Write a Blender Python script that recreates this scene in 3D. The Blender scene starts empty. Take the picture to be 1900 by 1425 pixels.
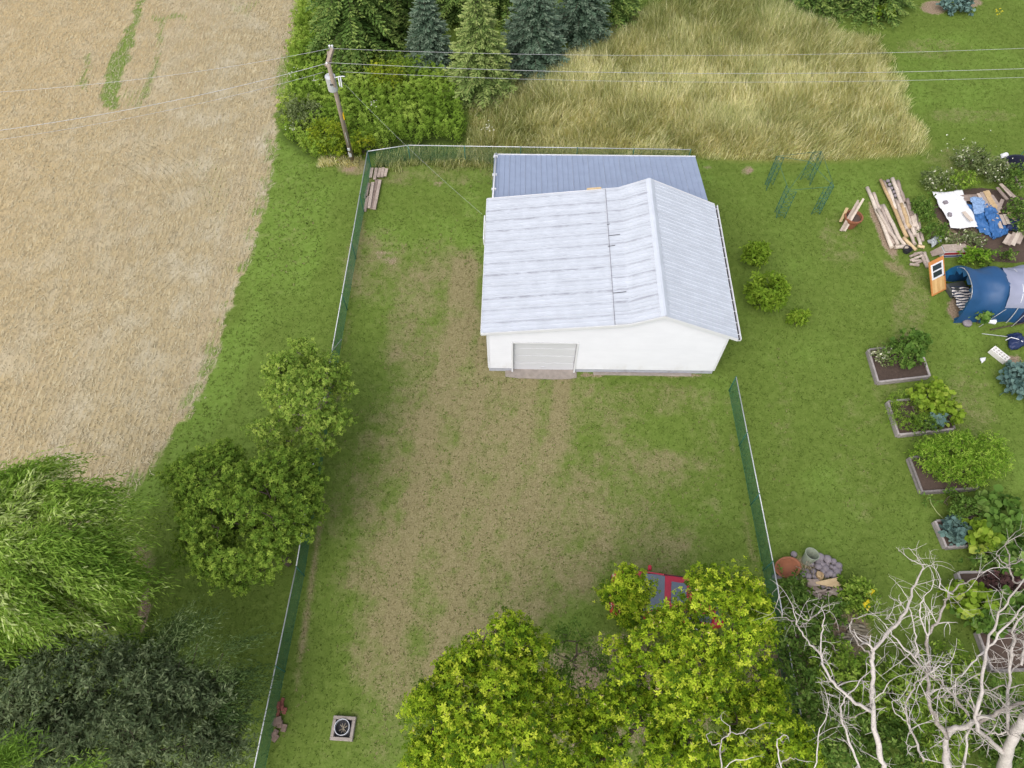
import bpy, math, random
import numpy as np

random.seed(7)
RNG = np.random.default_rng(11)
SC = bpy.context.scene
COL = SC.collection

# ------------------------------------------------------------------ camera, sky, sun, exposure
F_PX, PITCH, CAM_H = 1319.0, math.radians(59.53), 27.3
cam_data = bpy.data.cameras.new('camera')
cam = bpy.data.objects.new('camera', cam_data)
COL.objects.link(cam)
cam.location = (0, 0, CAM_H)
cam.rotation_euler = (math.pi / 2 - PITCH, 0, 0)
cam_data.sensor_width = 36.0
cam_data.lens = F_PX / 1900.0 * 36.0
cam_data.clip_start = 0.1
cam_data.clip_end = 3000
SC.camera = cam

SUN_EL, SUN_AZ = math.radians(52), math.radians(212)      # azimuth clockwise from +Y
world = bpy.data.worlds.new('World')
SC.world = world
world.use_nodes = True
wn = world.node_tree
bg = wn.nodes['Background']
sky = wn.nodes.new('ShaderNodeTexSky')
sky.sky_type = 'NISHITA'
sky.sun_disc = False
sky.sun_elevation = SUN_EL
sky.sun_rotation = SUN_AZ
sky.air_density = 1.0
sky.dust_density = 4.0
sky.ozone_density = 1.0
hs = wn.nodes.new('ShaderNodeHueSaturation')
hs.inputs['Saturation'].default_value = 0.42
wn.links.new(sky.outputs[0], hs.inputs['Color'])
wn.links.new(hs.outputs[0], bg.inputs['Color'])
bg.inputs['Strength'].default_value = 0.15

sun_data = bpy.data.lights.new('sun', 'SUN')
sun_data.energy = 1.15
sun_data.angle = math.radians(80)
sun_data.color = (1.0, 0.97, 0.93)
sun = bpy.data.objects.new('sun', sun_data)
COL.objects.link(sun)
sun.location = (20, 30, 60)
sun.rotation_euler = (math.pi / 2 - SUN_EL, 0, math.pi - SUN_AZ)

SC.view_settings.view_transform = 'Standard'
SC.view_settings.look = 'None'
SC.view_settings.exposure = 0.68
SC.view_settings.gamma = 1.0
SC.view_settings.use_curve_mapping = False

# ------------------------------------------------------------------ measuring: photo pixel -> place in the world
def ray(x, y):
    u = (x - 950.0) / F_PX
    v = (712.5 - y) / F_PX
    return np.array([u, math.cos(PITCH) + v * math.sin(PITCH), -math.sin(PITCH) + v * math.cos(PITCH)])

def P(x, y, z=0.0):
    d = ray(x, y)
    t = (z - CAM_H) / d[2]
    return np.array([d[0] * t, d[1] * t, z])

def pix(X, Y, Z=0.0):
    """world arrays -> photo pixels"""
    c, s = math.cos(PITCH), math.sin(PITCH)
    zz = Z - CAM_H
    depth = Y * c - zz * s
    up = Y * s + zz * c
    depth = np.where(depth < 0.5, 0.5, depth)
    return 950 + F_PX * X / depth, 712.5 - F_PX * up / depth

# ------------------------------------------------------------------ noise on arrays
_tabs = {}
def vnoise(x, y, seed=0):
    if seed not in _tabs:
        _tabs[seed] = np.random.default_rng(seed + 100).random((256, 256))
    t = _tabs[seed]
    x = np.asarray(x, float); y = np.asarray(y, float)
    xi = np.floor(x).astype(int); yi = np.floor(y).astype(int)
    fx = x - xi; fy = y - yi
    fx = fx * fx * (3 - 2 * fx); fy = fy * fy * (3 - 2 * fy)
    a = t[xi & 255, yi & 255]; b = t[(xi + 1) & 255, yi & 255]
    c = t[xi & 255, (yi + 1) & 255]; d = t[(xi + 1) & 255, (yi + 1) & 255]
    return (a * (1 - fx) + b * fx) * (1 - fy) + (c * (1 - fx) + d * fx) * fy

def fbm(x, y, seed=0, octv=3):
    s = 0; a = 1; n = 0
    for k in range(octv):
        s = s + a * vnoise(x * 2 ** k, y * 2 ** k, seed + k); n += a; a *= 0.5
    return s / n

def sstep(a, b, x):
    t = np.clip((x - a) / (b - a), 0, 1)
    return t * t * (3 - 2 * t)

def in_poly(px, py, poly):
    inside = np.zeros(np.shape(px), bool)
    n = len(poly)
    for i in range(n):
        x0, y0 = poly[i]; x1, y1 = poly[(i + 1) % n]
        if y0 == y1: continue
        c = ((y0 > py) != (y1 > py)) & (px < (x1 - x0) * (py - y0) / (y1 - y0) + x0)
        inside ^= c
    return inside

def poly_dist(px, py, poly, closed=True):
    d = np.full(np.shape(px), 1e9)
    n = len(poly)
    for i in range(n if closed else n - 1):
        x0, y0 = poly[i]; x1, y1 = poly[(i + 1) % n]
        dx, dy = x1 - x0, y1 - y0
        t = np.clip(((px - x0) * dx + (py - y0) * dy) / (dx * dx + dy * dy + 1e-9), 0, 1)
        d = np.minimum(d, np.hypot(px - x0 - t * dx, py - y0 - t * dy))
    return d

def sdf(px, py, poly):
    d = poly_dist(px, py, poly)
    return np.where(in_poly(px, py, poly), d, -d)

def W(poly):
    return [tuple(P(x, y)[:2]) for x, y in poly]

# ------------------------------------------------------------------ materials
def lin(c):
    c = c / 255.0
    return c / 12.92 if c <= 0.04045 else ((c + 0.055) / 1.055) ** 2.4

def S(r, g, b, k=0.8):
    return (lin(r) * k, lin(g) * k, lin(b) * k, 1.0)

class NT:
    def __init__(self, name):
        self.m = bpy.data.materials.new(name)
        self.m.use_nodes = True
        self.t = self.m.node_tree
        self.b = self.t.nodes['Principled BSDF']
        self.out = self.t.nodes['Material Output']
    def n(self, typ, **kw):
        nd = self.t.nodes.new(typ)
        for k, v in kw.items(): setattr(nd, k, v)
        return nd
    def put(self, sock, v):
        if isinstance(v, bpy.types.NodeSocket): self.t.links.new(v, sock)
        else: sock.default_value = v
    def coord(self, kind='Object'):
        return self.n('ShaderNodeTexCoord').outputs[kind]
    def pos(self):
        return self.n('ShaderNodeNewGeometry').outputs['Position']
    def attr(self, name):
        a = self.n('ShaderNodeAttribute'); a.attribute_name = name
        return a.outputs['Fac']
    def mapping(self, vec, scale=(1, 1, 1), loc=(0, 0, 0), rot=(0, 0, 0)):
        m = self.n('ShaderNodeMapping')
        self.put(m.inputs['Vector'], vec); m.inputs['Scale'].default_value = scale
        m.inputs['Location'].default_value = loc; m.inputs['Rotation'].default_value = rot
        return m.outputs[0]
    def noise(self, vec, scale, detail=2.0, rough=0.5, dist=0.0):
        a = self.n('ShaderNodeTexNoise')
        self.put(a.inputs['Vector'], vec)
        a.inputs['Scale'].default_value = scale; a.inputs['Detail'].default_value = detail
        a.inputs['Roughness'].default_value = rough; a.inputs['Distortion'].default_value = dist
        return a.outputs['Fac']
    def math(self, op, a, b=0.0, clamp=False):
        m = self.n('ShaderNodeMath', operation=op); m.use_clamp = clamp
        self.put(m.inputs[0], a); self.put(m.inputs[1], b)
        return m.outputs[0]
    def rng(self, v, a, b, c=0.0, d=1.0):
        m = self.n('ShaderNodeMapRange'); m.interpolation_type = 'SMOOTHSTEP'
        self.put(m.inputs[0], v)
        for i, x in enumerate((a, b, c, d)): m.inputs[i + 1].default_value = x
        return m.outputs[0]
    def mix(self, fac, a, b, mode='MIX'):
        m = self.n('ShaderNodeMix', data_type='RGBA', blend_type=mode)
        self.put(m.inputs['Factor'], fac); self.put(m.inputs['A'], a); self.put(m.inputs['B'], b)
        return m.outputs['Result']
    def ramp(self, fac, stops):
        r = self.n('ShaderNodeValToRGB')
        self.put(r.inputs[0], fac)
        e = r.color_ramp.elements
        while len(e) < len(stops): e.new(0.5)
        for el, (p, c) in zip(e, stops):
            el.position = p; el.color = c
        return r.outputs[0]
    def bump(self, h, strength=0.3, dist=0.02):
        b = self.n('ShaderNodeBump')
        b.inputs['Strength'].default_value = strength; b.inputs['Distance'].default_value = dist
        self.put(b.inputs['Height'], h)
        self.t.links.new(b.outputs[0], self.b.inputs['Normal'])
    def fin(self, color, rough=0.7, metal=0.0, spec=0.3):
        self.put(self.b.inputs['Base Color'], color)
        self.put(self.b.inputs['Roughness'], rough)
        self.b.inputs['Metallic'].default_value = metal
        self.b.inputs['Specular IOR Level'].default_value = spec
        return self.m

def plain(name, c, rough=0.6, var=0.18, scale=6.0, metal=0.0, spec=0.3, bump=0.15, stretch=(1, 1, 1), dirt=None):
    """noise-mottled surface, each object a slightly different tone"""
    q = NT(name)
    v = q.mapping(q.coord(), stretch)
    f = q.noise(v, scale, 4, 0.6)
    oi = q.n('ShaderNodeObjectInfo').outputs['Random']
    k = q.math('ADD', q.math('MULTIPLY', f, 0.75), q.math('MULTIPLY', oi, 0.25))
    lo = tuple(x * (1 - var) for x in c[:3]) + (1,)
    hi = tuple(min(1, x * (1 + var)) for x in c[:3]) + (1,)
    colr = q.ramp(k, [(0.25, lo), (0.75, hi)])
    if dirt:
        d = q.rng(q.noise(v, scale * 0.35, 5, 0.65), 0.52, 0.75)
        colr = q.mix(q.math('MULTIPLY', d, 0.6), colr, dirt)
    if bump: q.bump(f, bump, 0.01)
    return q.fin(colr, rough, metal, spec)

def wood(name, c, c2, scale=3.0, rough=0.8):
    q = NT(name)
    oi = q.n('ShaderNodeObjectInfo').outputs['Random']
    co = q.coord()
    v = q.n('ShaderNodeVectorMath', operation='ADD')
    q.t.links.new(co, v.inputs[0])
    cmb = q.n('ShaderNodeCombineXYZ')
    for i in range(3): q.put(cmb.inputs[i], q.math('MULTIPLY', oi, 37.0 + 11 * i))
    q.t.links.new(cmb.outputs[0], v.inputs[1])
    f = q.noise(q.mapping(v.outputs[0], (1, 1, 1)), scale * 4, 5, 0.7)
    g = q.noise(v.outputs[0], scale * 0.8, 3, 0.5)
    k = q.math('ADD', q.math('MULTIPLY', f, 0.5), q.math('ADD', q.math('MULTIPLY', g, 0.25), q.math('MULTIPLY', oi, 0.35)))
    col = q.ramp(k, [(0.3, c), (0.75, c2)])
    q.bump(f, 0.4, 0.01)
    return q.fin(col, rough, 0, 0.2)

def leafmat(name, stops, transl=0.32, rough=0.6, spec=0.06):
    q = NT(name)
    r = q.attr('rnd')
    col = q.ramp(r, stops)
    q.fin(col, rough, 0, spec)
    tr = q.n('ShaderNodeBsdfTranslucent')
    warm = q.mix(1.0, col, (1.25, 1.15, 0.55, 1), 'MULTIPLY')
    q.put(tr.inputs[0], warm)
    mx = q.n('ShaderNodeMixShader'); mx.inputs[0].default_value = transl
    q.t.links.new(q.b.outputs[0], mx.inputs[1]); q.t.links.new(tr.outputs[0], mx.inputs[2])
    q.t.links.new(mx.outputs[0], q.out.inputs[0])
    return q.m

# ------------------------------------------------------------------ mesh builders
def mesh_arrays(name, V, Fc, rnd=None, smooth=False):
    me = bpy.data.meshes.new(name)
    V = np.ascontiguousarray(V, np.float32); Fc = np.ascontiguousarray(Fc, np.int32)
    k = Fc.shape[1]
    me.vertices.add(len(V)); me.vertices.foreach_set('co', V.ravel())
    me.loops.add(Fc.size); me.loops.foreach_set('vertex_index', Fc.ravel())
    me.polygons.add(len(Fc)); me.polygons.foreach_set('loop_start', np.arange(len(Fc), dtype=np.int32) * k)
    if smooth: me.polygons.foreach_set('use_smooth', np.ones(len(Fc), bool))
    me.update(calc_edges=True)
    if rnd is not None:
        a = me.attributes.new('rnd', 'FLOAT', 'POINT')
        a.data.foreach_set('value', np.ascontiguousarray(rnd, np.float32))
    return me

def link(name, me, mat=None, parent=None):
    o = bpy.data.objects.new(name, me)
    if mat is not None and me is not None and not me.materials: me.materials.append(mat)
    COL.objects.link(o)
    if parent is not None: o.parent = parent
    return o

def tag(o, label=None, cat=None, group=None, kind=None):
    if label: o['label'] = label
    if cat: o['category'] = cat
    if group: o['group'] = group
    if kind: o['kind'] = kind
    return o

def thing(name, loc, label, cat, group=None, rz=0.0):
    o = bpy.data.objects.new(name, None)
    o.empty_display_size = 0.2
    COL.objects.link(o)
    o.location = tuple(float(v) for v in loc); o.rotation_euler = (0, 0, rz)
    return tag(o, label, cat, group)

def copy_tree(o, parent=None):
    c = o.copy(); COL.objects.link(c); c.parent = parent
    for ch in o.children: copy_tree(ch, c)
    return c

def unit(v):
    v = np.asarray(v, float)
    return v / (np.linalg.norm(v, axis=-1, keepdims=True) + 1e-12)

class MB:
    """collects shapes, becomes ONE mesh object; world=True subtracts the root's place"""
    def __init__(self):
        self.v = []; self.f = []; self.n = 0
    def add(self, V, Fs):
        V = np.asarray(V, float).reshape(-1, 3)
        self.v.append(V)
        for f in Fs: self.f.append(tuple(int(i) + self.n for i in f))
        self.n += len(V)
        return self
    def box(self, c, s, rz=0.0, R=None):
        h = np.array(s, float) / 2
        V = np.array([(x, y, z) for x in (-1, 1) for y in (-1, 1) for z in (-1, 1)]) * h
        if R is None:
            R = np.array([[math.cos(rz), -math.sin(rz), 0], [math.sin(rz), math.cos(rz), 0], [0, 0, 1]])
        V = V @ np.asarray(R).T + np.array(c, float)
        return self.add(V, [(0, 1, 3, 2), (4, 6, 7, 5), (0, 4, 5, 1), (2, 3, 7, 6), (0, 2, 6, 4), (1, 5, 7, 3)])
    def bar(self, p0, p1, w, h, up=(0, 0, 1), jit=0.0):
        """board from p0 to p1, w across, h along up"""
        p0 = np.array(p0, float); p1 = np.array(p1, float)
        d = unit(p1 - p0); u = np.array(up, float); s = unit(np.cross(u, d)); u = np.cross(d, s)
        V = []
        for p in (p0, p1):
            for a, b in ((-1, -1), (1, -1), (1, 1), (-1, 1)):
                j = (1 + random.uniform(-jit, jit))
                V.append(p + s * a * w / 2 * j + u * b * h / 2)
        return self.add(V, [(3, 2, 1, 0), (4, 5, 6, 7), (0, 1, 5, 4), (1, 2, 6, 5), (2, 3, 7, 6), (3, 0, 4, 7)])
    def tube(self, pts, r, n=6, cap=True):
        pts = np.array(pts, float); m = len(pts)
        r = np.full(m, r) if np.isscalar(r) else np.array(r, float)
        T = np.gradient(pts, axis=0); T = unit(T)
        ref = np.array([0, 0, 1.0]) if abs(T[0][2]) < 0.9 else np.array([1.0, 0, 0])
        V = []
        a = np.arange(n) * 2 * math.pi / n
        for i in range(m):
            s = unit(np.cross(ref, T[i])); u = np.cross(T[i], s); ref = u
            V.append(pts[i] + r[i] * (np.cos(a)[:, None] * s + np.sin(a)[:, None] * u))
        Fs = []
        for i in range(m - 1):
            for j in range(n):
                k = (j + 1) % n
                Fs.append((i * n + j, i * n + k, (i + 1) * n + k, (i + 1) * n + j))
        if cap:
            Fs.append(tuple(range(n))[::-1]); Fs.append(tuple((m - 1) * n + j for j in range(n)))
        return self.add(np.vstack(V), Fs)
    def lathe(self, prof, n=20, c=(0, 0, 0), R=None, cap=False):
        a = np.arange(n) * 2 * math.pi / n
        V = np.array([(r * math.cos(t), r * math.sin(t), z) for r, z in prof for t in a])
        if R is not None: V = V @ np.asarray(R).T
        V = V + np.array(c, float)
        Fs = []
        for i in range(len(prof) - 1):
            for j in range(n):
                k = (j + 1) % n
                Fs.append((i * n + j, i * n + k, (i + 1) * n + k, (i + 1) * n + j))
        if cap:
            Fs.append(tuple(range(n))[::-1]); Fs.append(tuple((len(prof) - 1) * n + j for j in range(n)))
        return self.add(V, Fs)
    def grid(self, Pt):
        """Pt (a,b,3) point lattice"""
        Pt = np.asarray(Pt, float); a, b = Pt.shape[:2]
        Fs = [(i * b + j, (i + 1) * b + j, (i + 1) * b + j + 1, i * b + j + 1) for i in range(a - 1) for j in range(b - 1)]
        return self.add(Pt.reshape(-1, 3), Fs)
    def prism(self, poly, y0, y1):
        """outline in (x,z), extruded along y"""
        n = len(poly)
        V = [(x, y0, z) for x, z in poly] + [(x, y1, z) for x, z in poly]
        Fs = [tuple(range(n)), tuple(range(2 * n - 1, n - 1, -1))]
        Fs += [(i, (i + n), (i + 1) % n + n, (i + 1) % n) for i in range(n)]
        return self.add(V, Fs)
    def build(self, name, mat, parent=None, off=None, smooth=False, bevel=0.0):
        V = np.vstack(self.v)
        if off is not None: V = V - np.array(off, float)
        me = bpy.data.meshes.new(name)
        me.from_pydata(V.tolist(), [], self.f)
        if smooth:
            me.polygons.foreach_set('use_smooth', [True] * len(me.polygons))
        me.update()
        o = link(name, me, mat, parent)
        if bevel:
            b = o.modifiers.new('bevel', 'BEVEL'); b.width = bevel; b.segments = 1; b.limit_method = 'ANGLE'
        return o

def rotm(ax=0.0, ay=0.0, az=0.0):
    cx, sx, cy, sy, cz, sz = math.cos(ax), math.sin(ax), math.cos(ay), math.sin(ay), math.cos(az), math.sin(az)
    return (np.array([[cz, -sz, 0], [sz, cz, 0], [0, 0, 1]]) @ np.array([[cy, 0, sy], [0, 1, 0], [-sy, 0, cy]])
            @ np.array([[1, 0, 0], [0, cx, -sx], [0, sx, cx]]))

# ---- leaves by the thousand: a template (along, across, normal) stamped at N frames
LEAF = (np.array([(0, 0, 0), (0.45, 0.24, 0.06), (1, 0, -0.06), (0.45, -0.24, 0.06)]), np.array([(0, 2, 1), (0, 3, 2)]))
NARROW = (np.array([(0, 0, 0), (0.4, 0.10, 0.03), (1, 0, -0.08), (0.4, -0.10, 0.03)]), np.array([(0, 2, 1), (0, 3, 2)]))
BLADE = (np.array([(0, 0.5, 0), (0, -0.5, 0), (0.55, 0.42, 0), (0.55, -0.42, 0), (1, 0, 0)]), np.array([(0, 1, 3), (0, 3, 2), (2, 3, 4)]))

def broad():
    V = [(0, 0, 0), (0.12, 0.3, 0.05), (0.5, 0.46, 0.08), (0.8, 0.28, 0.0), (1, 0, -0.1), (0.8, -0.28, 0), (0.5, -0.46, 0.08), (0.12, -0.3, 0.05), (0.45, 0, -0.03)]
    return np.array(V), np.array([(8, i, i + 1) for i in range(0, 7)] + [(8, 7, 0)])
BROAD = broad()

def rosette(n=7, w=0.17, droop=0.25):
    V = []; Fs = []
    for k in range(n):
        a = 2 * math.pi * k / n + (0.3 if k % 2 else 0)
        L = 1.0 if k % 2 == 0 else 0.72
        lift = 0.35 if k % 2 else 0.05
        c, s = math.cos(a), math.sin(a)
        b = len(V)
        for r, t, z in ((0.04, 0, 0), (0.5 * L, w, 0.5 * lift), (L, 0, lift - droop), (0.5 * L, -w, 0.5 * lift)):
            V.append((r * c - t * s, r * s + t * c, z))
        Fs += [(b, b + 1, b + 2), (b, b + 2, b + 3)]
    return np.array(V), np.array(Fs)
ROSETTE = rosette()

def frames(d, nrm):
    d = unit(d); s = unit(np.cross(nrm, d)); n = np.cross(d, s)
    return np.stack([d, s, n], axis=-1)

def stamp(tmpl, pos, d, nrm, scale, rnd):
    T, Fc = tmpl
    R = frames(d, nrm)
    scale = np.asarray(scale, float)
    if scale.ndim == 1: scale = scale[:, None] * np.ones(3)
    V = np.einsum('nij,nvj->nvi', R, T[None] * scale[:, None, :]) + pos[:, None, :]
    N, nv = V.shape[:2]
    FF = (Fc[None] + (np.arange(N) * nv)[:, None, None]).reshape(-1, 3)
    return V.reshape(-1, 3), FF, np.repeat(rnd, nv)

def merge(parts):
    V = []; Fs = []; r = []; n = 0
    for v, f, q in parts:
        V.append(v); Fs.append(f + n); r.append(q); n += len(v)
    return np.vstack(V), np.vstack(Fs), np.concatenate(r)

def leaf_object(name, parts, mat, parent=None, off=(0, 0, 0)):
    V, Fc, r = merge(parts)
    me = mesh_arrays(name, V - np.array(off, float), Fc, np.clip(r, 0, 1))
    return link(name, me, mat, parent)

def rsphere(n):
    return unit(RNG.normal(size=(n, 3)))

# ------------------------------------------------------------------ materials used all over
M = {}
M['white'] = plain('white_paint', S(228, 229, 233, 0.80), 0.45, 0.03, 3, bump=0.03)
def siding_mat():
    q = NT('vinyl_siding'); co = q.coord(); sp = q.n('ShaderNodeSeparateXYZ'); q.put(sp.inputs[0], co)
    f = q.noise(q.mapping(co, (1, 1, 2.5)), 0.9, 4, 0.6)
    col = q.mix(q.rng(f, 0.3, 0.7), (0.60, 0.61, 0.645, 1), (0.63, 0.64, 0.675, 1))
    spl = q.math('MULTIPLY', q.rng(sp.outputs[2], 1.0, 0.34), q.rng(q.noise(q.mapping(co, (1, 1, 0.4)), 2.2, 5, 0.7), 0.42, 0.72))
    col = q.mix(q.math('MULTIPLY', spl, 0.25), col, (0.36, 0.32, 0.27, 1))
    return q.fin(col, 0.5, 0, 0.25)
M['siding'] = siding_mat()
M['dooralu'] = plain('door_panel_paint', (0.545, 0.555, 0.585, 1), 0.45, 0.05, 1.5, bump=0.02)
M['found'] = plain('foundation_parging', (0.36, 0.37, 0.42, 1), 0.85, 0.12, 4, dirt=(0.2, 0.19, 0.18, 1))
M['concrete'] = plain('concrete', (0.27, 0.235, 0.21, 1), 0.9, 0.25, 5, bump=0.3, dirt=(0.22, 0.19, 0.15, 1))
M['galv'] = plain('galvanised_steel', (0.50, 0.51, 0.54, 1), 0.45, 0.12, 8, metal=0.3, spec=0.5, bump=0.02)
M['wire'] = plain('aluminium_wire', (0.40, 0.40, 0.41, 1), 0.5, 0.08, 8, metal=0.2, bump=0)
M['green_wire'] = plain('green_vinyl_wire', (0.010, 0.105, 0.062, 1), 0.5, 0.15, 3, bump=0)
M['dark'] = plain('dark_rubber', (0.02, 0.02, 0.024, 1), 0.7, 0.3, 5)
M['pole_wood'] = wood('weathered_pole_wood', S(96, 84, 76), S(160, 146, 132), 2)
M['grey_wood'] = wood('grey_board_wood', S(128, 112, 104), S(196, 180, 168), 2)
M['tan_wood'] = wood('tan_board_wood', S(176, 148, 112), S(220, 196, 156), 2)
M['post_wood'] = wood('peeled_post_wood', S(150, 134, 124), S(216, 202, 188), 2)
M['bed_wood'] = wood('raised_bed_wood', S(110, 104, 102), S(176, 168, 166), 2)
M['dead_bark'] = wood('bleached_dead_wood', S(122, 112, 104), S(212, 204, 198), 4.5)
M['bark'] = wood('brown_bark', S(66, 58, 50), S(110, 98, 86), 3)
M['pale_bark'] = wood('pale_twig_bark', S(120, 112, 96), S(160, 150, 132), 3)
M['soil'] = plain('garden_soil', S(82, 68, 60), 0.95, 0.35, 12, bump=0.6)
M['stone'] = plain('field_stone', S(138, 130, 136), 0.85, 0.22, 7, bump=0.35, dirt=S(96, 86, 84))
M['terracotta'] = plain('terracotta', S(146, 94, 68), 0.75, 0.18, 5, bump=0.1, dirt=S(140, 96, 76))
M['brick'] = plain('red_brick', S(128, 78, 68), 0.9, 0.25, 9, bump=0.3)

# ------------------------------------------------------------------ ground
FIELD_EDGE_PX = [(566, 0), (548, 60), (530, 150), (520, 215), (508, 300), (494, 380), (470, 460), (452, 520), (420, 600),
                 (398, 680), (372, 735), (330, 800), (288, 862), (236, 925), (150, 1000), (0, 1090)]
fw = W(FIELD_EDGE_PX)
FIELD = fw + [(-120, fw[-1][1]), (-120, 300), (fw[0][0] + 0.2, 300)]
MEADOW_PX = [(866, 285), (880, 200), (960, 150), (1010, 128), (1060, 95), (1120, 70), (1180, 30), (1240, 0), (1300, -40), (1420, -30),
             (1500, 30), (1560, 60), (1620, 72), (1640, 110), (1665, 150), (1682, 210), (1712, 240), (1722, 272), (1690, 287), (1560, 296), (1400, 298), (1300, 290), (1285, 282)]
MEADOW = W(MEADOW_PX)
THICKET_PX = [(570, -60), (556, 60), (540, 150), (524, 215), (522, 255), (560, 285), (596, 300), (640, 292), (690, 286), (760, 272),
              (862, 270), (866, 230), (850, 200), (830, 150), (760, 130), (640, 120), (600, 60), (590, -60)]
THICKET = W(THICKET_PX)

def ground_masks(X, Y):
    px, py = pix(X, Y)
    n1 = fbm(X * 0.8, Y * 0.8, 3); n2 = fbm(X * 2.3, Y * 2.3, 9); n3 = fbm(X * 0.25, Y * 0.25, 21)
    field = sstep(-0.5, 0.5, sdf(X, Y, FIELD) + (n1 - 0.5) * 1.0 + (n2 - 0.5) * 0.7)
    meadow = sstep(-0.4, 0.4, sdf(X, Y, MEADOW))
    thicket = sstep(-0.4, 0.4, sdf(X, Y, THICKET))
    def ell(cx, cy, rx, ry, rot=0.0, soft=0.6):
        c, s = math.cos(rot), math.sin(rot)
        dx, dy = px - cx, py - cy
        a = (dx * c + dy * s) / rx; b = (-dx * s + dy * c) / ry
        return 1 - sstep(soft, 1.15, np.sqrt(a * a + b * b))
    # worn, straw-coloured ground of the fenced yard
    dry = np.zeros_like(X)
    for e, w in (((880, 830, 230, 200), 0.75), ((960, 980, 240, 200), 0.72), ((860, 1050, 230, 190), 0.8), ((820, 620, 130, 200), 0.62),
                 ((860, 560, 50, 120), 0.6), ((1040, 760, 200, 70), 0.5), ((1130, 900, 170, 120), 0.45), ((1180, 1000, 150, 110), 0.5), ((760, 1200, 140, 140), 0.66),
                 ((700, 900, 60, 180), 0.5), ((705, 1330, 60, 110), 0.45), ((700, 500, 80, 90), 0.5), ((835, 320, 150, 30), 0.4), ((760, 330, 80, 18), 0.5),
                 ((1190, 740, 180, 40), 0.42), ((640, 1000, 40, 220), 0.32), ((760, 720, 30, 160), 0.55), ((920, 700, 30, 160), 0.5), ((1200, 860, 140, 30), 0.55)):
        dry = np.maximum(dry, w * ell(*e))
    for line, wd_, w in (([(985, 700), (968, 800), (925, 930), (860, 1080), (800, 1250)], 24, 1.0), ([(1046, 700), (1030, 800), (975, 950), (905, 1110), (850, 1280)], 24, 0.95),
                         ([(862, 500), (850, 640), (800, 760), (775, 900), (745, 1060), (735, 1200)], 36, 1.0), ([(905, 640), (880, 760), (850, 880), (835, 1010)], 26, 0.95), ([(1000, 880), (1100, 850), (1250, 870)], 20, 0.6), ([(720, 780), (690, 950), (650, 1080)], 22, 0.6)):
        dd_ = poly_dist(px, py, line, False) / wd_
        dry = np.maximum(dry, w * (1 - sstep(0.3, 1.4, dd_)))
    dry = dry * (0.55 + 0.75 * n1) + (n2 - 0.5) * 0.16 * (dry > 0.05)
    yard = (X > -7.9) & (X < 9.65) & (Y < 29.8)
    dry = np.where(yard, np.maximum(dry, 0.22 * n1), dry)
    # faint straw patches on the mown lawns
    for e, w in (((1690, 570, 40, 90, 0.2), 0.45), ((1665, 500, 34, 12, 0.5), 0.75), ((1790, 300, 90, 40), 0.3), ((1780, 215, 70, 18), 0.45), ((1850, 215, 40, 14), 0.42),
                 ((1560, 450, 50, 60), 0.32), ((1600, 850, 60, 150), 0.25), ((1640, 700, 30, 90), 0.3), ((1800, 760, 60, 110), 0.35), ((1800, 560, 0.1, 0.1), 0),
                 ((265, 1040, 26, 40, 0.0), 0.85), ((540, 420, 60, 160, 0.1), 0.18), ((1450, 800, 30, 200, 0.0), 0.22), ((655, 308, 34, 20), 0.85), ((1720, 90, 90, 22), 0.35), ((1310, 880, 40, 180), 0.3)):
        if e[2] > 1: dry = np.maximum(dry, w * ell(*e) * (0.6 + 0.8 * n1))
    # bare earth
    dirt = np.zeros_like(X)
    for e, w in (((716, 476, 30, 22), 0.46), ((708, 470, 14, 10), 0.6), ((728, 484, 12, 8), 0.6), ((815, 342, 14, 6), 0.7), ((1312, 311, 12, 6), 0.6), ((1387, 316, 14, 10), 0.7), ((648, 312, 20, 8), 0.8),
                 ((1640, 430, 16, 75, -0.42), 0.95), ((1775, 575, 22, 32, -0.2), 0.9), ((1880, 668, 26, 14), 0.7), ((268, 1130, 12, 70, 0.05), 0.8), ((1880, 330, 60, 40), 0.4),
                 ((1500, 1060, 70, 40), 0.6), ((1570, 1180, 60, 60), 0.8), ((1830, 420, 110, 60), 0.8), ((1680, 640, 0.5, 0.5), 0), ((1250, 698, 90, 7), 0.55), ((1100, 696, 30, 6), 0.75), ((960, 700, 60, 6), 0.4), ((1800, 5, 30, 12), 0.85), ((1735, 14, 34, 16), 0.9),
                 ((1450, 1250, 90, 140), 0.6), ((1130, 1300, 300, 150), 0.55), ((1150, 1215, 110, 60), 0.5), ((515, 1340, 12, 50), 0.5)):
        if e[2] > 1: dirt = np.maximum(dirt, w * ell(*e, soft=0.45) * (0.5 + 0.9 * n2))
    # worn strip along the fences
    for fx, a, b, sg in ((-7.72, 0, 29.5, 1), (9.50, 0, 16, -1)):
        s = np.exp(-((X - fx - sg * 0.08) / 0.16) ** 2) * ((Y > a) & (Y < b)) * sstep(0.35, 0.7, fbm(X * 0.6, Y * 0.6, 40))
        dry = np.maximum(dry, 0.75 * s)
    lush = np.clip(0.30 + 0.5 * (n3 - 0.5), 0, 1)
    for e, w in (((520, 400, 110, 240, 0.15), 0.75), ((400, 720, 50, 200, 0.5), 0.9), ((270, 920, 60, 30, -0.7), 1.0), ((770, 430, 120, 60), 0.6), ((880, 420, 30, 160), 0.6),
                 ((1780, 150, 160, 120), 0.55), ((1560, 350, 180, 60), 0.5), ((1520, 950, 120, 120), 0.45), ((880, 700, 50, 30), 0.65), ((1330, 740, 60, 60), 0.5), ((1300, 330, 30, 40), 0.6)):
        lush = np.maximum(lush, w * ell(*e) * (0.55 + 0.7 * n1))
    # volunteer green in the stubble
    fg = np.zeros_like(X)
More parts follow.
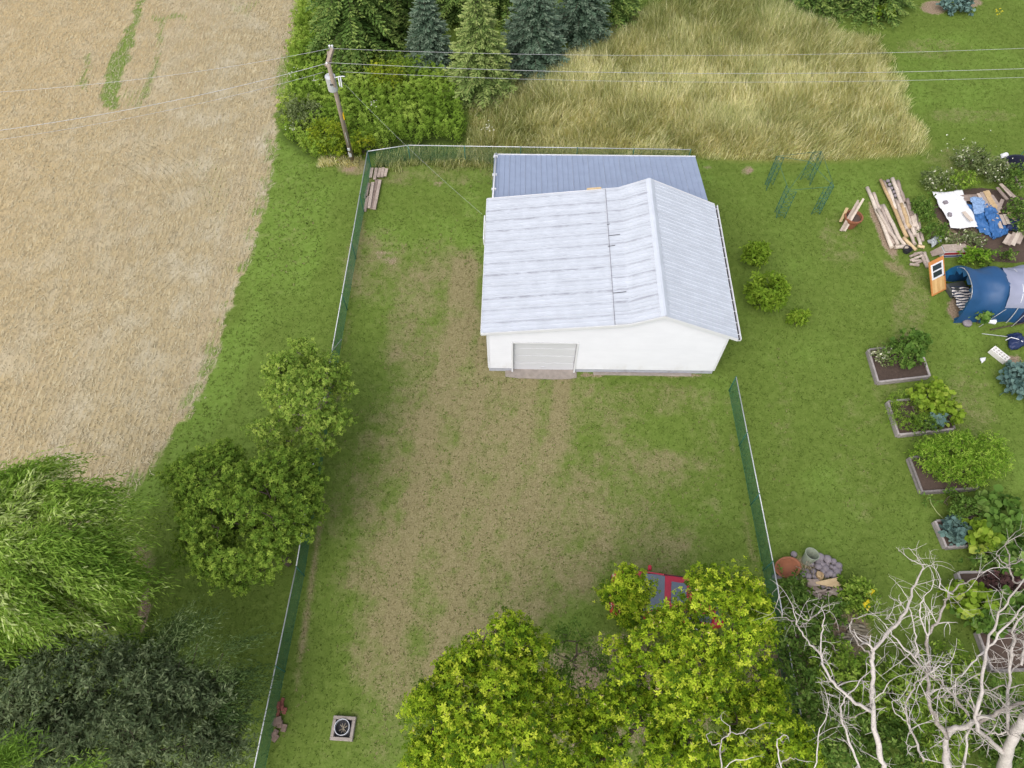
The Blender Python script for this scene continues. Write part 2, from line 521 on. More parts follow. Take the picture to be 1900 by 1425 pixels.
    for poly, w in (([(270, 0), (255, 0), (235, 60), (205, 110), (190, 165), (188, 205), (215, 200), (230, 140), (252, 70)], 1.0),
                    ([(305, 0), (295, 60), (285, 110), (262, 180), (255, 215), (275, 180), (298, 110)], 0.75),
                    ([(165, 90), (150, 130), (138, 160), (158, 165), (170, 120)], 0.7), ([(280, 28), (345, 22), (345, 34), (282, 38)], 0.7),
                    ([(420, 5), (480, 2), (455, 40), (430, 20)], 0.5), ([(350, 300), (420, 280), (430, 420), (395, 430), (370, 380)], 0.35), ([(380, 640), (415, 560), (420, 600), (380, 700)], 0.45),
                    ([(240, 900), (340, 780), (330, 830), (260, 930)], 0.6), ([(220, 170), (275, 160), (265, 210), (230, 200)], 0.5)):
        d = sdf(px, py, poly)
        fg = np.maximum(fg, w * sstep(-9, 7, d + (n2 - 0.5) * 22))
    fd = sdf(X, Y, FIELD)
    fg = np.maximum(fg, 0.95 * np.exp(-(np.clip(fd, 0, 9) / 0.9) ** 2) * sstep(0.35, 0.65, n1 * 0.6 + n2 * 0.4))
    # wheel tracks run along the rows
    c = P(60, 430)
    rr = np.hypot(X - c[0], (Y - c[1]) * 1.15)
    arc = 0.62 * sstep(5.6, 6.6, rr + (n1 - 0.5)) * (1 - sstep(8.4, 10.0, rr + (n1 - 0.5) * 3)) * sstep(1.0, 3.5, X - c[0]) * (Y > 12)
    return dict(field=field, meadow=np.maximum(meadow, 0), thicket=thicket, dry=np.clip(dry, 0, 1), dirt=np.clip(dirt, 0, 1), lush=np.clip(lush, 0, 1), fgreen=fg, arc=arc, arcr=rr)

def axis(lo, hi, step, far):
    a = np.arange(lo, hi + 1e-6, step)
    ext = []; d = step
    x = hi
    while x < far:
        d *= 1.6; x += d; ext.append(x)
    ext2 = []; d = step; x = lo
    while x > -far:
        d *= 1.6; x -= d; ext2.append(x)
    return np.concatenate([np.array(ext2[::-1]), a, np.array(ext)])

gx = axis(-36, 36, 0.24, 900); gy = axis(-1, 48, 0.24, 900)
GX, GY = np.meshgrid(gx, gy, indexing='ij')
gm = ground_masks(GX.ravel(), GY.ravel())
GZ = (fbm(GX * 0.5, GY * 0.5, 55) - 0.5) * 0.05
GZ = np.where((np.abs(GX) < 40) & (GY > -3) & (GY < 50), GZ, 0)
inb = (GX > -1.8) & (GX < 9.8) & (GY > 16) & (GY < 28.8)
GZ = np.where(inb, -0.01, GZ)
nV = len(gx), len(gy)
idx = np.arange(nV[0] * nV[1]).reshape(nV)
GF = np.stack([idx[:-1, :-1], idx[1:, :-1], idx[1:, 1:], idx[:-1, 1:]], -1).reshape(-1, 4)
GV = np.stack([GX.ravel(), GY.ravel(), GZ.ravel()], -1)
in_field = gm['field'][GF].mean(1) > 0.5
def ground_sheet(name, faces, mat):
    used, inv = np.unique(faces, return_inverse=True)
    me = mesh_arrays(name, GV[used], inv.reshape(-1, 4), smooth=True)
    for k, v in gm.items():
        a = me.attributes.new(k, 'FLOAT', 'POINT'); a.data.foreach_set('value', v[used].astype(np.float32))
    return tag(link(name, me, mat), kind='structure')

def ground_material():
    q = NT('lawn_and_field')
    p = q.pos()
    fine = q.noise(p, 16, 3, 0.7); mid = q.noise(p, 3.2, 3, 0.6); big = q.noise(p, 0.55, 3, 0.55)
    streak = q.noise(q.mapping(p, (9, 1.2, 1)), 1.0, 3, 0.6)
    A = {k: q.attr(k) for k in gm}
    # mown lawn
    g = q.math('ADD', q.math('MULTIPLY', mid, 0.45), q.math('MULTIPLY', fine, 0.55))
    g1 = q.ramp(g, [(0.28, (0.062, 0.098, 0.017, 1)), (0.50, (0.098, 0.142, 0.027, 1)), (0.72, (0.145, 0.192, 0.046, 1))])
    g2 = q.ramp(g, [(0.28, (0.078, 0.132, 0.020, 1)), (0.50, (0.120, 0.186, 0.034, 1)), (0.72, (0.170, 0.240, 0.058, 1))])
    lawn = q.mix(q.rng(q.math('ADD', A['lush'], q.math('MULTIPLY', q.math('SUBTRACT', big, 0.5), 0.9)), 0.2, 0.85), g1, g2)
    straw = q.ramp(q.math('ADD', q.math('MULTIPLY', fine, 0.8), q.math('MULTIPLY', mid, 0.2)),
                   [(0.30, (0.120, 0.102, 0.050, 1)), (0.50, (0.200, 0.168, 0.090, 1)), (0.72, (0.29, 0.25, 0.15, 1))])
    dry = q.rng(q.math('ADD', A['dry'], q.math('ADD', q.math('MULTIPLY', q.math('SUBTRACT', fine, 0.5), 0.5), q.math('ADD', q.math('MULTIPLY', q.math('SUBTRACT', mid, 0.5), 0.4), q.math('MULTIPLY', q.math('SUBTRACT', q.noise(p, 1.1, 4, 0.62, 0.6), 0.5), 1.1)))), 0.16, 0.92)
    col = q.mix(q.math('MULTIPLY', dry, 0.9), lawn, straw)
    earth = q.ramp(fine, [(0.3, (0.11, 0.075, 0.05, 1)), (0.7, (0.34, 0.265, 0.19, 1))])
    dirt = q.rng(q.math('ADD', A['dirt'], q.math('ADD', q.math('MULTIPLY', q.math('SUBTRACT', fine, 0.5), 0.8), q.math('MULTIPLY', q.math('SUBTRACT', mid, 0.5), 0.7))), 0.28, 0.70)
    col = q.mix(dirt, col, earth)
    # under the tall grass and the thicket
    mead = q.ramp(fine, [(0.3, (0.12, 0.125, 0.035, 1)), (0.7, (0.34, 0.30, 0.12, 1))])
    col = q.mix(A['meadow'], col, mead)
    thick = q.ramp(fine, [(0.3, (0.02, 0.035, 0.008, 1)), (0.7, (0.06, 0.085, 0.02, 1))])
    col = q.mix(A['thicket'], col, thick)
    # stubble: straight rows along the field, arcs at the headland
    sx = q.n('ShaderNodeSeparateXYZ'); q.put(sx.inputs[0], p)
    wob = q.math('MULTIPLY', q.math('SUBTRACT', q.noise(p, 0.12, 1), 0.5), 0.5)
    w2 = q.math('MULTIPLY', q.math('SUBTRACT', mid, 0.5), 0.02)
    r1 = q.math('SINE', q.math('MULTIPLY', q.math('ADD', q.math('ADD', sx.outputs[0], wob), w2), 2 * math.pi / 0.24))
    r2 = q.math('SINE', q.math('MULTIPLY', q.math('ADD', A['arcr'], w2), 2 * math.pi / 0.34))
    rowm = q.math('ADD', q.math('MULTIPLY', r1, q.math('SUBTRACT', 1.0, A['arc'])), q.math('MULTIPLY', r2, A['arc']))
    rowm = q.math('MULTIPLY', rowm, q.rng(big, 0.3, 0.62, 0.35, 1.0))
    patch = q.math('ADD', q.math('MULTIPLY', big, 0.65), q.math('MULTIPLY', streak, 0.35))
    base = q.ramp(patch, [(0.28, (0.44, 0.40, 0.31, 1)), (0.42, (0.37, 0.325, 0.225, 1)), (0.55, (0.325, 0.265, 0.155, 1)), (0.68, (0.43, 0.375, 0.25, 1))])
    trk = q.math('ADD', q.rng(q.math('ABSOLUTE', q.math('SUBTRACT', q.math('PINGPONG', q.math('ADD', sx.outputs[0], wob), 3.4), 0.9)), 0.34, 0.12), 0.0)
    base = q.mix(q.math('MULTIPLY', trk, 0.35), base, (0.33, 0.27, 0.175, 1))
    warm = q.rng(q.math('MULTIPLY', sx.outputs[0], -1.0), 15.0, 30.0)
    base = q.mix(q.math('MULTIPLY', warm, 0.5), base, (0.42, 0.315, 0.165, 1))
    tone = q.math('ADD', q.math('MULTIPLY', rowm, 0.055), q.math('ADD', q.math('MULTIPLY', fine, 0.62), q.math('MULTIPLY', streak, 0.38)))
    fld = q.mix(1.0, base, q.ramp(tone, [(0.26, (0.62, 0.61, 0.60, 1)), (0.50, (0.97, 0.96, 0.95, 1)), (0.74, (1.18, 1.18, 1.20, 1))]), 'MULTIPLY')
    fgr = q.rng(q.math('ADD', A['fgreen'], q.math('ADD', q.math('MULTIPLY', q.math('SUBTRACT', fine, 0.5), 1.0), q.math('MULTIPLY', rowm, 0.12))), 0.38, 0.85)
    fld = q.mix(q.math('MULTIPLY', fgr, 0.9), fld, g2)
    fm = q.rng(q.math('ADD', A['field'], q.math('ADD', q.math('MULTIPLY', q.math('SUBTRACT', fine, 0.5), 0.8), q.math('MULTIPLY', q.math('SUBTRACT', mid, 0.5), 0.6))), 0.35, 0.65)
    col = q.mix(fm, col, fld)
    q.bump(fine, 0.28, 0.03)
    return q.fin(col, 0.95, 0, 0.02)
GMAT = ground_material()
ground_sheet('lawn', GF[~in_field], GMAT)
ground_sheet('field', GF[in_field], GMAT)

# ---- short blades over the mown lawn, straws in the stubble (nobody could count them)
def visible(X, Y, Z=0.0, mar=25):
    px, py = pix(X, Y, Z)
    return (px > -mar) & (px < 1900 + mar) & (py > -mar) & (py < 1425 + mar)

def scatter(n, x0, x1, y0, y1):
    X = RNG.uniform(x0, x1, n); Y = RNG.uniform(y0, y1, n)
    k = visible(X, Y)
    return X[k], Y[k]

HOUSE_BOX = (-1.25, 9.4, 16.45, 28.1)
def off_house(X, Y):
    a = HOUSE_BOX
    return ~((X > a[0]) & (X < a[1]) & (Y > a[2]) & (Y < a[3]))

def gz(X, Y):
    return (fbm(X * 0.5, Y * 0.5, 55) - 0.5) * 0.05

LAWN_MAT = leafmat('lawn_blades', [(0.0, (0.075, 0.120, 0.020, 1)), (0.35, (0.108, 0.160, 0.029, 1)), (0.66, (0.165, 0.222, 0.048, 1)), (0.75, (0.175, 0.155, 0.072, 1)), (1.0, (0.26, 0.225, 0.125, 1))], 0.25)
X, Y = scatter(150000, -34, 34, 0, 46)
mk = ground_masks(X, Y)
keep = off_house(X, Y) & (mk['field'] < 0.35) & (mk['meadow'] < 0.3) & (mk['thicket'] < 0.4) & (mk['dirt'] < 0.45)
X, Y = X[keep], Y[keep]
dr = mk['dry'][keep]; lu = mk['lush'][keep]
n = len(X)
isdry = RNG.random(n) < np.clip(dr * 1.15 - 0.12, 0, 0.95) * 0.85
r = np.where(isdry, RNG.uniform(0.72, 1.0, n), np.clip(RNG.uniform(0.0, 0.45, n) + lu * 0.22, 0, 0.66))
pos = np.stack([X, Y, gz(X, Y)], -1)
parts = []
for k in range(2):
    a = RNG.uniform(0, 2 * math.pi, n)
    d = np.stack([np.cos(a) * 0.8, np.sin(a) * 0.8, RNG.uniform(0.35, 1.0, n)], -1)
    nr = np.stack([-np.cos(a), -np.sin(a), np.full(n, 0.6)], -1)
    L = RNG.uniform(0.05, 0.10, n) * (1 + 0.3 * (lu > 0.5))
    parts.append(stamp((np.array([(0, 0.5, 0), (0, -0.5, 0), (1, 0, 0)]), np.array([(0, 1, 2)])), pos + RNG.normal(0, 0.02, (n, 3)) * (1, 1, 0), d, nr, np.stack([L, L * 0.42, L], -1), r))
grass = tag(leaf_object('lawn_grass', parts, LAWN_MAT), 'short mown green and straw coloured lawn grass', 'grass', kind='stuff')

# stubble rows
c0 = P(60, 430)
rows = []
for xr in np.arange(-34, -13.0, 0.24):
    yy = np.arange(8, 47, 0.16)
    rows.append(np.stack([xr + RNG.normal(0, 0.022, len(yy)), yy + RNG.normal(0, 0.04, len(yy))], -1))
q_ = np.vstack(rows)
X, Y = q_[:, 0], q_[:, 1]
mk = ground_masks(X, Y)
k = visible(X, Y) & (mk['field'] > 0.6) & (mk['arc'] < 0.5)
X, Y = X[k], Y[k]
arcs = []
for rr in np.arange(4.3, 10.4, 0.26):
    a = np.arange(-2.0, 2.0, 0.13 / rr)
    arcs.append(np.stack([c0[0] + rr * np.cos(a) + RNG.normal(0, 0.025, len(a)), c0[1] + rr * np.sin(a) / 1.15], -1))
q_ = np.vstack(arcs)
mk = ground_masks(q_[:, 0], q_[:, 1])
k = visible(q_[:, 0], q_[:, 1]) & (mk['field'] > 0.6) & (mk['arc'] >= 0.5)
X = np.concatenate([X, q_[k, 0]]); Y = np.concatenate([Y, q_[k, 1]])
n = len(X)
pos = np.stack([X, Y, gz(X, Y)], -1)
mk = ground_masks(X, Y)
parts = []
STRAW = (np.array([(0, 0.5, 0), (0, -0.5, 0), (1, 0.3, 0), (1, -0.3, 0)]), np.array([(0, 1, 3), (0, 3, 2)]))
for k in range(1):
    a = RNG.uniform(0, 2 * math.pi, n)
    d = np.stack([np.cos(a) * 0.45, np.sin(a) * 0.45, np.ones(n)], -1)
    nr = np.stack([np.cos(a + 1.3), np.sin(a + 1.3), np.full(n, 0.3)], -1)
    L = RNG.uniform(0.06, 0.11, n)
    rr_ = np.where(RNG.random(n) < mk['fgreen'] * 0.9, RNG.uniform(0, 0.3, n), RNG.uniform(0.45, 1, n))
    parts.append(stamp(STRAW, pos, d, nr, np.stack([L, np.full(n, 0.03), L], -1), rr_))
X, Y = scatter(45000, -34, -12, 8, 47)
mk = ground_masks(X, Y); k = mk['field'] > 0.5
X, Y = X[k], Y[k]; n = len(X)
a = RNG.normal(1.5, 0.7, n)
d = np.stack([np.cos(a), np.sin(a), RNG.uniform(0.0, 0.25, n)], -1)
L = RNG.uniform(0.10, 0.26, n)
parts.append(stamp(STRAW, np.stack([X, Y, gz(X, Y) + 0.03], -1), d, np.tile([0.1, 0, 1.0], (n, 1)), np.stack([L, np.full(n, 0.022), L], -1), RNG.uniform(0.4, 1, n)))
STUB = leafmat('stubble_straw', [(0.0, (0.07, 0.16, 0.015, 1)), (0.32, (0.15, 0.22, 0.04, 1)), (0.4, (0.26, 0.215, 0.135, 1)), (0.7, (0.38, 0.33, 0.22, 1)), (1.0, (0.52, 0.47, 0.345, 1))], 0.15)
tag(leaf_object('field_stubble', parts, STUB), 'cut straw stubble in rows on the tan field', 'stubble', kind='stuff')

# ================================================================== the white garage
def roof_mat(name, c, stain):
    q = NT(name)
    co = q.coord(); oi = q.n('ShaderNodeObjectInfo').outputs['Random']
    sp = q.n('ShaderNodeSeparateXYZ'); q.put(sp.inputs[0], co)
    cmb = q.n('ShaderNodeCombineXYZ')
    q.put(cmb.inputs[0], q.math('MULTIPLY', sp.outputs[0], 1.0)); q.put(cmb.inputs[1], q.math('MULTIPLY', sp.outputs[1], 1.0)); q.put(cmb.inputs[2], q.math('MULTIPLY', oi, 50))
    f = q.noise(cmb.outputs[0], 1.6, 4, 0.6)
    col = q.mix(q.rng(f, 0.25, 0.75), tuple(x * 0.93 for x in c[:3]) + (1,), tuple(min(1, x * 1.05) for x in c[:3]) + (1,))
    if stain:
        g = q.noise(q.mapping(cmb.outputs[0], (0.55, 2.4, 1)), 3.4, 6, 0.78)
        band = q.math('MULTIPLY', q.rng(sp.outputs[1], 0.36, 0.47), q.rng(sp.outputs[1], 0.58, 0.50))
        s = q.math('MULTIPLY', q.rng(g, 0.36, 0.62), band)
        s = q.math('MULTIPLY', s, q.rng(oi, 0.0, 0.7, 0.45, 1.0))
        col = q.mix(q.math('MULTIPLY', s, 0.75), col, (0.19, 0.19, 0.22, 1))
    return q.fin(col, 0.5, 0.0, 0.35)
M['roof'] = roof_mat('aged_white_roof_steel', (0.43, 0.455, 0.505, 1), True)
M['roof_r'] = roof_mat('white_roof_steel', (0.455, 0.485, 0.54, 1), False)
M['roof_b'] = roof_mat('blue_grey_roof_steel', (0.235, 0.28, 0.385, 1), False)

HW, HL = 10.05, 7.25
YAW = -0.0150
G0 = np.array([-1.05, 16.74, 0.0])
garage = thing('garage', G0, 'white sided garage with pale ribbed metal roof and one overhead door', 'garage', rz=YAW)
EL, KI, RI, ER = (-0.22, 3.22), (5.78, 3.98), (7.08, 4.56), (10.36, 3.03)
PROF = [EL, KI, RI, ER]
def roof_z(u):
    return float(np.interp(u, [p[0] for p in PROF], [p[1] for p in PROF]))
V0, V1 = -0.16, 7.38
DOOR = (1.10, 3.80, 2.33)
# walls: backing sheet of each side, then lapped siding courses
wall_top = lambda u: roof_z(u) - 0.07
def gable(v, t):
    m = MB()
    us = [0, KI[0], RI[0], HW]
    out = [(0, 0.34), (HW, 0.34)] + [(u, wall_top(u)) for u in us[::-1]]
    m.prism(out, v, v + t)
    return m
CRS = 0.150
def front_courses():
    m = MB()
    z = 0.34
    while z < 4.45:
        z1 = min(z + CRS, 4.46)
        zm = z1
        # span of wall under the roof line at this height
        xs = np.linspace(0, HW, 400); ok = np.array([wall_top(x) >= zm for x in xs])
        if not ok.any(): break
        a, b = xs[ok].min(), xs[ok].max()
        spans = [(a, b)]
        if z < DOOR[2] + 0.05:
            spans = [(a, DOOR[0] - 0.07), (DOOR[1] + 0.07, b)]
        for s0, s1 in spans:
            if s1 - s0 < 0.05: continue
            m.add([(s0, -0.004, z1), (s1, -0.004, z1), (s1, -0.045, z), (s0, -0.045, z), (s0, 0.0, z), (s1, 0.0, z)],
                  [(0, 3, 2, 1), (3, 4, 5, 2)])
        z = z1
    return m
def front_backing():
    m = MB()
    a, b, h = DOOR
    m.prism([(0, 0.34), (a, 0.34), (a, h), (a, wall_top(a)), (0, wall_top(0))], 0, 0.12)
    m.prism([(b, 0.34), (HW, 0.34), (HW, wall_top(HW)), (RI[0], wall_top(RI[0])), (KI[0], wall_top(KI[0])), (b, wall_top(b)), (b, h)], 0, 0.12)
    m.prism([(a, h), (b, h), (b, wall_top(b)), (a, wall_top(a))], 0.0, 0.12)
    return m
fw_ = front_backing().build('front_wall', M['siding'], garage)
front_courses().build('siding', M['siding'], fw_)
gable(HL - 0.12, 0.12).build('rear_wall', M['siding'], garage)
for nm, u, zt, sg in (('left_wall', 0.0, wall_top(0), -1), ('right_wall', HW, wall_top(HW), 1)):
    m = MB(); m.box((u - sg * 0.06, HL / 2, (0.34 + zt) / 2), (0.12, HL - 0.25, zt - 0.34))
    w_ = m.build(nm, M['siding'], garage)
    m = MB(); z = 0.34
    while z < zt - 0.02:
        z1 = min(z + CRS, zt)
        e, f = u + sg * 0.004, u + sg * 0.026
        m.add([(e, 0, z1), (e, HL, z1), (f, HL, z), (f, 0, z), (u, 0, z), (u, HL, z)], [(0, 1, 2, 3), (3, 2, 5, 4)])
        z = z1
    m.build('siding', M['siding'], w_)
m = MB()
a, b, h = DOOR
m.box((a / 2 + 0.01, 0.10, 0.165), (a - 0.02, 0.16, 0.35)); m.box(((b + HW) / 2, 0.10, 0.165), (HW - b - 0.04, 0.16, 0.35))
m.box((0.10, HL / 2, 0.165), (0.16, HL - 0.4, 0.35)); m.box((HW - 0.10, HL / 2, 0.165), (0.16, HL - 0.4, 0.35)); m.box((HW / 2, HL - 0.1, 0.165), (HW - 0.04, 0.16, 0.35))
m.build('foundation', M['found'], garage)
for u in (0.0, HW):
    m = MB(); m.box((u + (0.035 if u == 0 else -0.035), -0.031, (0.33 + wall_top(u)) / 2), (0.09, 0.018, wall_top(u) - 0.35)); m.build('corner_trim', M['white'], garage)
# overhead door
gd = MB(); gd.box(((a + b) / 2, 0.14, h / 2), (b - a, 0.02, h)); door = gd.build('overhead_door', M['dooralu'], garage)
ph = h / 4
pm = MB(); pm.box((0, 0, 0), (b - a - 0.02, 0.03, ph - 0.022))
p0 = pm.build('panel', M['dooralu'], door, bevel=0.008)
for k in range(4):
    pp = p0 if k == 0 else p0.copy()
    if k: COL.objects.link(pp); pp.parent = door
    pp.location = ((a + b) / 2, 0.112, ph * (k + 0.5) + 0.004)
m = MB(); m.box(((a + b) / 2, 0.088, 0.28), (0.22, 0.02, 0.04)); m.build('handle', M['galv'], door)
fr = MB()
fr.box((a - 0.035, 0.03, h / 2 + 0.03), (0.07, 0.17, h + 0.06)); fr.box((b + 0.035, 0.03, h / 2 + 0.03), (0.07, 0.17, h + 0.06)); fr.box(((a + b) / 2, 0.03, h + 0.035), (b - a - 0.002, 0.165, 0.07))
fr.build('door_frame', M['white'], garage)
# concrete apron, broken edge
m = MB()
ed = [(0.75, -0.28), (1.3, -0.36), (2.1, -0.38), (2.9, -0.40), (3.6, -0.37), (3.95, -0.30)]
V = [(x, y, 0.03) for x, y in ed] + [(3.95, 0.13, 0.045), (0.75, 0.13, 0.045)]
V += [(x, y, -0.06) for x, y, z in V]
k = 8
m.add(V, [tuple(range(8))] + [(i, i + 8, (i + 1) % 8 + 8, (i + 1) % 8) for i in range(8)])
m.build('door_slab', M['concrete'], garage)
m = MB()
m.box((6.9, -0.06, 0.0), (4.4, 0.16, 0.08)); m.build('footing_edge', M['concrete'], garage, bevel=0.02)

# ribbed sheets: one mesh for each slope, shared by every sheet of that slope
def sheet(pts, width, ribs, rib_h=0.034, rib_w=0.046, bend=None):
    """pts: (u,z) down the slope; sheet lies across v in [0,width]"""
    prof = []
    for k in range(ribs):
        v = width * k / ribs
        prof += [(v + 0.004, 0.0), (v + rib_w * 0.3, rib_h), (v + rib_w * 0.7, rib_h), (v + rib_w, 0.0)]
    prof.append((width - 0.003, 0.0))
    P_ = np.array([[(u, v, z + hh) for v, hh in prof] for u, z in pts])
    return P_
NS = 12
SWID = (V1 - V0) / NS
lapu = 5.20
kz = lambda u: roof_z(u)
low = [(EL[0], EL[1]), (2.5, kz(2.5)), (lapu + 0.06, kz(lapu + 0.06))]
up = [(lapu, kz(lapu) + 0.04), (5.55, kz(5.55) + 0.034), (5.80, kz(5.80) + 0.040), (6.05, kz(6.05) + 0.03), (RI[0], RI[1] + 0.016)]
rt = [(RI[0], RI[1]), (8.8, kz(8.8)), (ER[0], ER[1])]
protos = {}
for nm, pts, mt in (('low', low, 'roof'), ('up', up, 'roof'), ('rt', rt, 'roof_r')):
    m = MB(); m.grid(sheet(pts, SWID, 3)); protos[nm] = (m, mt)
for side, keys in (('left_roof_slope', ('low', 'up')), ('right_roof_slope', ('rt',))):
    # decking under the sheets
    m = MB()
    u0, u1 = (EL[0] + 0.02, RI[0]) if side[0] == 'l' else (RI[0], ER[0] - 0.02)
    us = [u0, KI[0], RI[0]] if side[0] == 'l' else [RI[0], u1]
    m.prism([(u, roof_z(u) - 0.012) for u in us] + [(u, roof_z(u) - 0.11) for u in us[::-1]], V0 + 0.015, V1 - 0.015)
    slope = m.build(side, M['white'], garage)
    for key in keys:
        src = None
        for k in range(NS):
            if src is None:
                src = protos[key][0].build('roof_sheet', M[protos[key][1]], slope); o = src
            else:
                o = src.copy(); COL.objects.link(o); o.parent = slope
            o.location = (0, V0 + k * SWID, random.uniform(0, 0.003))
# ridge cap, rake trim, gutters
m = MB()
cp = [(RI[0] - 0.17, kz(RI[0] - 0.17) + 0.045), (RI[0] - 0.03, RI[1] + 0.052), (RI[0] + 0.05, RI[1] + 0.048), (RI[0] + 0.19, kz(RI[0] + 0.19) + 0.04)]
m.grid(np.array([[(u, v, z) for u, z in cp] for v in (V0 - 0.01, V1 / 3, V1 * 2 / 3, V1 + 0.01)]))
m.build('ridge_cap', M['roof_r'], garage)
for v, sg in ((V0 - 0.012, -1), (V1 + 0.012, 1)):
    m = MB()
    for (ua, ub) in ((EL[0], KI[0]), (KI[0], RI[0]), (RI[0], ER[0])):
        za, zb = roof_z(ua), roof_z(ub)
        m.add([(ua, v, za + 0.03), (ub, v, zb + 0.03), (ub, v, zb - 0.13), (ua, v, za - 0.13), (ua, v + sg * 0.02, za + 0.03), (ub, v + sg * 0.02, zb + 0.03), (ub, v + sg * 0.02, zb - 0.13), (ua, v + sg * 0.02, za - 0.13)],
              [(0, 1, 2, 3), (4, 7, 6, 5), (0, 4, 5, 1), (3, 2, 6, 7), (0, 3, 7, 4), (1, 5, 6, 2)])
    m.build('rake_trim', M['white'], garage)
def gutter(u, z, sg, parent, v0=V0, v1=V1):
    m = MB()
    w = 0.12
    pr = [(0, 0.02), (0, -0.10), (sg * w * 0.8, -0.10), (sg * w, 0.0), (sg * (w + 0.02), 0.0), (sg * (w * 0.8 + 0.02), -0.12), (-sg * 0.012, -0.12), (-sg * 0.012, 0.02)]
    m.prism([(u + a_, z + b_) for a_, b_ in pr], v0, v1)
    g = m.build('gutter', M['white'], parent)
    m = MB(); m.box((u + sg * w * 0.45, (v0 + v1) / 2, z - 0.075), (w * 0.6, v1 - v0 - 0.03, 0.012)); m.build('dark_floor', M['dark'], g)  # dark strip along the gutter floor
    hk = MB(); hk.box((0, 0, 0), (w * 0.98, 0.025, 0.012))
    src = None
    for k in range(13):
        if src is None: src = hk.build('hanger', M['white'], g); o = src
        else: o = src.copy(); COL.objects.link(o); o.parent = g
        o.location = (u + sg * w * 0.5, v0 + 0.25 + k * (v1 - v0 - 0.5) / 12, z - 0.006)
    return g
gutter(ER[0] + 0.015, ER[1] - 0.02, 1, garage)
m = MB(); m.box((EL[0] - 0.012, (V0 + V1) / 2, EL[1] - 0.06), (0.022, V1 - V0, 0.16)); m.build('eave_fascia', M['white'], garage)
m = MB(); m.tube([(ER[0] + 0.07, V1 - 0.2, 2.85), (HW + 0.06, V1 - 0.2, 2.55), (HW + 0.06, V1 - 0.2, 0.2), (HW + 0.3, V1 - 0.2, 0.05)], 0.04, 6); m.build('downspout', M['white'], garage)
# board showing at the rear edge, service bracket at the left eave
m = MB(); m.bar((4.35, V1 + 0.045, 3.86), (5.0, V1 + 0.045, 3.94), 0.05, 0.10); m.build('bare_fascia_board', M['tan_wood'], garage)
sb = MB()
for v in (5.0, 6.4): sb.tube([(-0.02, v, 2.70), (-0.30, v, 2.78), (-0.30, v, 3.16)], 0.022, 6)
sb.tube([(-0.30, 5.0, 3.16), (-0.30, 6.4, 3.16)], 0.028, 6); sb.tube([(-0.30, 5.0, 2.80), (-0.30, 6.4, 2.80)], 0.022, 6)
sb.build('service_bracket', M['white'], garage)
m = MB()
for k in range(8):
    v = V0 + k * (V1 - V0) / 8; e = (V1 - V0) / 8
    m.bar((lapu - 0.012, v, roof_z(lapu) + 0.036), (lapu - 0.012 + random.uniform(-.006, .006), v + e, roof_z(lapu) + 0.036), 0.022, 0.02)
m.build('lap_shadow_strip', plain('lap_shadow_grey', (0.17, 0.17, 0.19, 1), 0.7), garage)  # solid dark strip standing in for the shadow line at the lap
# open splits in the sheets: their shade is drawn as short dark bars
for u, v, L in ((5.15, 5.2, 0.12), (5.17, 4.55, 0.5), (5.12, 3.95, 0.3), (5.18, 1.42, 0.55)):
    m = MB(); m.bar((u, v, roof_z(u) + 0.045), (u + L, v + 0.02, roof_z(u + L) + 0.058), 0.03, 0.006); m.build('split_shade', M['dark'], garage)

# lean-to behind
LB, LT = 11.45, 7.42          # back and front v
ZB, ZT = 2.22, 2.98
leanto = thing('lean_to_shed', (G0[0] - math.sin(YAW) * 7.8, G0[1] + math.cos(YAW) * 7.8, 0), 'blue grey ribbed metal lean-to roof behind the white garage', 'shed', rz=YAW)
def lv(v): return v - 7.8
LX0, LX1 = -0.02, 10.12
NP = 13
LW = (LX1 - LX0) / NP
zl = lambda v: ZT + (ZB - ZT) * (v - LT) / (LB - LT)
m = MB()
m.add([(LX0 + 0.01, lv(LT), ZT - 0.012), (LX1 - 0.01, lv(LT), ZT - 0.012), (LX1 - 0.01, lv(LB), ZB - 0.012), (LX0 + 0.01, lv(LB), ZB - 0.012),
       (LX0 + 0.01, lv(LT), ZT - 0.12), (LX1 - 0.01, lv(LT), ZT - 0.12), (LX1 - 0.01, lv(LB), ZB - 0.12), (LX0 + 0.01, lv(LB), ZB - 0.12)],
      [(0, 1, 2, 3), (7, 6, 5, 4), (0, 4, 5, 1), (1, 5, 6, 2), (2, 6, 7, 3), (3, 7, 4, 0)])
lroof = m.build('roof', M['white'], leanto)
prof = []
for k in range(3):
    x = LW * k / 3
    prof += [(x + 0.003, 0), (x + 0.014, 0.018), (x + 0.032, 0.018), (x + 0.045, 0)]
prof.append((LW - 0.003, 0))
m = MB(); m.grid(np.array([[(x, lv(v), zl(v) + hh) for x, hh in prof[::-1]] for v in (LT, 9.5, LB)]))
src = m.build('roof_sheet', M['roof_b'], lroof)
for k in range(NP):
    o = src if k == 0 else src.copy()
    if k: COL.objects.link(o); o.parent = lroof
    o.location = (LX0 + k * LW, 0, random.uniform(0, 0.002))
for nm, c, s in (('rear_wall', (5.05, lv(LB) - 0.2, ZB / 2 - 0.05), (9.9, 0.1, ZB - 0.14)), ('side_wall', (0.12, (lv(LT) + lv(LB)) / 2 - 0.1, 1.05), (0.1, LB - LT - 0.4, 2.06)), ('side_wall', (9.98, (lv(LT) + lv(LB)) / 2 - 0.1, 1.05), (0.1, LB - LT - 0.4, 2.06))):
    m = MB(); m.box(c, s); m.build(nm, M['siding'], leanto)
m = MB(); m.box((5.05, lv(LB) + 0.02, ZB + 0.0), (10.16, 0.03, 0.09)); m.build('rear_trim', M['white'], leanto)
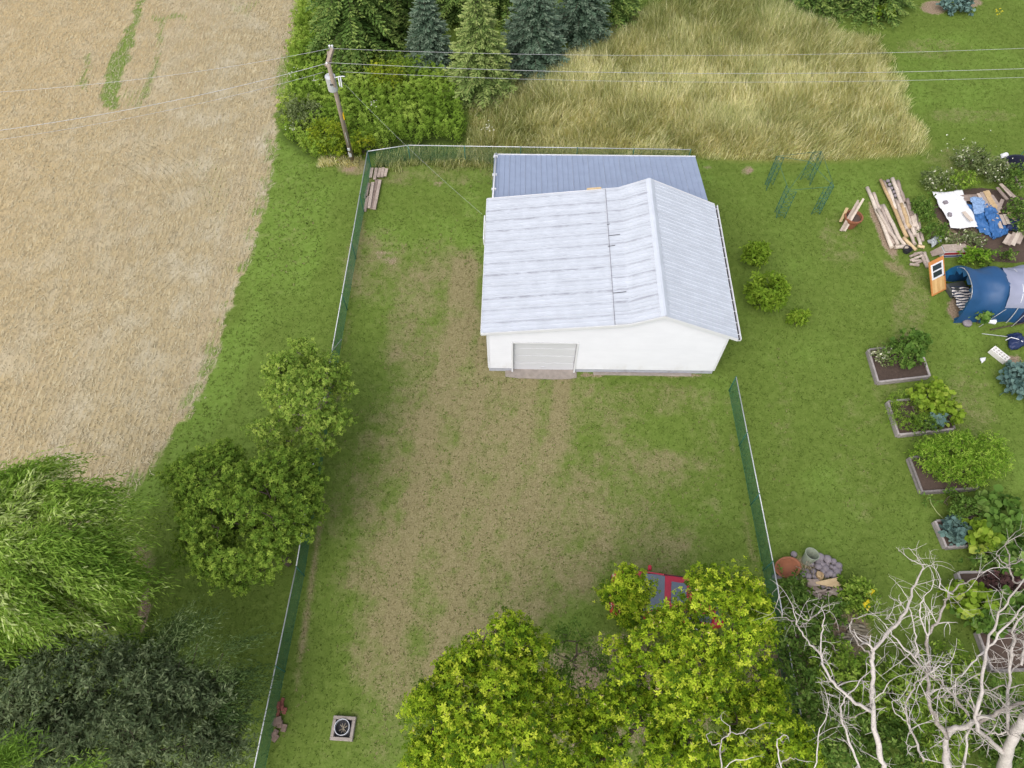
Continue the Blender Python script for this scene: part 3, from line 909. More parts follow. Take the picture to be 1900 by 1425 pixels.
m = MB(); m.tube([(LX0 + 0.10, lv(LB) + 0.03, ZB + 0.075), (LX0 + 0.06, lv(LT) + 0.12, ZT + 0.075), (LX0 + 0.04, lv(LT) + 0.02, ZT + 0.02)], 0.042, 8)
pipe = m.build('drain_pipe', M['white'], leanto, smooth=True)
for v in (8.4, 9.6, 11.2):
    m = MB(); m.box((LX0 + 0.08, lv(v), zl(v) + 0.06), (0.22, 0.04, 0.12)); m.build('pipe_strap', M['white'], pipe)

# ================================================================== utility pole and wires
pb = P(654, 297); pt = P(612, 122, 7.0)
pole = thing('utility_pole', pb, 'leaning weathered timber utility pole with grey transformer in the green thicket', 'utility pole')
top = P(610, 120, 7.15)
m = MB(); m.tube([pb - (0, 0, 0.4), pb + (top - pb) * 0.5, top], [0.125, 0.11, 0.09], 10); m.build('shaft', M['pole_wood'], pole, off=pb, smooth=True)
arm0, arm1 = P(617, 90, 7.25), P(606, 124, 6.85)
m = MB(); m.bar(arm0, arm1, 0.15, 0.15); m.build('crossarm', M['pole_wood'], pole, off=pb)
m = MB(); m.tube([P(610, 97, 7.0), P(612, 115, 6.95)], [0.09, 0.1], 8); m.build('pole_top_stub', M['pole_wood'], pole, off=pb)
for px_, py_, z_ in ((617, 88, 7.35), (607, 120, 6.95), (612, 88, 7.3)):
    c = P(px_, py_, z_); m = MB(); m.lathe([(0.0, -0.02), (0.05, 0.0), (0.03, 0.05), (0.06, 0.08), (0.03, 0.12), (0.0, 0.13)], 10, c); m.build('insulator', M['white'], pole, off=pb, smooth=True)
c = P(615.5, 155, 5.85)
m = MB(); m.lathe([(0.0, -0.36), (0.2, -0.36), (0.23, -0.33), (0.23, 0.33), (0.25, 0.35), (0.24, 0.40), (0.1, 0.45), (0.0, 0.45)], 16, c)
tr = m.build('transformer', M['galv'], pole, off=pb, smooth=False)
for dx, dy in ((0.02, -0.235), (0.1, -0.21)):
    m = MB(); m.lathe([(0, 0), (0.04, 0.01), (0.04, 0.04), (0, 0.05)], 8, c + (dx, dy, 0.12), rotm(math.pi / 2)); m.build('terminal', M['dark'], tr, off=pb)
sh = lambda t: pb + (top - pb) * t
for dz, t_ in ((0.2, 0.86), (-0.2, 0.80)):
    m = MB(); m.bar(c + (0.15, 0.05, dz), sh(t_), 0.06, 0.06); m.build('bracket', M['galv'], pole, off=pb)
k0 = sh(0.88)
m = MB(); m.tube([k0, k0 + (0.42, -0.02, 0.12), k0 + (0.60, 0, 0.10)], 0.022, 6); m.tube([k0 + (0.30, 0, 0.09), k0 + (0.30, -0.1, -0.35)], 0.03, 6); m.tube([k0 + (0.40, 0, 0.1), k0 + (0.38, -0.1, -0.38)], 0.03, 6); m.build('cutout_switch', M['white'], pole, off=pb)
for t, w, hh in ((0.165, 0.13, 0.16), (0.10, 0.15, 0.30)):
    m = MB(); m.box(sh(t) + (0.0, -0.17, 0), (w, 0.1, hh)); m.build('meter_box', M['galv'], pole, off=pb, bevel=0.01)
m = MB(); m.tube([sh(0.06) + (0.03, -0.16, 0), sh(0.35) + (0.03, -0.145, 0)], 0.02, 6); m.build('conduit', M['galv'], pole, off=pb)
m = MB(); m.box(sh(0.52) + (0.12, -0.05, 0), (0.05, 0.09, 0.4)); m.build('guy_marker', plain('yellow_marker', S(230, 190, 30), 0.5), pole, off=pb)

def wire(name, a, b, sag, r, label, n=24):
    a = np.array(a, float); b = np.array(b, float)
    t = np.linspace(0, 1, n)[:, None]
    pts = a + (b - a) * t; pts[:, 2] -= (4 * sag * t * (1 - t))[:, 0]
    m = MB(); m.tube(pts - a, r, 5)
    o = m.build(name, M['wire'], None); o.location = tuple(a)
    return tag(o, label, 'wire', 'overhead wires on the utility pole')
for (pa, za), (pb_, zb), sg, r, lab in (
    (((617, 90), 7.35), ((2250, 72), 8.4), 0.55, 0.0065, 'uppermost overhead wire running right across the tall grass'),
    (((606, 116), 7.0), ((2250, 112), 8.0), 0.6, 0.0085, 'middle overhead wire running right across the tall grass'),
    (((632, 133), 6.6), ((2250, 128), 7.6), 0.6, 0.0065, 'lowest overhead wire running right across the tall grass'),
    (((612, 90), 7.35), ((-260, 182), 8.2), 0.5, 0.0072, 'uppermost thin overhead wire running left over the stubble field'),
    (((604, 118), 7.0), ((-260, 272), 7.8), 0.5, 0.0105, 'thickest overhead wire running left over the stubble field'),
    (((600, 134), 6.6), ((-260, 290), 7.4), 0.5, 0.0065, 'lowest thin overhead wire running left over the stubble field')):
    wire('overhead_wire', P(*pa, za), P(*pb_, zb), sg, r, lab)
e_ = np.array([G0[0] - 0.32, G0[1] + 6.5, 3.16])
wire('service_wire', P(634, 150, 5.9), e_, 0.25, 0.0035, 'thin service wire sloping from the pole to the garage eave')

# ================================================================== chain link fences
M['green_post'] = plain('green_post_paint', (0.03, 0.12, 0.085, 1), 0.5, 0.15, 3, bump=0)
def fence(label, pts, hgt=1.22, name='chain_link_fence', post_step=3.0, braces=()):
    pts = [np.array((x, y, 0.0)) for x, y in pts]
    root = thing(name, pts[0], label, 'fence', 'chain link fences round the yard')
    off = pts[0]
    wires = MB(); VV = []; FF = []; nv = 0
    for a, b in zip(pts[:-1], pts[1:]):
        L = np.linalg.norm(b - a); d = (b - a) / L; s = np.array([-d[1], d[0], 0])
        m = MB(); m.tube([a + (0, 0, hgt), b + (0, 0, hgt)], 0.022, 8); m.build('top_rail', M['galv'], root, off=off, smooth=True)
        m = MB(); m.tube([a + (0, 0, 0.06), b + (0, 0, 0.06)], 0.006, 4); m.build('tension_wire', M['green_wire'], root, off=off)
        npst = max(1, int(round(L / post_step)))
        src = None
        for k in range(npst + 1):
            if k == npst and b is not pts[-1]: continue
            q0 = a + d * L * k / npst
            m = MB(); m.tube([(0, 0, -0.3), (0, 0, hgt + 0.03)], 0.024, 8)
            if src is None: src = m.build('post', M['green_post'], root, smooth=True); o = src
            else: o = src.copy(); COL.objects.link(o); o.parent = root
            o.location = tuple(q0 - off)
        # woven wire: straight diagonals both ways
        sp = 0.068; hw = 0.0031
        st = np.arange(-hgt, L, sp)
        for sg in (1, -1):
            z0 = np.zeros_like(st); x0 = st.copy(); x1 = st + hgt
            c0_ = np.clip(x0, 0, L); c1_ = np.clip(x1, 0, L)
            za = (c0_ - x0); zb = (c1_ - x0)
            if sg < 0: za, zb = hgt - za, hgt - zb
            A = a + d * c0_[:, None] + np.array([0, 0, 0.03]) + np.array([0, 0, 1]) * za[:, None] * 0.96
            B = a + d * c1_[:, None] + np.array([0, 0, 0.03]) + np.array([0, 0, 1]) * zb[:, None] * 0.96
            dr_ = unit(B - A); pr_ = np.cross(dr_, s)
            ofs = s * 0.004 * sg
            c_ = [A + pr_ * hw + ofs, A - pr_ * hw * 0.5 + s * hw + ofs, A - pr_ * hw * 0.5 - s * hw + ofs, B + pr_ * hw + ofs, B - pr_ * hw * 0.5 + s * hw + ofs, B - pr_ * hw * 0.5 - s * hw + ofs]
            V = np.stack(c_, 1); n_ = len(V)
            Fq = np.array([(0, 1, 4, 3), (1, 2, 5, 4), (2, 0, 3, 5)])
            VV.append(V.reshape(-1, 3)); FF.append((Fq[None] + (np.arange(n_) * 6)[:, None, None]).reshape(-1, 4) + nv); nv += n_ * 6
    me = mesh_arrays('woven_wire', np.vstack(VV) - off, np.vstack(FF))
    tag(link('woven_wire', me, M['green_wire'], root), kind='stuff')
    for a, b in braces:
        m = MB(); m.tube([a, b], 0.02, 6); m.build('brace', M['galv'], root, off=off)
    return root
fence('long green chain link fence between yard and the stubble field side', [(-7.62, 29.55), (-7.88, 17.0), (-7.98, 7.5), (-8.35, 0.6), (-8.4, -1.0)], braces=[((-7.88, 17.1, 1.15), (-7.86, 18.4, 0.1))])
fence('green chain link fence along the tall grass behind the lean-to', [(-7.62, 29.58), (-5.52, 30.04), (9.45, 29.71)])
fence('green chain link fence on the right of the yard ending near the garage', [(9.60, 15.70), (9.68, 7.7), (9.66, 2.4), (9.7, -1.0)])

# ================================================================== trees and plants
G3 = lambda *c: tuple(c) + (1,)
LM = {}
LM['chestnut'] = leafmat('yellow_green_leaf', [(0.0, G3(0.045, 0.095, 0.006)), (0.35, G3(0.130, 0.220, 0.010)), (0.7, G3(0.29, 0.40, 0.022)), (0.97, G3(0.46, 0.53, 0.05)), (1.0, G3(0.55, 0.42, 0.26))], 0.28)
LM['ash'] = leafmat('mid_green_leaf', [(0.0, G3(0.055, 0.108, 0.015)), (0.5, G3(0.122, 0.208, 0.025)), (1.0, G3(0.287, 0.389, 0.061))], 0.3)
LM['ash2'] = leafmat('fresh_green_leaf', [(0.0, G3(0.086, 0.156, 0.024)), (0.5, G3(0.188, 0.296, 0.044)), (1.0, G3(0.390, 0.485, 0.101))], 0.32)
LM['willow'] = leafmat('willow_leaf', [(0.0, G3(0.080, 0.160, 0.022)), (0.5, G3(0.195, 0.325, 0.045)), (0.85, G3(0.32, 0.45, 0.09)), (1.0, G3(0.50, 0.58, 0.24))], 0.36)
LM['greywillow'] = leafmat('grey_willow_leaf', [(0.0, G3(0.040, 0.075, 0.022)), (0.6, G3(0.100, 0.155, 0.050)), (1.0, G3(0.230, 0.290, 0.130))], 0.28, 0.45)
LM['darkolive'] = leafmat('dark_olive_leaf', [(0.0, G3(0.062, 0.092, 0.042)), (0.5, G3(0.135, 0.180, 0.085)), (1.0, G3(0.23, 0.27, 0.145))], 0.3)
LM['spruce_dark'] = leafmat('dark_spruce_needle', [(0.0, G3(0.036, 0.076, 0.016)), (0.6, G3(0.104, 0.176, 0.040)), (1.0, G3(0.226, 0.296, 0.076))], 0.15)
LM['spruce_blue'] = leafmat('blue_spruce_needle', [(0.0, G3(0.029, 0.058, 0.034)), (0.6, G3(0.084, 0.134, 0.087)), (1.0, G3(0.168, 0.224, 0.157))], 0.12)
LM['spruce_green'] = leafmat('light_spruce_needle', [(0.0, G3(0.063, 0.119, 0.028)), (0.6, G3(0.161, 0.231, 0.063)), (1.0, G3(0.294, 0.350, 0.119))], 0.15)
LM['weed'] = leafmat('goldenrod_leaf', [(0.0, G3(0.081, 0.155, 0.017)), (0.5, G3(0.196, 0.310, 0.040)), (1.0, G3(0.380, 0.483, 0.098))], 0.35)
LM['yellowbush'] = leafmat('yellow_bush_leaf', [(0.0, G3(0.096, 0.156, 0.012)), (0.6, G3(0.228, 0.300, 0.024)), (1.0, G3(0.456, 0.456, 0.042))], 0.35)
LM['bush'] = leafmat('bush_leaf', [(0.0, G3(0.044, 0.094, 0.015)), (0.6, G3(0.112, 0.194, 0.035)), (1.0, G3(0.237, 0.325, 0.081))], 0.3)
LM['greybush'] = leafmat('grey_weed_leaf', [(0.0, G3(0.069, 0.103, 0.034)), (0.6, G3(0.161, 0.201, 0.081)), (0.93, G3(0.287, 0.322, 0.161)), (1.0, G3(0.713, 0.690, 0.575))], 0.28)
LM['kale'] = leafmat('kale_leaf', [(0.0, G3(0.050, 0.100, 0.095)), (1.0, G3(0.160, 0.250, 0.220))], 0.15)
LM['fern'] = leafmat('asparagus_fern', [(0.0, G3(0.065, 0.155, 0.012)), (0.6, G3(0.175, 0.315, 0.028)), (1.0, G3(0.33, 0.46, 0.075))], 0.35)
LM['squash'] = leafmat('squash_leaf', [(0.0, G3(0.050, 0.110, 0.020)), (0.6, G3(0.110, 0.200, 0.035)), (1.0, G3(0.230, 0.320, 0.090))], 0.3)
LM['lime'] = leafmat('lime_leaf', [(0.0, G3(0.103, 0.184, 0.014)), (0.6, G3(0.218, 0.322, 0.034)), (1.0, G3(0.380, 0.448, 0.081))], 0.35)
LM['redleaf'] = leafmat('red_lettuce_leaf', [(0.0, G3(0.035, 0.020, 0.020)), (1.0, G3(0.140, 0.075, 0.070))], 0.2)
LM['meadow'] = leafmat('tall_meadow_grass', [(0.0, G3(0.20, 0.255, 0.085)), (0.3, G3(0.38, 0.415, 0.175)), (0.6, G3(0.58, 0.57, 0.31)), (1.0, G3(0.84, 0.80, 0.56))], 0.45, 0.8, 0.05)
LM['flower'] = leafmat('white_flower', [(0.0, G3(0.600, 0.600, 0.500)), (1.0, G3(0.800, 0.800, 0.740))], 0.3)
LM['yflower'] = leafmat('yellow_flower', [(0.0, G3(0.600, 0.500, 0.020)), (1.0, G3(0.800, 0.650, 0.050))], 0.3)

def skeleton(base, trunk_top, nodes, r_tip=0.010, r_trunk=0.14, sides=5, bend=0.12):
    """greedy branching from trunk to every node; returns MB of limbs and each node's parent point"""
    tp = [base + (trunk_top - base) * t for t in np.linspace(0, 1, 6)]
    tp = np.array(tp); tp[1:-1, :2] += RNG.normal(0, 0.05, (4, 2))
    pts = list(tp); par = [-1, 0, 1, 2, 3, 4]
    order = np.argsort(np.linalg.norm(nodes - trunk_top, axis=1))
    A = np.zeros((len(nodes) + 6, 3)); A[:6] = tp; cnt = 6
    plen = np.zeros(len(nodes) + 6)
    for i in range(1, 6): plen[i] = plen[i - 1] + np.linalg.norm(tp[i] - tp[i - 1])
    for i in order:
        d = np.linalg.norm(A[2:cnt] - nodes[i], axis=1) + 0.25 * plen[2:cnt]
        j = int(np.argmin(d)) + 2
        A[cnt] = nodes[i]; par.append(j); plen[cnt] = plen[j] + np.linalg.norm(A[j] - nodes[i]); cnt += 1
    w = np.ones(cnt)
    for i in range(cnt - 1, 0, -1): w[par[i]] += w[i]
    rad = r_tip * np.power(w, 0.5); rad *= min(1.0, r_trunk / rad[0]) if rad[0] > 0 else 1
    rad = np.maximum(rad, r_tip * 0.7)
    m = MB()
    for i in range(1, cnt):
        a, b = A[par[i]], A[i]
        L = np.linalg.norm(b - a)
        if L < 1e-4: continue
        mid = (a + b) / 2 + RNG.normal(0, bend * L * 0.4, 3) + np.array([0, 0, bend * L * 0.3])
        r0 = min(rad[par[i]], rad[i] * 1.6)
        m.tube([a, mid, b], [r0, (r0 + rad[i]) / 2, rad[i]], sides, cap=False)
    outp = np.zeros((len(nodes), 3)); idx_ = np.zeros(len(nodes), int)
    for c_, i in zip(range(6, cnt), order): outp[i] = A[par[c_]]
    return m, outp

def lobe_nodes(lobes, per_m2, shell=0.5, gap=0.35, seed=0, sub=None):
    out = []; nrm = []
    if sub:
        # boughs: small rounded clumps spread over each lobe, dark gaps between them
        dens, rs, m_ = sub
        for (c, r) in lobes:
            c = np.array(c, float); r = np.array(r, float)
            n = max(5, int(4 * math.pi * (r[0] * r[1] + r[0] * r[2] + r[1] * r[2]) / 3 * dens))
            d = rsphere(n); d = d[(d[:, 2] > -0.45)]
            cc = c + d * r * RNG.uniform(0.45, 1.0, len(d))[:, None] ** 0.7
            for k in range(len(cc)):
                q_ = unit(rsphere(m_) + d[k] * 0.45 + np.array([0, 0, 0.55]))
                p = cc[k] + q_ * (rs * RNG.uniform(0.7, 1.25)) * RNG.uniform(0.35, 1.0, (m_, 1)) * np.array([1, 1, 0.75])
                out.append(p[p[:, 2] > 0.3]); nrm.append(q_[p[:, 2] > 0.3])
        return np.vstack(out), np.vstack(nrm)
    for (c, r) in lobes:
        c = np.array(c, float); r = np.array(r, float)
        area = 4 * math.pi * ((r[0] * r[1]) ** 1.6 / 3 + (r[0] * r[2]) ** 1.6 / 3 + (r[1] * r[2]) ** 1.6 / 3) ** (1 / 1.6)
        n = max(12, int(area * per_m2))
        d = rsphere(n)
        rr = shell + (1 - shell) * RNG.random(n) ** 0.6
        bumps = 0.80 + 0.40 * fbm(d[:, 0] * 2.2 + c[0] + d[:, 2] * 1.3, d[:, 1] * 2.2 + c[1] - d[:, 2] * 1.7, seed + 61, 2)
        p = c + d * r * (rr * bumps)[:, None]
        g = fbm(p[:, 0] * 1.1 + p[:, 2] * 0.7, p[:, 1] * 1.1 - p[:, 2] * 0.6, seed + 71, 2)
        k = (g > gap) & (p[:, 2] > 0.3) & ((d[:, 2] > -0.55) | (RNG.random(n) < 0.25))
        out.append(p[k]); nrm.append(d[k])
    return np.vstack(out), np.vstack(nrm)

def leafy_twigs(nodes, nrm, tmpl, leaf, twigs=3, leaves=8, tw=0.45, up=0.6, clump_var=0.25, tipbias=1.0, term=None, term_scale=1.0, rmean=0.45, rspread=0.22, flat=0.5, width=1.0):
    N = len(nodes)
    cl = RNG.normal(0, clump_var * 0.6, N)
    parts = []
    base = np.repeat(nodes, twigs, 0); nn = np.repeat(nrm, twigs, 0); cc = np.repeat(cl, twigs)
    d = unit(nn * 0.9 + RNG.normal(0, 0.75, base.shape) + np.array([0, 0, up]))
    L = tw * RNG.uniform(0.6, 1.3, len(base))
    base = base + RNG.normal(0, tw * 0.35, base.shape)
    NT_ = len(base)
    t = np.tile(np.linspace(0.15, 1.0, leaves), NT_) + RNG.uniform(-0.06, 0.06, NT_ * leaves)
    B = np.repeat(base, leaves, 0); D = np.repeat(d, leaves, 0); LL = np.repeat(L, leaves)
    pos = B + D * (t * LL)[:, None] + np.array([0, 0, -1]) * (t * t * LL * 0.22)[:, None]
    side = unit(np.cross(D, RNG.normal(size=D.shape)))
    ld = unit(D * 0.55 + side * 1.0 + np.array([0, 0, -0.15]))
    ln = unit(np.array([0, 0, 1.0]) + RNG.normal(0, flat, D.shape) + D * 0.2)
    sz = leaf * RNG.uniform(0.65, 1.25, len(pos))
    rn = np.clip(rmean + np.repeat(cc, leaves) + RNG.normal(0, rspread * 0.6, len(pos)), 0, 1)
    parts.append(stamp(tmpl, pos, ld, ln, np.stack([sz, sz * width, sz], -1), rn))
    if term is not None:
        tp = base + d * L[:, None] + np.array([0, 0, -1]) * (L * 0.22)[:, None]
        tn = unit(d + np.array([0, 0, 0.7]) + RNG.normal(0, 0.5, d.shape))
        td = RNG.normal(size=d.shape)
        ts = leaf * term_scale * RNG.uniform(0.55, 1.35, NT_)
        tr_ = np.clip(rmean + 0.16 + cc + RNG.normal(0, rspread * 0.7, NT_), 0, 0.94)
        dd = unit(td - tn * (td * tn).sum(1)[:, None])
        parts.append(stamp(term, tp, dd, tn, ts, tr_))
    return parts

def tree(name, label, cat, base, lobes, mat, tmpl=LEAF, leaf=0.13, per_m2=5.0, twigs=3, leaves=8, tw=0.45, trunk=0.14, group=None, bark='bark', shell=0.5, gap=0.33, fork=0.4, seed=0, sub=None, **kw):
    base = np.array(base, float); base[2] = 0
    root = thing(name, base, label, cat, group)
    nodes, nrm = lobe_nodes(lobes, per_m2, shell, gap, seed, sub)
    ctr = np.mean([l[0] for l in lobes], axis=0); lowz = min(l[0][2] - l[1][2] for l in lobes)
    tt = base + (ctr - base) * fork; tt[2] = max(0.25, lowz + 0.35 * (ctr[2] - lowz))
    m, _ = skeleton(base - np.array([0, 0, 0.1]), tt, nodes, r_trunk=trunk)
    m.build('trunk', M[bark], root, off=base, smooth=True)
    leaf_object('crown', leafy_twigs(nodes, nrm, tmpl, leaf, twigs, leaves, tw, **kw), LM[mat], root, off=base)
    return root

def spruce(label, base, H_, R_, mat, group='spruce trees behind the yard', shoots=12, whorl=0.33, droop=0.25, seed=0, name='spruce_tree', low=0.25, dens=1.0, upt=0.35):
    base = np.array(base, float)
    root = thing(name, base, label, 'tree', group)
    m = MB(); m.tube([base, base + (0.04, 0, H_ * 0.5), base + (0, 0, H_)], [0.035 * H_ * 0.6, 0.02 * H_ * 0.6, 0.01], 7)
    parts = []
    z = low; lim = MB(); st = []
    while z < H_ - 0.05:
        f = (z - low) / (H_ - low)
        Rz = R_ * (1 - f) ** 0.82 * RNG.uniform(0.86, 1.1) + 0.08
        nb = max(5, int(dens * (7 + 9 * (1 - f)) ))
        a0 = RNG.uniform(0, 6.28)
        for k in range(nb):
            a = a0 + 2 * math.pi * k / nb + RNG.normal(0, 0.14)
            L = Rz * RNG.uniform(0.78, 1.12)
            ns = max(3, int(shoots * (0.35 + 0.65 * L / R_)))
            t = np.linspace(0.12, 1, ns)
            dr = np.array([math.cos(a), math.sin(a), 0])
            rise = (0.35 + 0.5 * f)
            zc = z + L * (rise * t * 0.5 - droop * t * t * 1.6 + upt * 0.35 * t ** 3)
            pts = base + dr * (t * L)[:, None]; pts[:, 2] = base[2] + np.maximum(zc, 0.05)
            if k % 2 == 0: lim.tube(np.vstack([base + (0, 0, z), pts[ns // 2], pts[-1]]), [0.02, 0.012, 0.005], 3, cap=False)
            sdv = np.array([-math.sin(a), math.cos(a), 0])
            for sg in (-1, 1):
                sl = (0.20 + 0.34 * L * (1 - t * 0.75) * 0.55) * RNG.uniform(0.75, 1.2, ns)
                dd = dr * 0.75 + sdv * sg * 0.9 + np.array([0, 0, -0.10])
                st.append(np.concatenate([pts, np.tile(dd, (ns, 1)) + RNG.normal(0, 0.14, (ns, 3)), sl[:, None], np.full((ns, 1), RNG.normal(0, 0.12)) + RNG.normal(0.05 + 0.3 * t[:, None], 0.1)], 1))
            st.append(np.concatenate([pts[-2:], np.tile(dr + np.array([0, 0, 0.15]), (2, 1)), np.full((2, 1), 0.28), np.full((2, 1), 0.75)], 1))
        z += whorl * (0.75 + 0.5 * RNG.random()) * (1 - 0.35 * f)
    q_ = np.vstack(st)
    pos, d, L, rn = q_[:, :3], q_[:, 3:6], q_[:, 6], np.clip(q_[:, 7] + 0.35, 0, 1)
    N = len(pos)
    SPRAY = (np.array([(0, 0, 0), (0.35, 0.17, 0.02), (0.5, 0.05, 0.06), (0.75, 0.15, -0.02), (1, 0, 0.02), (0.75, -0.15, -0.02), (0.5, -0.05, 0.06), (0.35, -0.17, 0.02)]),
             np.array([(0, 2, 1), (0, 6, 2), (0, 7, 6), (2, 4, 3), (2, 6, 4), (6, 5, 4)]))
    nr = np.tile([0, 0, 1.0], (N, 1)) + RNG.normal(0, 0.35, (N, 3))
    parts.append(stamp(SPRAY, pos, d, nr, L * 1.05, rn))
    nr2 = RNG.normal(0, 1, (N, 3)); nr2[:, 2] *= 0.3
    parts.append(stamp((SPRAY[0][[0, 1, 4, 7]], np.array([(0, 2, 1), (0, 3, 2)])), pos, d + np.array([0, 0, -0.25]), nr2, L * 0.9, np.clip(rn - 0.08, 0, 1)))
    m.add(np.vstack(lim.v), lim.f)
    m.build('trunk', M['bark'], root, off=base)
    leaf_object('crown', parts, LM[mat], root, off=base)
    return root

def shrub(name, label, px, py, zc, rad, mat, cat='shrub', tmpl=LEAF, leaf=0.12, group=None, per_m2=7, twigs=3, leaves=7, tw=0.3, stems=True, gap=0.25, basez=0.0, seed=0, lobes=None, **kw):
    c = P(px, py, zc) if lobes is None else lobes[0][0]
    base = np.array([c[0], c[1], basez])
    root = thing(name, base, label, cat, group)
    L = lobes or [(c, np.array(rad, float) * np.ones(3))]
    nodes, nrm = lobe_nodes(L, per_m2, 0.35, gap, seed)
    nodes[:, 2] = np.maximum(nodes[:, 2], basez + 0.08)
    m, _ = skeleton(base - np.array([0, 0, 0.05]), base + np.array([0, 0, max(0.06, (c[2] - basez) * 0.3)]), nodes, 0.005, 0.04, 4)
    m.build('stems', M['bark'], root, off=base)
    leaf_object('foliage', leafy_twigs(nodes, nrm, tmpl, leaf, twigs, leaves, tw, **kw), LM[mat], root, off=base)
    return root

# ---- conifers along the top
SP = [
    ((668, 112), 9.5, 3.3, 'spruce_dark', 'tall loose dark green spruce with drooping boughs beside the stubble field', dict(shoots=18, whorl=0.40, droop=0.40, dens=0.85, upt=0.1)),
    ((800, 118), 4.6, 1.5, 'spruce_blue', 'small blue green spruce between the tall dark spruce and the light one', dict()),
    ((893, 172), 6.4, 2.0, 'spruce_green', 'light yellow green spruce standing nearest the garage', dict()),
    ((988, 122), 6.0, 2.15, 'spruce_blue', 'broad dense blue spruce right of the light green one', dict(shoots=14, whorl=0.26)),
    ((1074, 66), 5.4, 1.9, 'spruce_blue', 'blue green spruce at the left edge of the tall grass', dict()),
    ((1135, 32), 5.4, 1.7, 'spruce_dark', 'dark green spruce just above the tall grass corner', dict(droop=0.35)),
    ((742, 50), 8.5, 2.4, 'spruce_dark', 'dark spruce standing behind the small blue one', dict(droop=0.35, dens=0.7, whorl=0.36)),
    ((860, 30), 7.5, 2.3, 'spruce_dark', 'deep green spruce behind the light green one at the top', dict(droop=0.3, dens=0.7, whorl=0.36)),
    ((948, 20), 7.0, 2.2, 'spruce_dark', 'dark spruce half hidden behind the broad blue spruce', dict(dens=0.7, whorl=0.36)),
    ((1500, 8), 5.0, 2.3, 'spruce_dark', 'left spruce of the dark pair past the tall grass', dict()),
    ((1610, 12), 5.2, 2.5, 'spruce_dark', 'right spruce of the dark pair past the tall grass beside the right lawn', dict()),
]
for i, ((x_, y_), h_, r_, mt, lab, kw) in enumerate(SP):
    spruce(lab, P(x_, y_), h_, r_, mt, seed=i, **kw)

# ---- the two trees on the left fence
c1 = P(572, 735, 3.1); c1b = P(560, 690, 3.6); c1c = P(610, 800, 2.6); c1d = P(520, 800, 2.4)
tree('ash_tree', 'lighter loose green tree over the left fence, upper of the two', 'tree', P(603, 828), [(c1, (1.6, 1.55, 1.5)), (c1b, (1.1, 1.0, 1.1)), (c1c, (1.0, 0.85, 1.0)), (c1d, (0.85, 0.75, 0.8))], 'ash2', leaf=0.105, twigs=3, leaves=6, tw=0.24, trunk=0.12, group='trees over the left fence', bark='pale_bark', sub=(1.9, 0.30, 12), term=ROSETTE, term_scale=1.0, seed=1)
c2 = P(468, 958, 3.2)
tree('ash_tree', 'darker dense round green tree over the left fence, lower of the two', 'tree', P(536, 1045), [(c2, (2.2, 2.0, 2.0)), (P(395, 900, 3.3), (1.4, 1.3, 1.3)), (P(380, 985, 2.8), (1.1, 1.1, 1.1)), (P(535, 900, 3.4), (1.3, 1.2, 1.2)), (P(440, 1020, 2.6), (1.6, 1.2, 1.3))], 'ash', leaf=0.105, twigs=3, leaves=6, tw=0.24, trunk=0.16, group='trees over the left fence', sub=(2.3, 0.33, 12), term=ROSETTE, term_scale=1.05, seed=2)

# ---- yellow green trees at the bottom
RO6 = rosette(6, 0.2)
CH = dict(leaf=0.092, tmpl=NARROW, width=1.5, term=RO6, term_scale=1.2, tw=0.22, rmean=0.36, rspread=0.3, clump_var=0.45, group='yellow green trees at the bottom', sub=(2.6, 0.37, 19), twigs=3, leaves=3)
def PL(l): return [(P(a, b, z), r) for a, b, z, r in l]
tree('chestnut_tree', 'large yellow green tree left of the red car at the bottom of the yard', 'tree', P(905, 1310),
     PL([(895, 1300, 6.4, (1.35, 1.3, 1.3)), (945, 1205, 6.2, (0.75, 0.7, 0.8)), (800, 1345, 6.0, (0.55, 0.85, 0.8)), (995, 1225, 5.6, (0.45, 0.5, 0.6)), (915, 1395, 6.4, (1.4, 1.1, 1.2)), (860, 1245, 5.8, (0.55, 0.5, 0.6)), (815, 1425, 5.6, (0.7, 0.7, 0.8)), (1010, 1300, 5.4, (0.5, 0.7, 0.7))]),
     'chestnut', trunk=0.17, seed=3, **CH)
tree('chestnut_tree', 'yellow green tree whose boughs cover the back of the red car', 'tree', P(1290, 1250),
     PL([(1330, 1150, 6.6, (0.95, 0.85, 1.0)), (1235, 1200, 5.8, (0.75, 0.6, 0.8)), (1365, 1100, 6.4, (0.55, 0.45, 0.6)), (1290, 1250, 6.0, (1.2, 0.9, 1.1)), (1400, 1150, 5.6, (0.35, 0.5, 0.6)), (1150, 1235, 4.8, (0.6, 0.55, 0.6)), (1305, 1095, 6.0, (0.3, 0.3, 0.4)), (1250, 1155, 5.4, (0.5, 0.2, 0.35))]),
     'chestnut', trunk=0.16, seed=4, **CH)
tree('chestnut_tree', 'lower green tree filling the bottom between the two yellow green ones', 'tree', P(1200, 1390),
     PL([(1170, 1355, 4.8, (1.4, 1.1, 1.1)), (1300, 1365, 5.4, (1.3, 1.1, 1.2)), (1400, 1370, 4.8, (1.0, 1.0, 1.0)), (1060, 1395, 4.6, (1.1, 0.9, 1.0)), (1390, 1280, 4.6, (0.7, 0.7, 0.7)), (1100, 1320, 4.2, (0.6, 0.5, 0.6)), (1470, 1405, 4.2, (0.7, 0.8, 0.8))]),
     'chestnut', trunk=0.17, seed=5, **{**CH, 'rmean': 0.28})
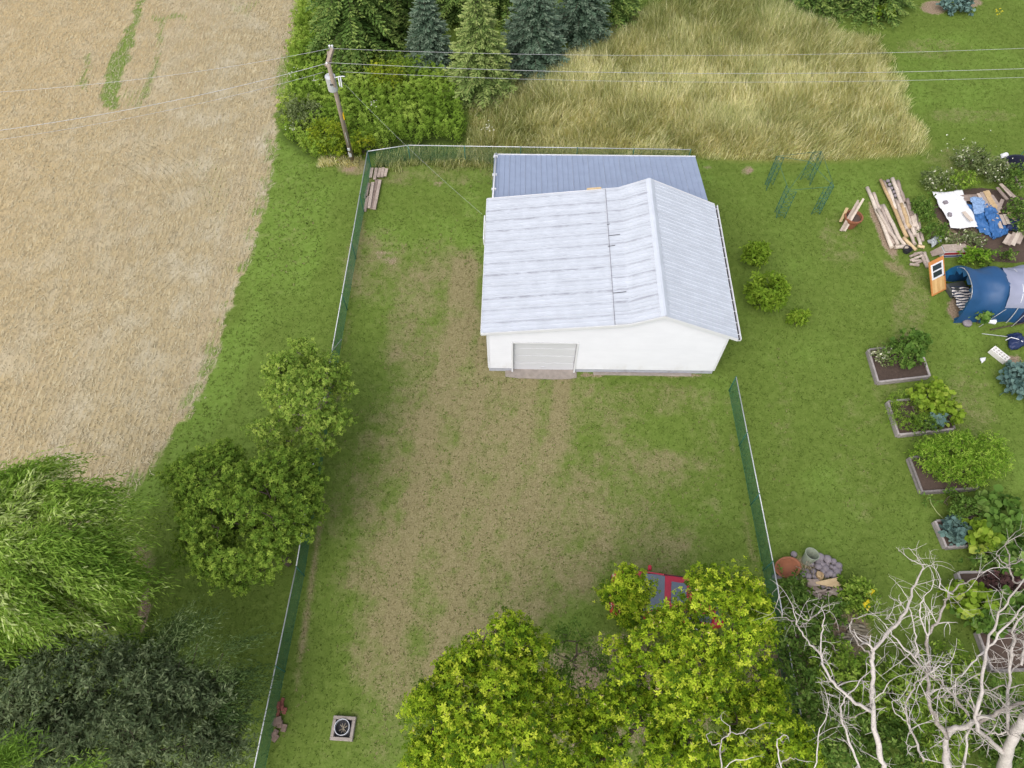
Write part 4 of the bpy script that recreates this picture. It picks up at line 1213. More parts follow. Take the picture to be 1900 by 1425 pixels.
tree('young_tree', 'slender yellow green tree growing in front of the red car hood', 'tree', P(1188, 1175),
     PL([(1162, 1085, 3.6, (0.36, 0.36, 0.5)), (1165, 1125, 3.0, (0.62, 0.5, 0.5)), (1218, 1146, 3.0, (0.55, 0.28, 0.35)), (1190, 1100, 3.2, (0.3, 0.3, 0.35)), (1148, 1108, 2.6, (0.42, 0.42, 0.4)), (1150, 1140, 2.4, (0.45, 0.35, 0.4))]),
     'chestnut', trunk=0.05, seed=6, **{**CH, 'sub': (4.6, 0.24, 11)})
for k, (x_, y_, z_, r_) in enumerate(((1062, 1200, 2.6, 0.75), (1105, 1260, 2.4, 0.8), (1042, 1275, 2.0, 0.6))):
    tree('sapling', ('shaded dark green sapling in the gap between the yellow green trees', 'dark sapling nearest the black drum under the yellow green trees', 'lowest dark sapling under the right edge of the big yellow green tree')[k], 'tree', P(x_ + 6, y_ + 40), PL([(x_, y_, z_, (r_, r_ * 0.9, r_))]), 'bush', per_m2=8, twigs=3, leaves=6, leaf=0.12, tw=0.35, trunk=0.04, gap=0.36, seed=7 + k, group='saplings under the trees')

# ---- willows on the left
def willow(label, base, heads, n_str, length, mat, wind, group='willows at the lower left', seg=26, leaf=0.17, lw=0.17, droop=1.0, name='willow_tree', rmean=0.5):
    base = np.array(base, float)
    root = thing(name, base, label, 'tree', group)
    nodes = []; 
    tot = sum(r[0] * r[1] for c, r in heads)
    for c, r in heads:
        n = int(n_str * r[0] * r[1] / tot)
        d = rsphere(n); d[:, 2] = np.abs(d[:, 2]) * 1.0 - 0.15
        nodes.append(np.array(c) + d * np.array(r) * (0.55 + 0.45 * RNG.random(n) ** 0.5)[:, None])
    nodes = np.vstack(nodes)
    nt_ = max(6, len(nodes) // 16)
    anchor = nodes[RNG.choice(len(nodes), nt_, replace=False)]
    tid = np.arange(len(nodes)) % nt_
    tdir = RNG.normal(0, 0.34, (nt_, 3)); tlen = RNG.uniform(0.6, 1.3, nt_); ttone = RNG.normal(0, 0.15, nt_)
    nodes = anchor[tid] + RNG.normal(0, 0.13, nodes.shape)
    N = len(nodes)
    sub = anchor[:200]
    top_ = np.mean([c for c, r in heads], 0)
    m, _ = skeleton(base, base + (top_ - base) * 0.45, sub, 0.012, 0.3, 5)
    m.build('trunk', M['bark'], root, off=base, smooth=True)
    cc = top_
    out = nodes - cc; out[:, 2] = 0; out = unit(out) 
    L = length * tlen[tid] * RNG.uniform(0.6, 1.1, N)
    w = np.array(wind, float)
    cl = fbm(nodes[:, 0] * 1.3, nodes[:, 1] * 1.3, 33, 2) - 0.5
    t = np.linspace(0, 1, seg)
    d0 = unit(out * 0.55 + w * 0.8 + np.array([0, 0, 0.55]) + tdir[tid] + RNG.normal(0, 0.12, (N, 3)))
    path = nodes[:, None, :] + d0[:, None, :] * (L[:, None] * t[None] * 0.85)[:, :, None]
    path[:, :, 2] -= droop * (L[:, None] * (t[None] ** 1.9) * 0.95)
    path += (w * 0.30)[None, None, :] * (L[:, None] * t[None] ** 2)[:, :, None]
    path += RNG.normal(0, 0.03, path.shape)
    path[:, :, 2] = np.maximum(path[:, :, 2], 0.15)
    D = np.gradient(path, axis=1)
    pos = path.reshape(-1, 3); D = unit(D.reshape(-1, 3))
    side = unit(np.cross(D, RNG.normal(size=D.shape)))
    ld = unit(D + side * 0.55); ln = unit(np.array([0, 0, 1.0]) + RNG.normal(0, 0.55, D.shape))
    sz = leaf * RNG.uniform(0.7, 1.25, len(pos))
    rn = np.clip(rmean + np.repeat(cl * 0.8 + ttone[tid] + RNG.normal(0, 0.08, N), seg) + RNG.normal(0, 0.13, len(pos)), 0, 1)
    T = (np.array([(0, 0, 0), (0.45, 0.5, 0.02), (1, 0, -0.05), (0.45, -0.5, 0.02)]), LEAF[1])
    parts = [stamp(T, pos, ld, ln, np.stack([sz, sz * lw, sz], -1), rn)]
    leaf_object('crown', parts, LM[mat], root, off=base)
    return root
willow('bright yellow green weeping willow with wind swept strands at the left edge', P(196, 1165),
       PL([(75, 1000, 6.2, (1.5, 1.5, 1.3)), (10, 955, 6.0, (1.4, 1.2, 1.2)), (20, 1070, 6.4, (1.7, 1.6, 1.4)), (-90, 1040, 6.6, (2.0, 2.0, 1.5)), (100, 1100, 5.0, (1.2, 1.1, 1.2)), (40, 1160, 4.8, (1.6, 1.1, 1.2)), (140, 1020, 4.6, (0.6, 0.7, 0.8))]),
       3000, 1.9, 'willow', (0.5, 0.05, 0), leaf=0.20, lw=0.2, rmean=0.62)
willow('grey green willow tips blown to the right below the bright willow', P(350, 1330),
       PL([(335, 1230, 3.6, (1.0, 0.7, 0.7)), (390, 1240, 3.2, (0.8, 0.6, 0.6)), (380, 1300, 3.0, (1.0, 0.8, 0.7)), (300, 1210, 3.2, (0.7, 0.6, 0.5))]), 520, 1.3, 'greywillow', (0.75, 0.25, 0), leaf=0.15, droop=0.7)
willow('yellow green willow tips poking in at the bottom left corner', P(20, 1420),
       PL([(45, 1412, 7.0, (0.45, 0.3, 0.3)), (-20, 1425, 7.0, (0.6, 0.4, 0.4)), (130, 1438, 6.6, (0.6, 0.2, 0.3))]), 150, 0.8, 'willow', (0.7, 0.55, 0.1), leaf=0.16, droop=0.6, rmean=0.45)
tree('olive_tree', 'dark dull green bushy tree filling the lower left below the willow', 'tree', P(190, 1330),
     PL([(120, 1290, 4.6, (2.2, 1.5, 1.5)), (230, 1290, 4.0, (1.7, 1.3, 1.3)), (20, 1300, 4.8, (1.9, 1.4, 1.4)), (300, 1310, 3.4, (1.5, 1.1, 1.2)), (170, 1380, 4.4, (2.2, 1.2, 1.3)), (330, 1380, 3.2, (1.5, 1.0, 1.1)), (50, 1380, 4.6, (1.8, 1.2, 1.3)), (400, 1330, 2.6, (0.9, 1.0, 0.9)), (420, 1390, 2.4, (0.8, 0.8, 0.8))]),
     'darkolive', leaf=0.15, tmpl=NARROW, width=1.5, twigs=3, leaves=9, tw=0.34, trunk=0.2, sub=(1.5, 0.42, 11), seed=12, flat=0.8, rspread=0.4)

# ---- three young shrubs beside the garage
shrub('young_walnut', 'round leafy shrub uppermost of three right of the garage', 1403, 472, 0.85, (0.50, 0.48, 0.6), 'lime', leaf=0.19, per_m2=34, leaves=5, tw=0.16, group='three leafy shrubs right of the garage', rmean=0.3)
shrub('young_walnut', 'largest leafy shrub, middle of three right of the garage', 1426, 541, 0.95, (0.85, 0.78, 0.8), 'lime', leaf=0.21, per_m2=26, leaves=5, tw=0.16, group='three leafy shrubs right of the garage', rmean=0.28)
shrub('young_walnut', 'smallest leafy shrub, lowest of three right of the garage', 1481, 590, 0.42, (0.34, 0.28, 0.3), 'lime', leaf=0.20, per_m2=44, leaves=5, tw=0.16, group='three leafy shrubs right of the garage', rmean=0.34)

# ---- tall meadow grass
def grass_patch(name, label, poly, n, h0, h1, mat, wid=0.022, rfun=None, margin=0.0, sway=None):
    xs = [p_[0] for p_ in poly]; ys = [p_[1] for p_ in poly]
    X = RNG.uniform(min(xs), max(xs), n); Y = RNG.uniform(min(ys), max(ys), n)
    sd = sdf(X, Y, poly) + (fbm(X * 1.1, Y * 1.1, 17) - 0.5) * 1.6 + RNG.normal(0, 0.22, n)
    k = (sd > margin) & visible(X, Y, 0.4, 60) & off_house(X, Y)
    X, Y, sd = X[k], Y[k], sd[k]; n = len(X)
    # bunch them
    bx = fbm(X * 1.7, Y * 1.7, 81, 2); by = fbm(X * 1.7 + 40, Y * 1.7, 82, 2)
    X = X + (bx - 0.5) * 0.3; Y = Y + (by - 0.5) * 0.3
    ang = 6.28 * fbm(X * 0.3, Y * 0.3, 91, 3) * 1.3 + RNG.normal(0, 1.25, n)
    lean = 0.25 + 0.35 * fbm(X * 0.8, Y * 0.8, 95, 2) + RNG.normal(0, 0.16, n)
    H_ = RNG.uniform(h0, h1, n) * (0.7 + 0.5 * fbm(X * 0.9, Y * 0.9, 97, 2)) * RNG.uniform(0.8, 1.15, n) * np.clip(0.42 + sd * 0.4, 0.35, 1)
    d = np.stack([np.cos(ang) * lean, np.sin(ang) * lean, np.ones(n)], -1)
    if sway is not None: d = d + np.array(sway)
    nr = np.stack([-np.cos(ang), -np.sin(ang), lean + 0.2], -1) + RNG.normal(0, 0.4, (n, 3))
    T = (np.array([(0, 0.5, 0), (0, -0.5, 0), (0.55, 0.5, 0.10), (0.55, -0.5, 0.10), (1, 0, -0.05)]), np.array([(0, 1, 3), (0, 3, 2), (2, 3, 4)]))
    r = rfun(X, Y, n)
    parts = [stamp(T, np.stack([X, Y, gz(X, Y)], -1), d, nr, np.stack([H_, np.full(n, wid) * RNG.uniform(0.6, 1.3, n), H_], -1), np.clip(r, 0, 1))]
    return tag(leaf_object(name, parts, LM[mat]), label, 'grass', kind='stuff')
def mead_r(X, Y, n):
    return 0.35 + 0.42 * fbm(X * 0.9, Y * 0.9, 85, 3) + RNG.normal(0, 0.24, n) - 0.30 * sstep(36, 46, Y) - 0.22 * sstep(3.5, -1.0, X)
grass_patch('meadow_grass', 'tall straw yellow uncut meadow grass behind the garage', MEADOW, 160000, 0.7, 1.15, 'meadow', rfun=mead_r, wid=0.023)
strip = [(-7.4, 29.85), (-5.5, 30.35), (9.4, 30.1), (9.4, 29.45), (-1.0, 29.5), (-5.4, 29.75), (-7.2, 29.4)]
grass_patch('fence_line_grass', 'strip of tall unmown grass just inside the rear fence', strip, 5200, 0.45, 0.85, 'meadow', rfun=lambda X, Y, n: 0.22 + RNG.normal(0.05, 0.22, n))
back_strip = W([(690, 284), (760, 268), (870, 266), (1285, 276), (1285, 286), (870, 290)])
grass_patch('fence_line_grass', 'tall grass along the outer side of the rear fence', [(-7.4, 29.7), (9.6, 29.8), (9.6, 31.2), (-7.4, 31.0)], 9000, 0.6, 1.0, 'meadow', rfun=lambda X, Y, n: 0.40 + 0.3 * fbm(X, Y, 5) + RNG.normal(0, 0.2, n) - 0.3 * (X < -3))
grass_patch('dry_grass', 'dry pale grass tuft around the utility pole foot', W([(590, 296), (640, 290), (668, 292), (666, 306), (640, 312), (600, 304)]), 2200, 0.4, 0.8, 'meadow', rfun=lambda X, Y, n: 0.75 + RNG.normal(0, 0.2, n))

# ---- goldenrod thicket
def weeds(name, label, poly, per_m2, h0, h1, mat, leaf=0.13, nl=26, rm=0.45, cat='weeds', kind='stuff', zoff=0.0):
    xs = [p_[0] for p_ in poly]; ys = [p_[1] for p_ in poly]
    n = int((max(xs) - min(xs)) * (max(ys) - min(ys)) * per_m2)
    X = RNG.uniform(min(xs), max(xs), n); Y = RNG.uniform(min(ys), max(ys), n)
    k = (sdf(X, Y, poly) + (fbm(X * 1.3, Y * 1.3, 47) - 0.5) * 0.8 > 0) & visible(X, Y, 0.5, 60)
    X, Y = X[k], Y[k]; n = len(X)
    H_ = RNG.uniform(h0, h1, n) * (0.65 + 0.6 * fbm(X * 0.6, Y * 0.6, 51, 2))
    cl = (fbm(X * 0.7, Y * 0.7, 53, 2) - 0.5) * 0.9 + RNG.normal(0, 0.1, n)
    t = np.linspace(0.2, 1.0, nl)
    lx = RNG.normal(0, 0.10, (n, 2))
    pos = np.zeros((n, nl, 3))
    pos[:, :, 0] = X[:, None] + lx[:, :1] * t; pos[:, :, 1] = Y[:, None] + lx[:, 1:] * t; pos[:, :, 2] = H_[:, None] * t
    a = np.arange(nl) * 2.4 + RNG.uniform(0, 6.28, (n, 1)) 
    d = np.stack([np.cos(a), np.sin(a), np.full_like(a, 0.75)], -1)
    s = leaf * (1.25 - 0.75 * t)[None] * RNG.uniform(0.8, 1.2, (n, nl))
    rn = np.clip(rm + np.repeat(cl, nl) + np.tile(0.22 * (t - 0.5), n) + RNG.normal(0, 0.1, n * nl), 0, 1)
    nr = np.stack([-np.cos(a), -np.sin(a), np.ones_like(a)], -1).reshape(-1, 3)
    parts = [stamp(NARROW, pos.reshape(-1, 3), d.reshape(-1, 3), nr, np.stack([s.ravel(), s.ravel() * 1.3, s.ravel()], -1), rn)]
    tp = np.stack([X + lx[:, 0], Y + lx[:, 1], H_], -1)
    parts.append(stamp(ROSETTE, tp, np.tile([1.0, 0, 0], (n, 1)) + RNG.normal(0, 0.6, (n, 3)), np.tile([0, 0, 1.0], (n, 1)) + RNG.normal(0, 0.25, (n, 3)), leaf * RNG.uniform(0.6, 1.0, n), np.clip(rm + 0.12 + cl, 0, 1)))
    return tag(leaf_object(name, parts, LM[mat]), label, cat, kind=kind)
weeds('weed_thicket', 'dense bright green thicket of upright weeds behind the rear fence', THICKET, 32, 0.75, 1.25, 'weed', leaf=0.19, nl=15)
weeds('field_edge_weeds', 'band of tall bright green weeds between the stubble and the tall spruce', W([(566, -30), (548, 60), (535, 150), (560, 160), (580, 100), (600, 40), (605, -30)]), 36, 0.7, 1.2, 'weed', rm=0.6, leaf=0.18, nl=16)
for k, (x_, y_, z_, r_, lab) in enumerate(((612, 258, 0.8, (1.2, 0.9, 0.9), 'yellow green bush at the foot of the utility pole'), (560, 215, 0.7, (1.0, 1.0, 0.8), 'greyer green bush at the field side of the thicket'), (672, 268, 0.6, (0.7, 0.5, 0.6), 'small yellowish bush right of the pole by the fence corner'), (716, 140, 1.2, (1.0, 0.6, 0.7), 'yellow tinged bush under the tall dark spruce'))):
    shrub('bush', lab, x_, y_, z_, r_, 'yellowbush' if k != 1 else 'greybush', leaf=0.15, per_m2=14, group='bushes in the thicket', seed=20 + k)

# ================================================================== small things in the yard and the neighbour's garden
def plank(name, p0, p1, w, h, mat, label, cat, group=None, z0=None, jit=0.05):
    p0 = np.array(p0, float); p1 = np.array(p1, float)
    m = MB(); mid = (p0 + p1) / 2; base = np.array([mid[0], mid[1], min(p0[2], p1[2]) - h / 2])
    m.bar(p0 - base, p1 - base, w, h, jit=jit)
    o = m.build(name, M[mat], None, bevel=min(w, h) * 0.12); o.location = tuple(base)
    return tag(o, label, cat, group)
def log(name, p0, p1, r, mat, label, cat, group=None, n=9):
    p0 = np.array(p0, float); p1 = np.array(p1, float)
    base = np.array([(p0[0] + p1[0]) / 2, (p0[1] + p1[1]) / 2, min(p0[2], p1[2]) - r])
    t = np.linspace(0, 1, 6)[:, None]
    pts = p0 + (p1 - p0) * t + RNG.normal(0, r * 0.14, (6, 3)) - base
    m = MB(); m.tube(pts, r * RNG.uniform(0.9, 1.1, 6), n)
    o = m.build(name, M[mat], None); o.location = tuple(base)
    for p_ in o.data.polygons: p_.use_smooth = len(p_.vertices) == 4
    return tag(o, label, cat, group)
ORD = ['first', 'second', 'third', 'fourth', 'fifth', 'sixth', 'seventh', 'eighth', 'ninth', 'tenth', 'eleventh', 'twelfth', 'thirteenth', 'fourteenth', 'fifteenth', 'sixteenth', 'seventeenth', 'eighteenth', 'nineteenth', 'twentieth']

# ---- boards at the fence corner
def Q5(x, y, z): return P(600 + x / 3.166, 250 + y / 3.166, z)
A_ = [((286, 196), (277, 250)), ((312, 196), (300, 262)), ((335, 196), (322, 248)), ((352, 194), (343, 248)), ((372, 199), (361, 243))]
for k, (a, b) in enumerate(A_):
    zz_ = 0.13 + 0.05 * (k % 2); plank('board', Q5(*a, zz_), Q5(*b, zz_), 0.165, 0.07, 'grey_wood', '%s short board from the fence in the upper row of the corner stack' % ORD[k], 'board', 'weathered boards stacked at the fence corner')
B_ = [((268, 284), (249, 372)), ((291, 280), (268, 430)), ((314, 262), (283, 436)), ((333, 266), (299, 438)), ((260, 362), (243, 450))]
for k, (a, b) in enumerate(B_):
    z = 0.07 + 0.07 * (k % 2)
    plank('board', Q5(*a, z), Q5(*b, z), 0.165, 0.08, 'grey_wood', ('board nearest the fence in the long lower row of the corner stack', 'second long board from the fence in the corner stack lower row', 'third long board from the fence in the corner stack lower row', 'longest board farthest from the fence in the corner stack', 'lowest short board sticking out of the corner stack')[k], 'board', 'weathered boards stacked at the fence corner')

# ---- fire pit: timber square round a steel ring
fp = P(638, 1352)
pit = thing('fire_pit', fp, 'square concrete edged fire pit with a dark steel ring', 'fire pit', rz=-0.06)
for c, s in (((0, 0.33, 0.09), (0.78, 0.11, 0.18)), ((0, -0.33, 0.09), (0.78, 0.11, 0.18)), ((-0.335, 0, 0.09), (0.11, 0.546, 0.18)), ((0.335, 0, 0.09), (0.11, 0.546, 0.18))):
    m = MB(); m.box(c, s); m.build('curb', M['concrete'], pit, bevel=0.012)
m = MB(); m.lathe([(0.245, 0.02), (0.245, 0.24), (0.262, 0.24), (0.262, 0.02)], 28, (-0.03, 0.03, 0)); m.build('steel_ring', M['galv'], pit, smooth=False)
m = MB(); m.lathe([(0.0, 0.05), (0.15, 0.045), (0.26, 0.03)], 16); m.box((0, 0, 0.015), (0.55, 0.55, 0.03)); m.build('ash_bed', M['dark'], pit)
for k in range(5):
    a = RNG.uniform(0, 3.14); m = MB(); m.tube([(-0.16 * math.cos(a), -0.16 * math.sin(a), 0.07), (0.15 * math.cos(a), 0.17 * math.sin(a), 0.12)], 0.012, 5); m.build('stick', M['pale_bark'], pit)

# ---- bricks by the left fence
bricks = []
for lay, (px0, py0, nn, mt) in enumerate(((512, 1308, 5, 'brick'), (515, 1325, 4, 'brick'), (512, 1345, 5, 'grey_brick'), (510, 1362, 3, 'grey_brick'))):
    bricks.append((px0, py0, nn, mt))
M['grey_brick'] = plain('brown_paver', S(128, 108, 98), 0.9, 0.25, 9, bump=0.3)
nb = 0
for (px0, py0, nn, mt), nm in zip(bricks, ('red brick', 'red brick', 'brown paving brick', 'brown paving brick')):
    for k in range(nn):
        c = P(px0 + random.uniform(-1, 16), py0 + random.uniform(-9, 9))
        lay = k // 3
        m = MB(); m.box((0, 0, 0), (0.21 if mt == 'brick' else 0.24, 0.11 if mt == 'brick' else 0.17, 0.075), R=rotm(random.uniform(-.1, .1), random.uniform(-.1, .1), random.uniform(0.9, 1.9)))
        o = m.build('brick', M[mt], None, bevel=0.008); o.location = (c[0], c[1], 0.045 + 0.078 * lay + nb * 0.0007)
        tag(o, 'loose %s in the small heap by the left fence near the fire pit' % nm, 'brick', '%ss heaped by the left fence' % nm); nb += 1

# ---- red car
def car():
    c = P(1246, 1098, 1.35)
    root = thing('car', (c[0] - 0.05, c[1] - 0.05, 0), 'red hatchback car parked half under the yellow green trees', 'car', rz=math.radians(-8))
    red = plain('red_car_paint', S(178, 30, 58, 0.9), 0.28, 0.06, 3, spec=0.6, bump=0)
    glass = NT('car_glass'); glass.fin((0.10, 0.13, 0.17, 1), 0.08, 0.0, 0.9)
    # nose towards -x; x along, y across, stations: (x, half width, z belt, z bottom)
    def loft(st, mat, name, parent, sm=True):
        m = MB(); P_ = []
        for x, w, z0, z1, wt in st:
            P_.append([(x, -w * 0.96, z0), (x, -w, z0 + (z1 - z0) * 0.35), (x, -w * 0.99, z0 + (z1 - z0) * 0.75), (x, -wt, z1 - 0.015), (x, -wt * 0.6, z1 + 0.012), (x, 0, z1 + 0.025), (x, wt * 0.6, z1 + 0.012), (x, wt, z1 - 0.015), (x, w * 0.99, z0 + (z1 - z0) * 0.75), (x, w, z0 + (z1 - z0) * 0.35), (x, w * 0.96, z0)])
        m.grid(np.array(P_))
        n = len(P_[0])
        m.add(np.array(P_[0]), [tuple(range(n))]); m.add(np.array(P_[-1]), [tuple(range(n))[::-1]])
        return m.build(name, mat, parent, smooth=sm)
    body = loft([(-2.05, 0.62, 0.30, 0.62, 0.50), (-1.98, 0.76, 0.22, 0.72, 0.64), (-1.6, 0.83, 0.20, 0.82, 0.72), (-0.95, 0.85, 0.20, 0.92, 0.76), (-0.6, 0.85, 0.20, 0.95, 0.80), (0.9, 0.85, 0.20, 0.97, 0.80), (1.7, 0.83, 0.22, 0.97, 0.78), (1.98, 0.78, 0.30, 0.92, 0.74), (2.03, 0.70, 0.36, 0.80, 0.66)], red, 'body', root)
    # greenhouse
    m = MB()
    lo = [(-1.0, 0.93), (-0.6, 0.96), (0.3, 0.97), (1.2, 0.97), (1.92, 0.94)]
    roofp = [(-0.22, 1.40), (0.0, 1.44), (0.6, 1.46), (1.2, 1.44), (1.62, 1.38)]
    m.grid(np.array([[(x, y, z + 0.02 * (1 - (y / 0.6) ** 2)) for y in (-0.60, -0.4, 0, 0.4, 0.60)] for x, z in roofp])); m.build('roof_panel', red, root, smooth=True)
    gm_ = glass.m
    m = MB(); m.grid(np.array([[(-1.0, y, 0.935) for y in (-0.70, -0.35, 0, 0.35, 0.70)], [(-0.62, y, 1.18) for y in (-0.66, -0.33, 0, 0.33, 0.66)], [(-0.22, y, 1.405 + 0.02 * (1 - (y / 0.6) ** 2)) for y in (-0.60, -0.3, 0, 0.3, 0.60)]])); m.build('windscreen', gm_, root, smooth=True)
    m = MB(); m.grid(np.array([[(1.62, y, 1.385) for y in (-0.6, 0, 0.6)], [(1.93, y, 0.95) for y in (-0.70, 0, 0.70)]])); m.build('rear_window', gm_, root)
    for sg in (-1, 1):
        for x0, x1 in ((-0.85, 0.35), (0.43, 1.55)):
            y0, y1 = 0.765 * sg, 0.61 * sg
            m = MB(); m.add([(x0, y0, 0.965), (x1, y0, 0.975), (min(x1, 1.5), y1, 1.40), (max(x0 + 0.62, -0.2) if x0 < 0 else x0, y1, 1.41)], [(0, 1, 2, 3)]); m.build('side_window', gm_, root)
        for x0 in (0.39, 1.62, -0.9):
            m = MB(); m.bar((x0, 0.77 * sg, 0.95), (x0 + (0.66 if x0 < 0 else (-0.02 if x0 < 1 else -0.1)), 0.605 * sg, 1.41), 0.07, 0.04, up=(0, sg, 0)); m.build('pillar', red, root)
        m = MB(); m.tube([(-0.25, 0.62 * sg, 1.44), (0.6, 0.62 * sg, 1.48), (1.6, 0.61 * sg, 1.42)], 0.018, 6); m.build('roof_rail', M['dark'], root)
        m = MB(); m.box((-0.72, 0.93 * sg, 1.0), (0.13, 0.20, 0.12)); m.build('mirror', red, root, bevel=0.03)
        m = MB(); m.box((-1.98, 0.55 * sg, 0.62), (0.10, 0.26, 0.12)); m.build('headlight', M['white'], root, bevel=0.03)
        m = MB(); m.box((1.99, 0.62 * sg, 0.78), (0.06, 0.14, 0.24)); m.build('tail_light', plain('tail_red', S(150, 20, 20), 0.3), root, bevel=0.02)
        for x in (-1.30, 1.32):
            m = MB(); m.lathe([(0.19, -0.09), (0.30, -0.10), (0.315, 0.0), (0.30, 0.10), (0.19, 0.09)], 20, (x, 0.79 * sg, 0.31), rotm(math.pi / 2)); w_ = m.build('wheel', M['dark'], root, smooth=True)
            m = MB(); m.lathe([(0.0, 0.075), (0.19, 0.085)] if sg < 0 else [(0.0, -0.075), (0.19, -0.085)], 12, (x, 0.79 * sg, 0.31), rotm(math.pi / 2)); m.build('rim', M['galv'], w_)
    m = MB(); m.box((0.28, 0, 1.485), (0.55, 0.78, 0.015)); m.build('sunroof', gm_, root, bevel=0.004)
    m = MB(); m.bar((-0.98, -0.45, 0.955), (-0.70, 0.05, 1.14), 0.03, 0.02); m.build('wiper', M['dark'], root)
    m = MB(); m.box((-2.03, 0, 0.36), (0.08, 1.2, 0.14)); m.build('bumper', M['dark'], root, bevel=0.03)
car()
# things glimpsed under the trees
c = P(1182, 1252, 1.0)
m = MB(); m.lathe([(0.0, 0.0), (0.26, 0.0), (0.29, 0.3), (0.28, 0.6), (0.29, 0.88), (0.24, 0.93), (0.0, 0.94)], 18); o = m.build('barrel', M['dark'], None, smooth=True); o.location = (c[0], c[1], 0); tag(o, 'round black drum glimpsed among the yellow green leaves', 'barrel')

# ---- green garden frame with lattice corners
fr0 = [P(1419, 343), P(1499, 334), P(1440, 405), P(1520, 398)]
ctr = np.mean(fr0, 0)
gz_ = thing('garden_arbour', (ctr[0], ctr[1], 0), 'thin dark green metal gazebo frame with lattice corner legs on the lawn', 'gazebo frame')
hz_ = 1.95
tops = [p_ + (0, 0, hz_) for p_ in fr0]
M['gframe'] = plain('dark_green_frame', (0.03, 0.105, 0.085, 1), 0.45, 0.15, 4, bump=0)
for i, (tp, nm) in enumerate(zip(fr0, 'abcd')):
    t_ = tp + (0, 0, hz_)
    din = unit(ctr - tp); din[2] = 0
    sx = np.sign(din[0]); sy = np.sign(din[1])
    leg = MB()
    e1 = tp + (0.42 * sx, 0, 0); e2 = tp + (0, 0.42 * sy, 0)
    for q0 in (tp, e1, e2): leg.tube([q0, q0 + (0, 0, hz_ - (0 if q0 is tp else 0.12))], 0.015, 6)
    lg = leg.build('leg', M['gframe'], gz_, off=ctr)
    lat = MB()
    for e in (e1, e2):
        for kk in range(5):
            za, zb = 0.05 + kk * 0.36, 0.05 + (kk + 1) * 0.36
            lat.tube([tp + (0, 0, za), e + (0, 0, zb)], 0.0085, 5); lat.tube([e + (0, 0, za), tp + (0, 0, zb)], 0.0085, 5)
            lat.tube([tp + (0, 0, zb), e + (0, 0, zb)], 0.008, 5)
    lat.build('lattice', M['gframe'], lg, off=ctr)
apex = np.array([ctr[0], ctr[1], 2.55])
for i, j in ((0, 1), (2, 3), (0, 2), (1, 3)):
    m = MB(); m.tube([tops[i], tops[j]], 0.010, 6); m.build('top_rail', M['gframe'], gz_, off=ctr)
for t_ in tops:
    m = MB(); m.tube([t_, apex], 0.009, 6); m.build('rafter', M['gframe'], gz_, off=ctr)

# ---- terracotta pot with wood strips
c = P(1575, 418)
m = MB(); m.lathe([(0.0, 0.0), (0.29, 0.0), (0.41, 0.56), (0.46, 0.57), (0.46, 0.66), (0.39, 0.66), (0.37, 0.52)], 24); pot = m.build('plant_pot', M['terracotta'], None, smooth=False); pot.location = tuple(c); tag(pot, 'terracotta pot with grey wood strips leaning in it on the lawn', 'pot')
m = MB(); m.lathe([(0.0, 0.54), (0.374, 0.53)], 16); m.build('pot_soil', M['soil'], pot)
for k, (dx, L) in enumerate(((-0.12, 1.55), (-0.01, 1.4), (0.09, 1.65))):
    plank('wood_strip', c + (-0.42 + dx, -0.42, 0.04), c + (0.02 + dx, 0.22, L), 0.11, 0.03, 'post_wood', ('left strip of weathered wood leaning on the terracotta pot', 'middle strip of weathered wood leaning on the terracotta pot', 'right strip of weathered wood leaning on the terracotta pot')[k], 'wood strip', 'wood strips at the terracotta pot')
plank('wood_strip', c + (-0.44, 0.15, 0.1), c + (-0.40, 0.28, 0.95), 0.14, 0.05, 'tan_wood', 'short tan block of wood leaning left of the terracotta pot', 'wood strip')

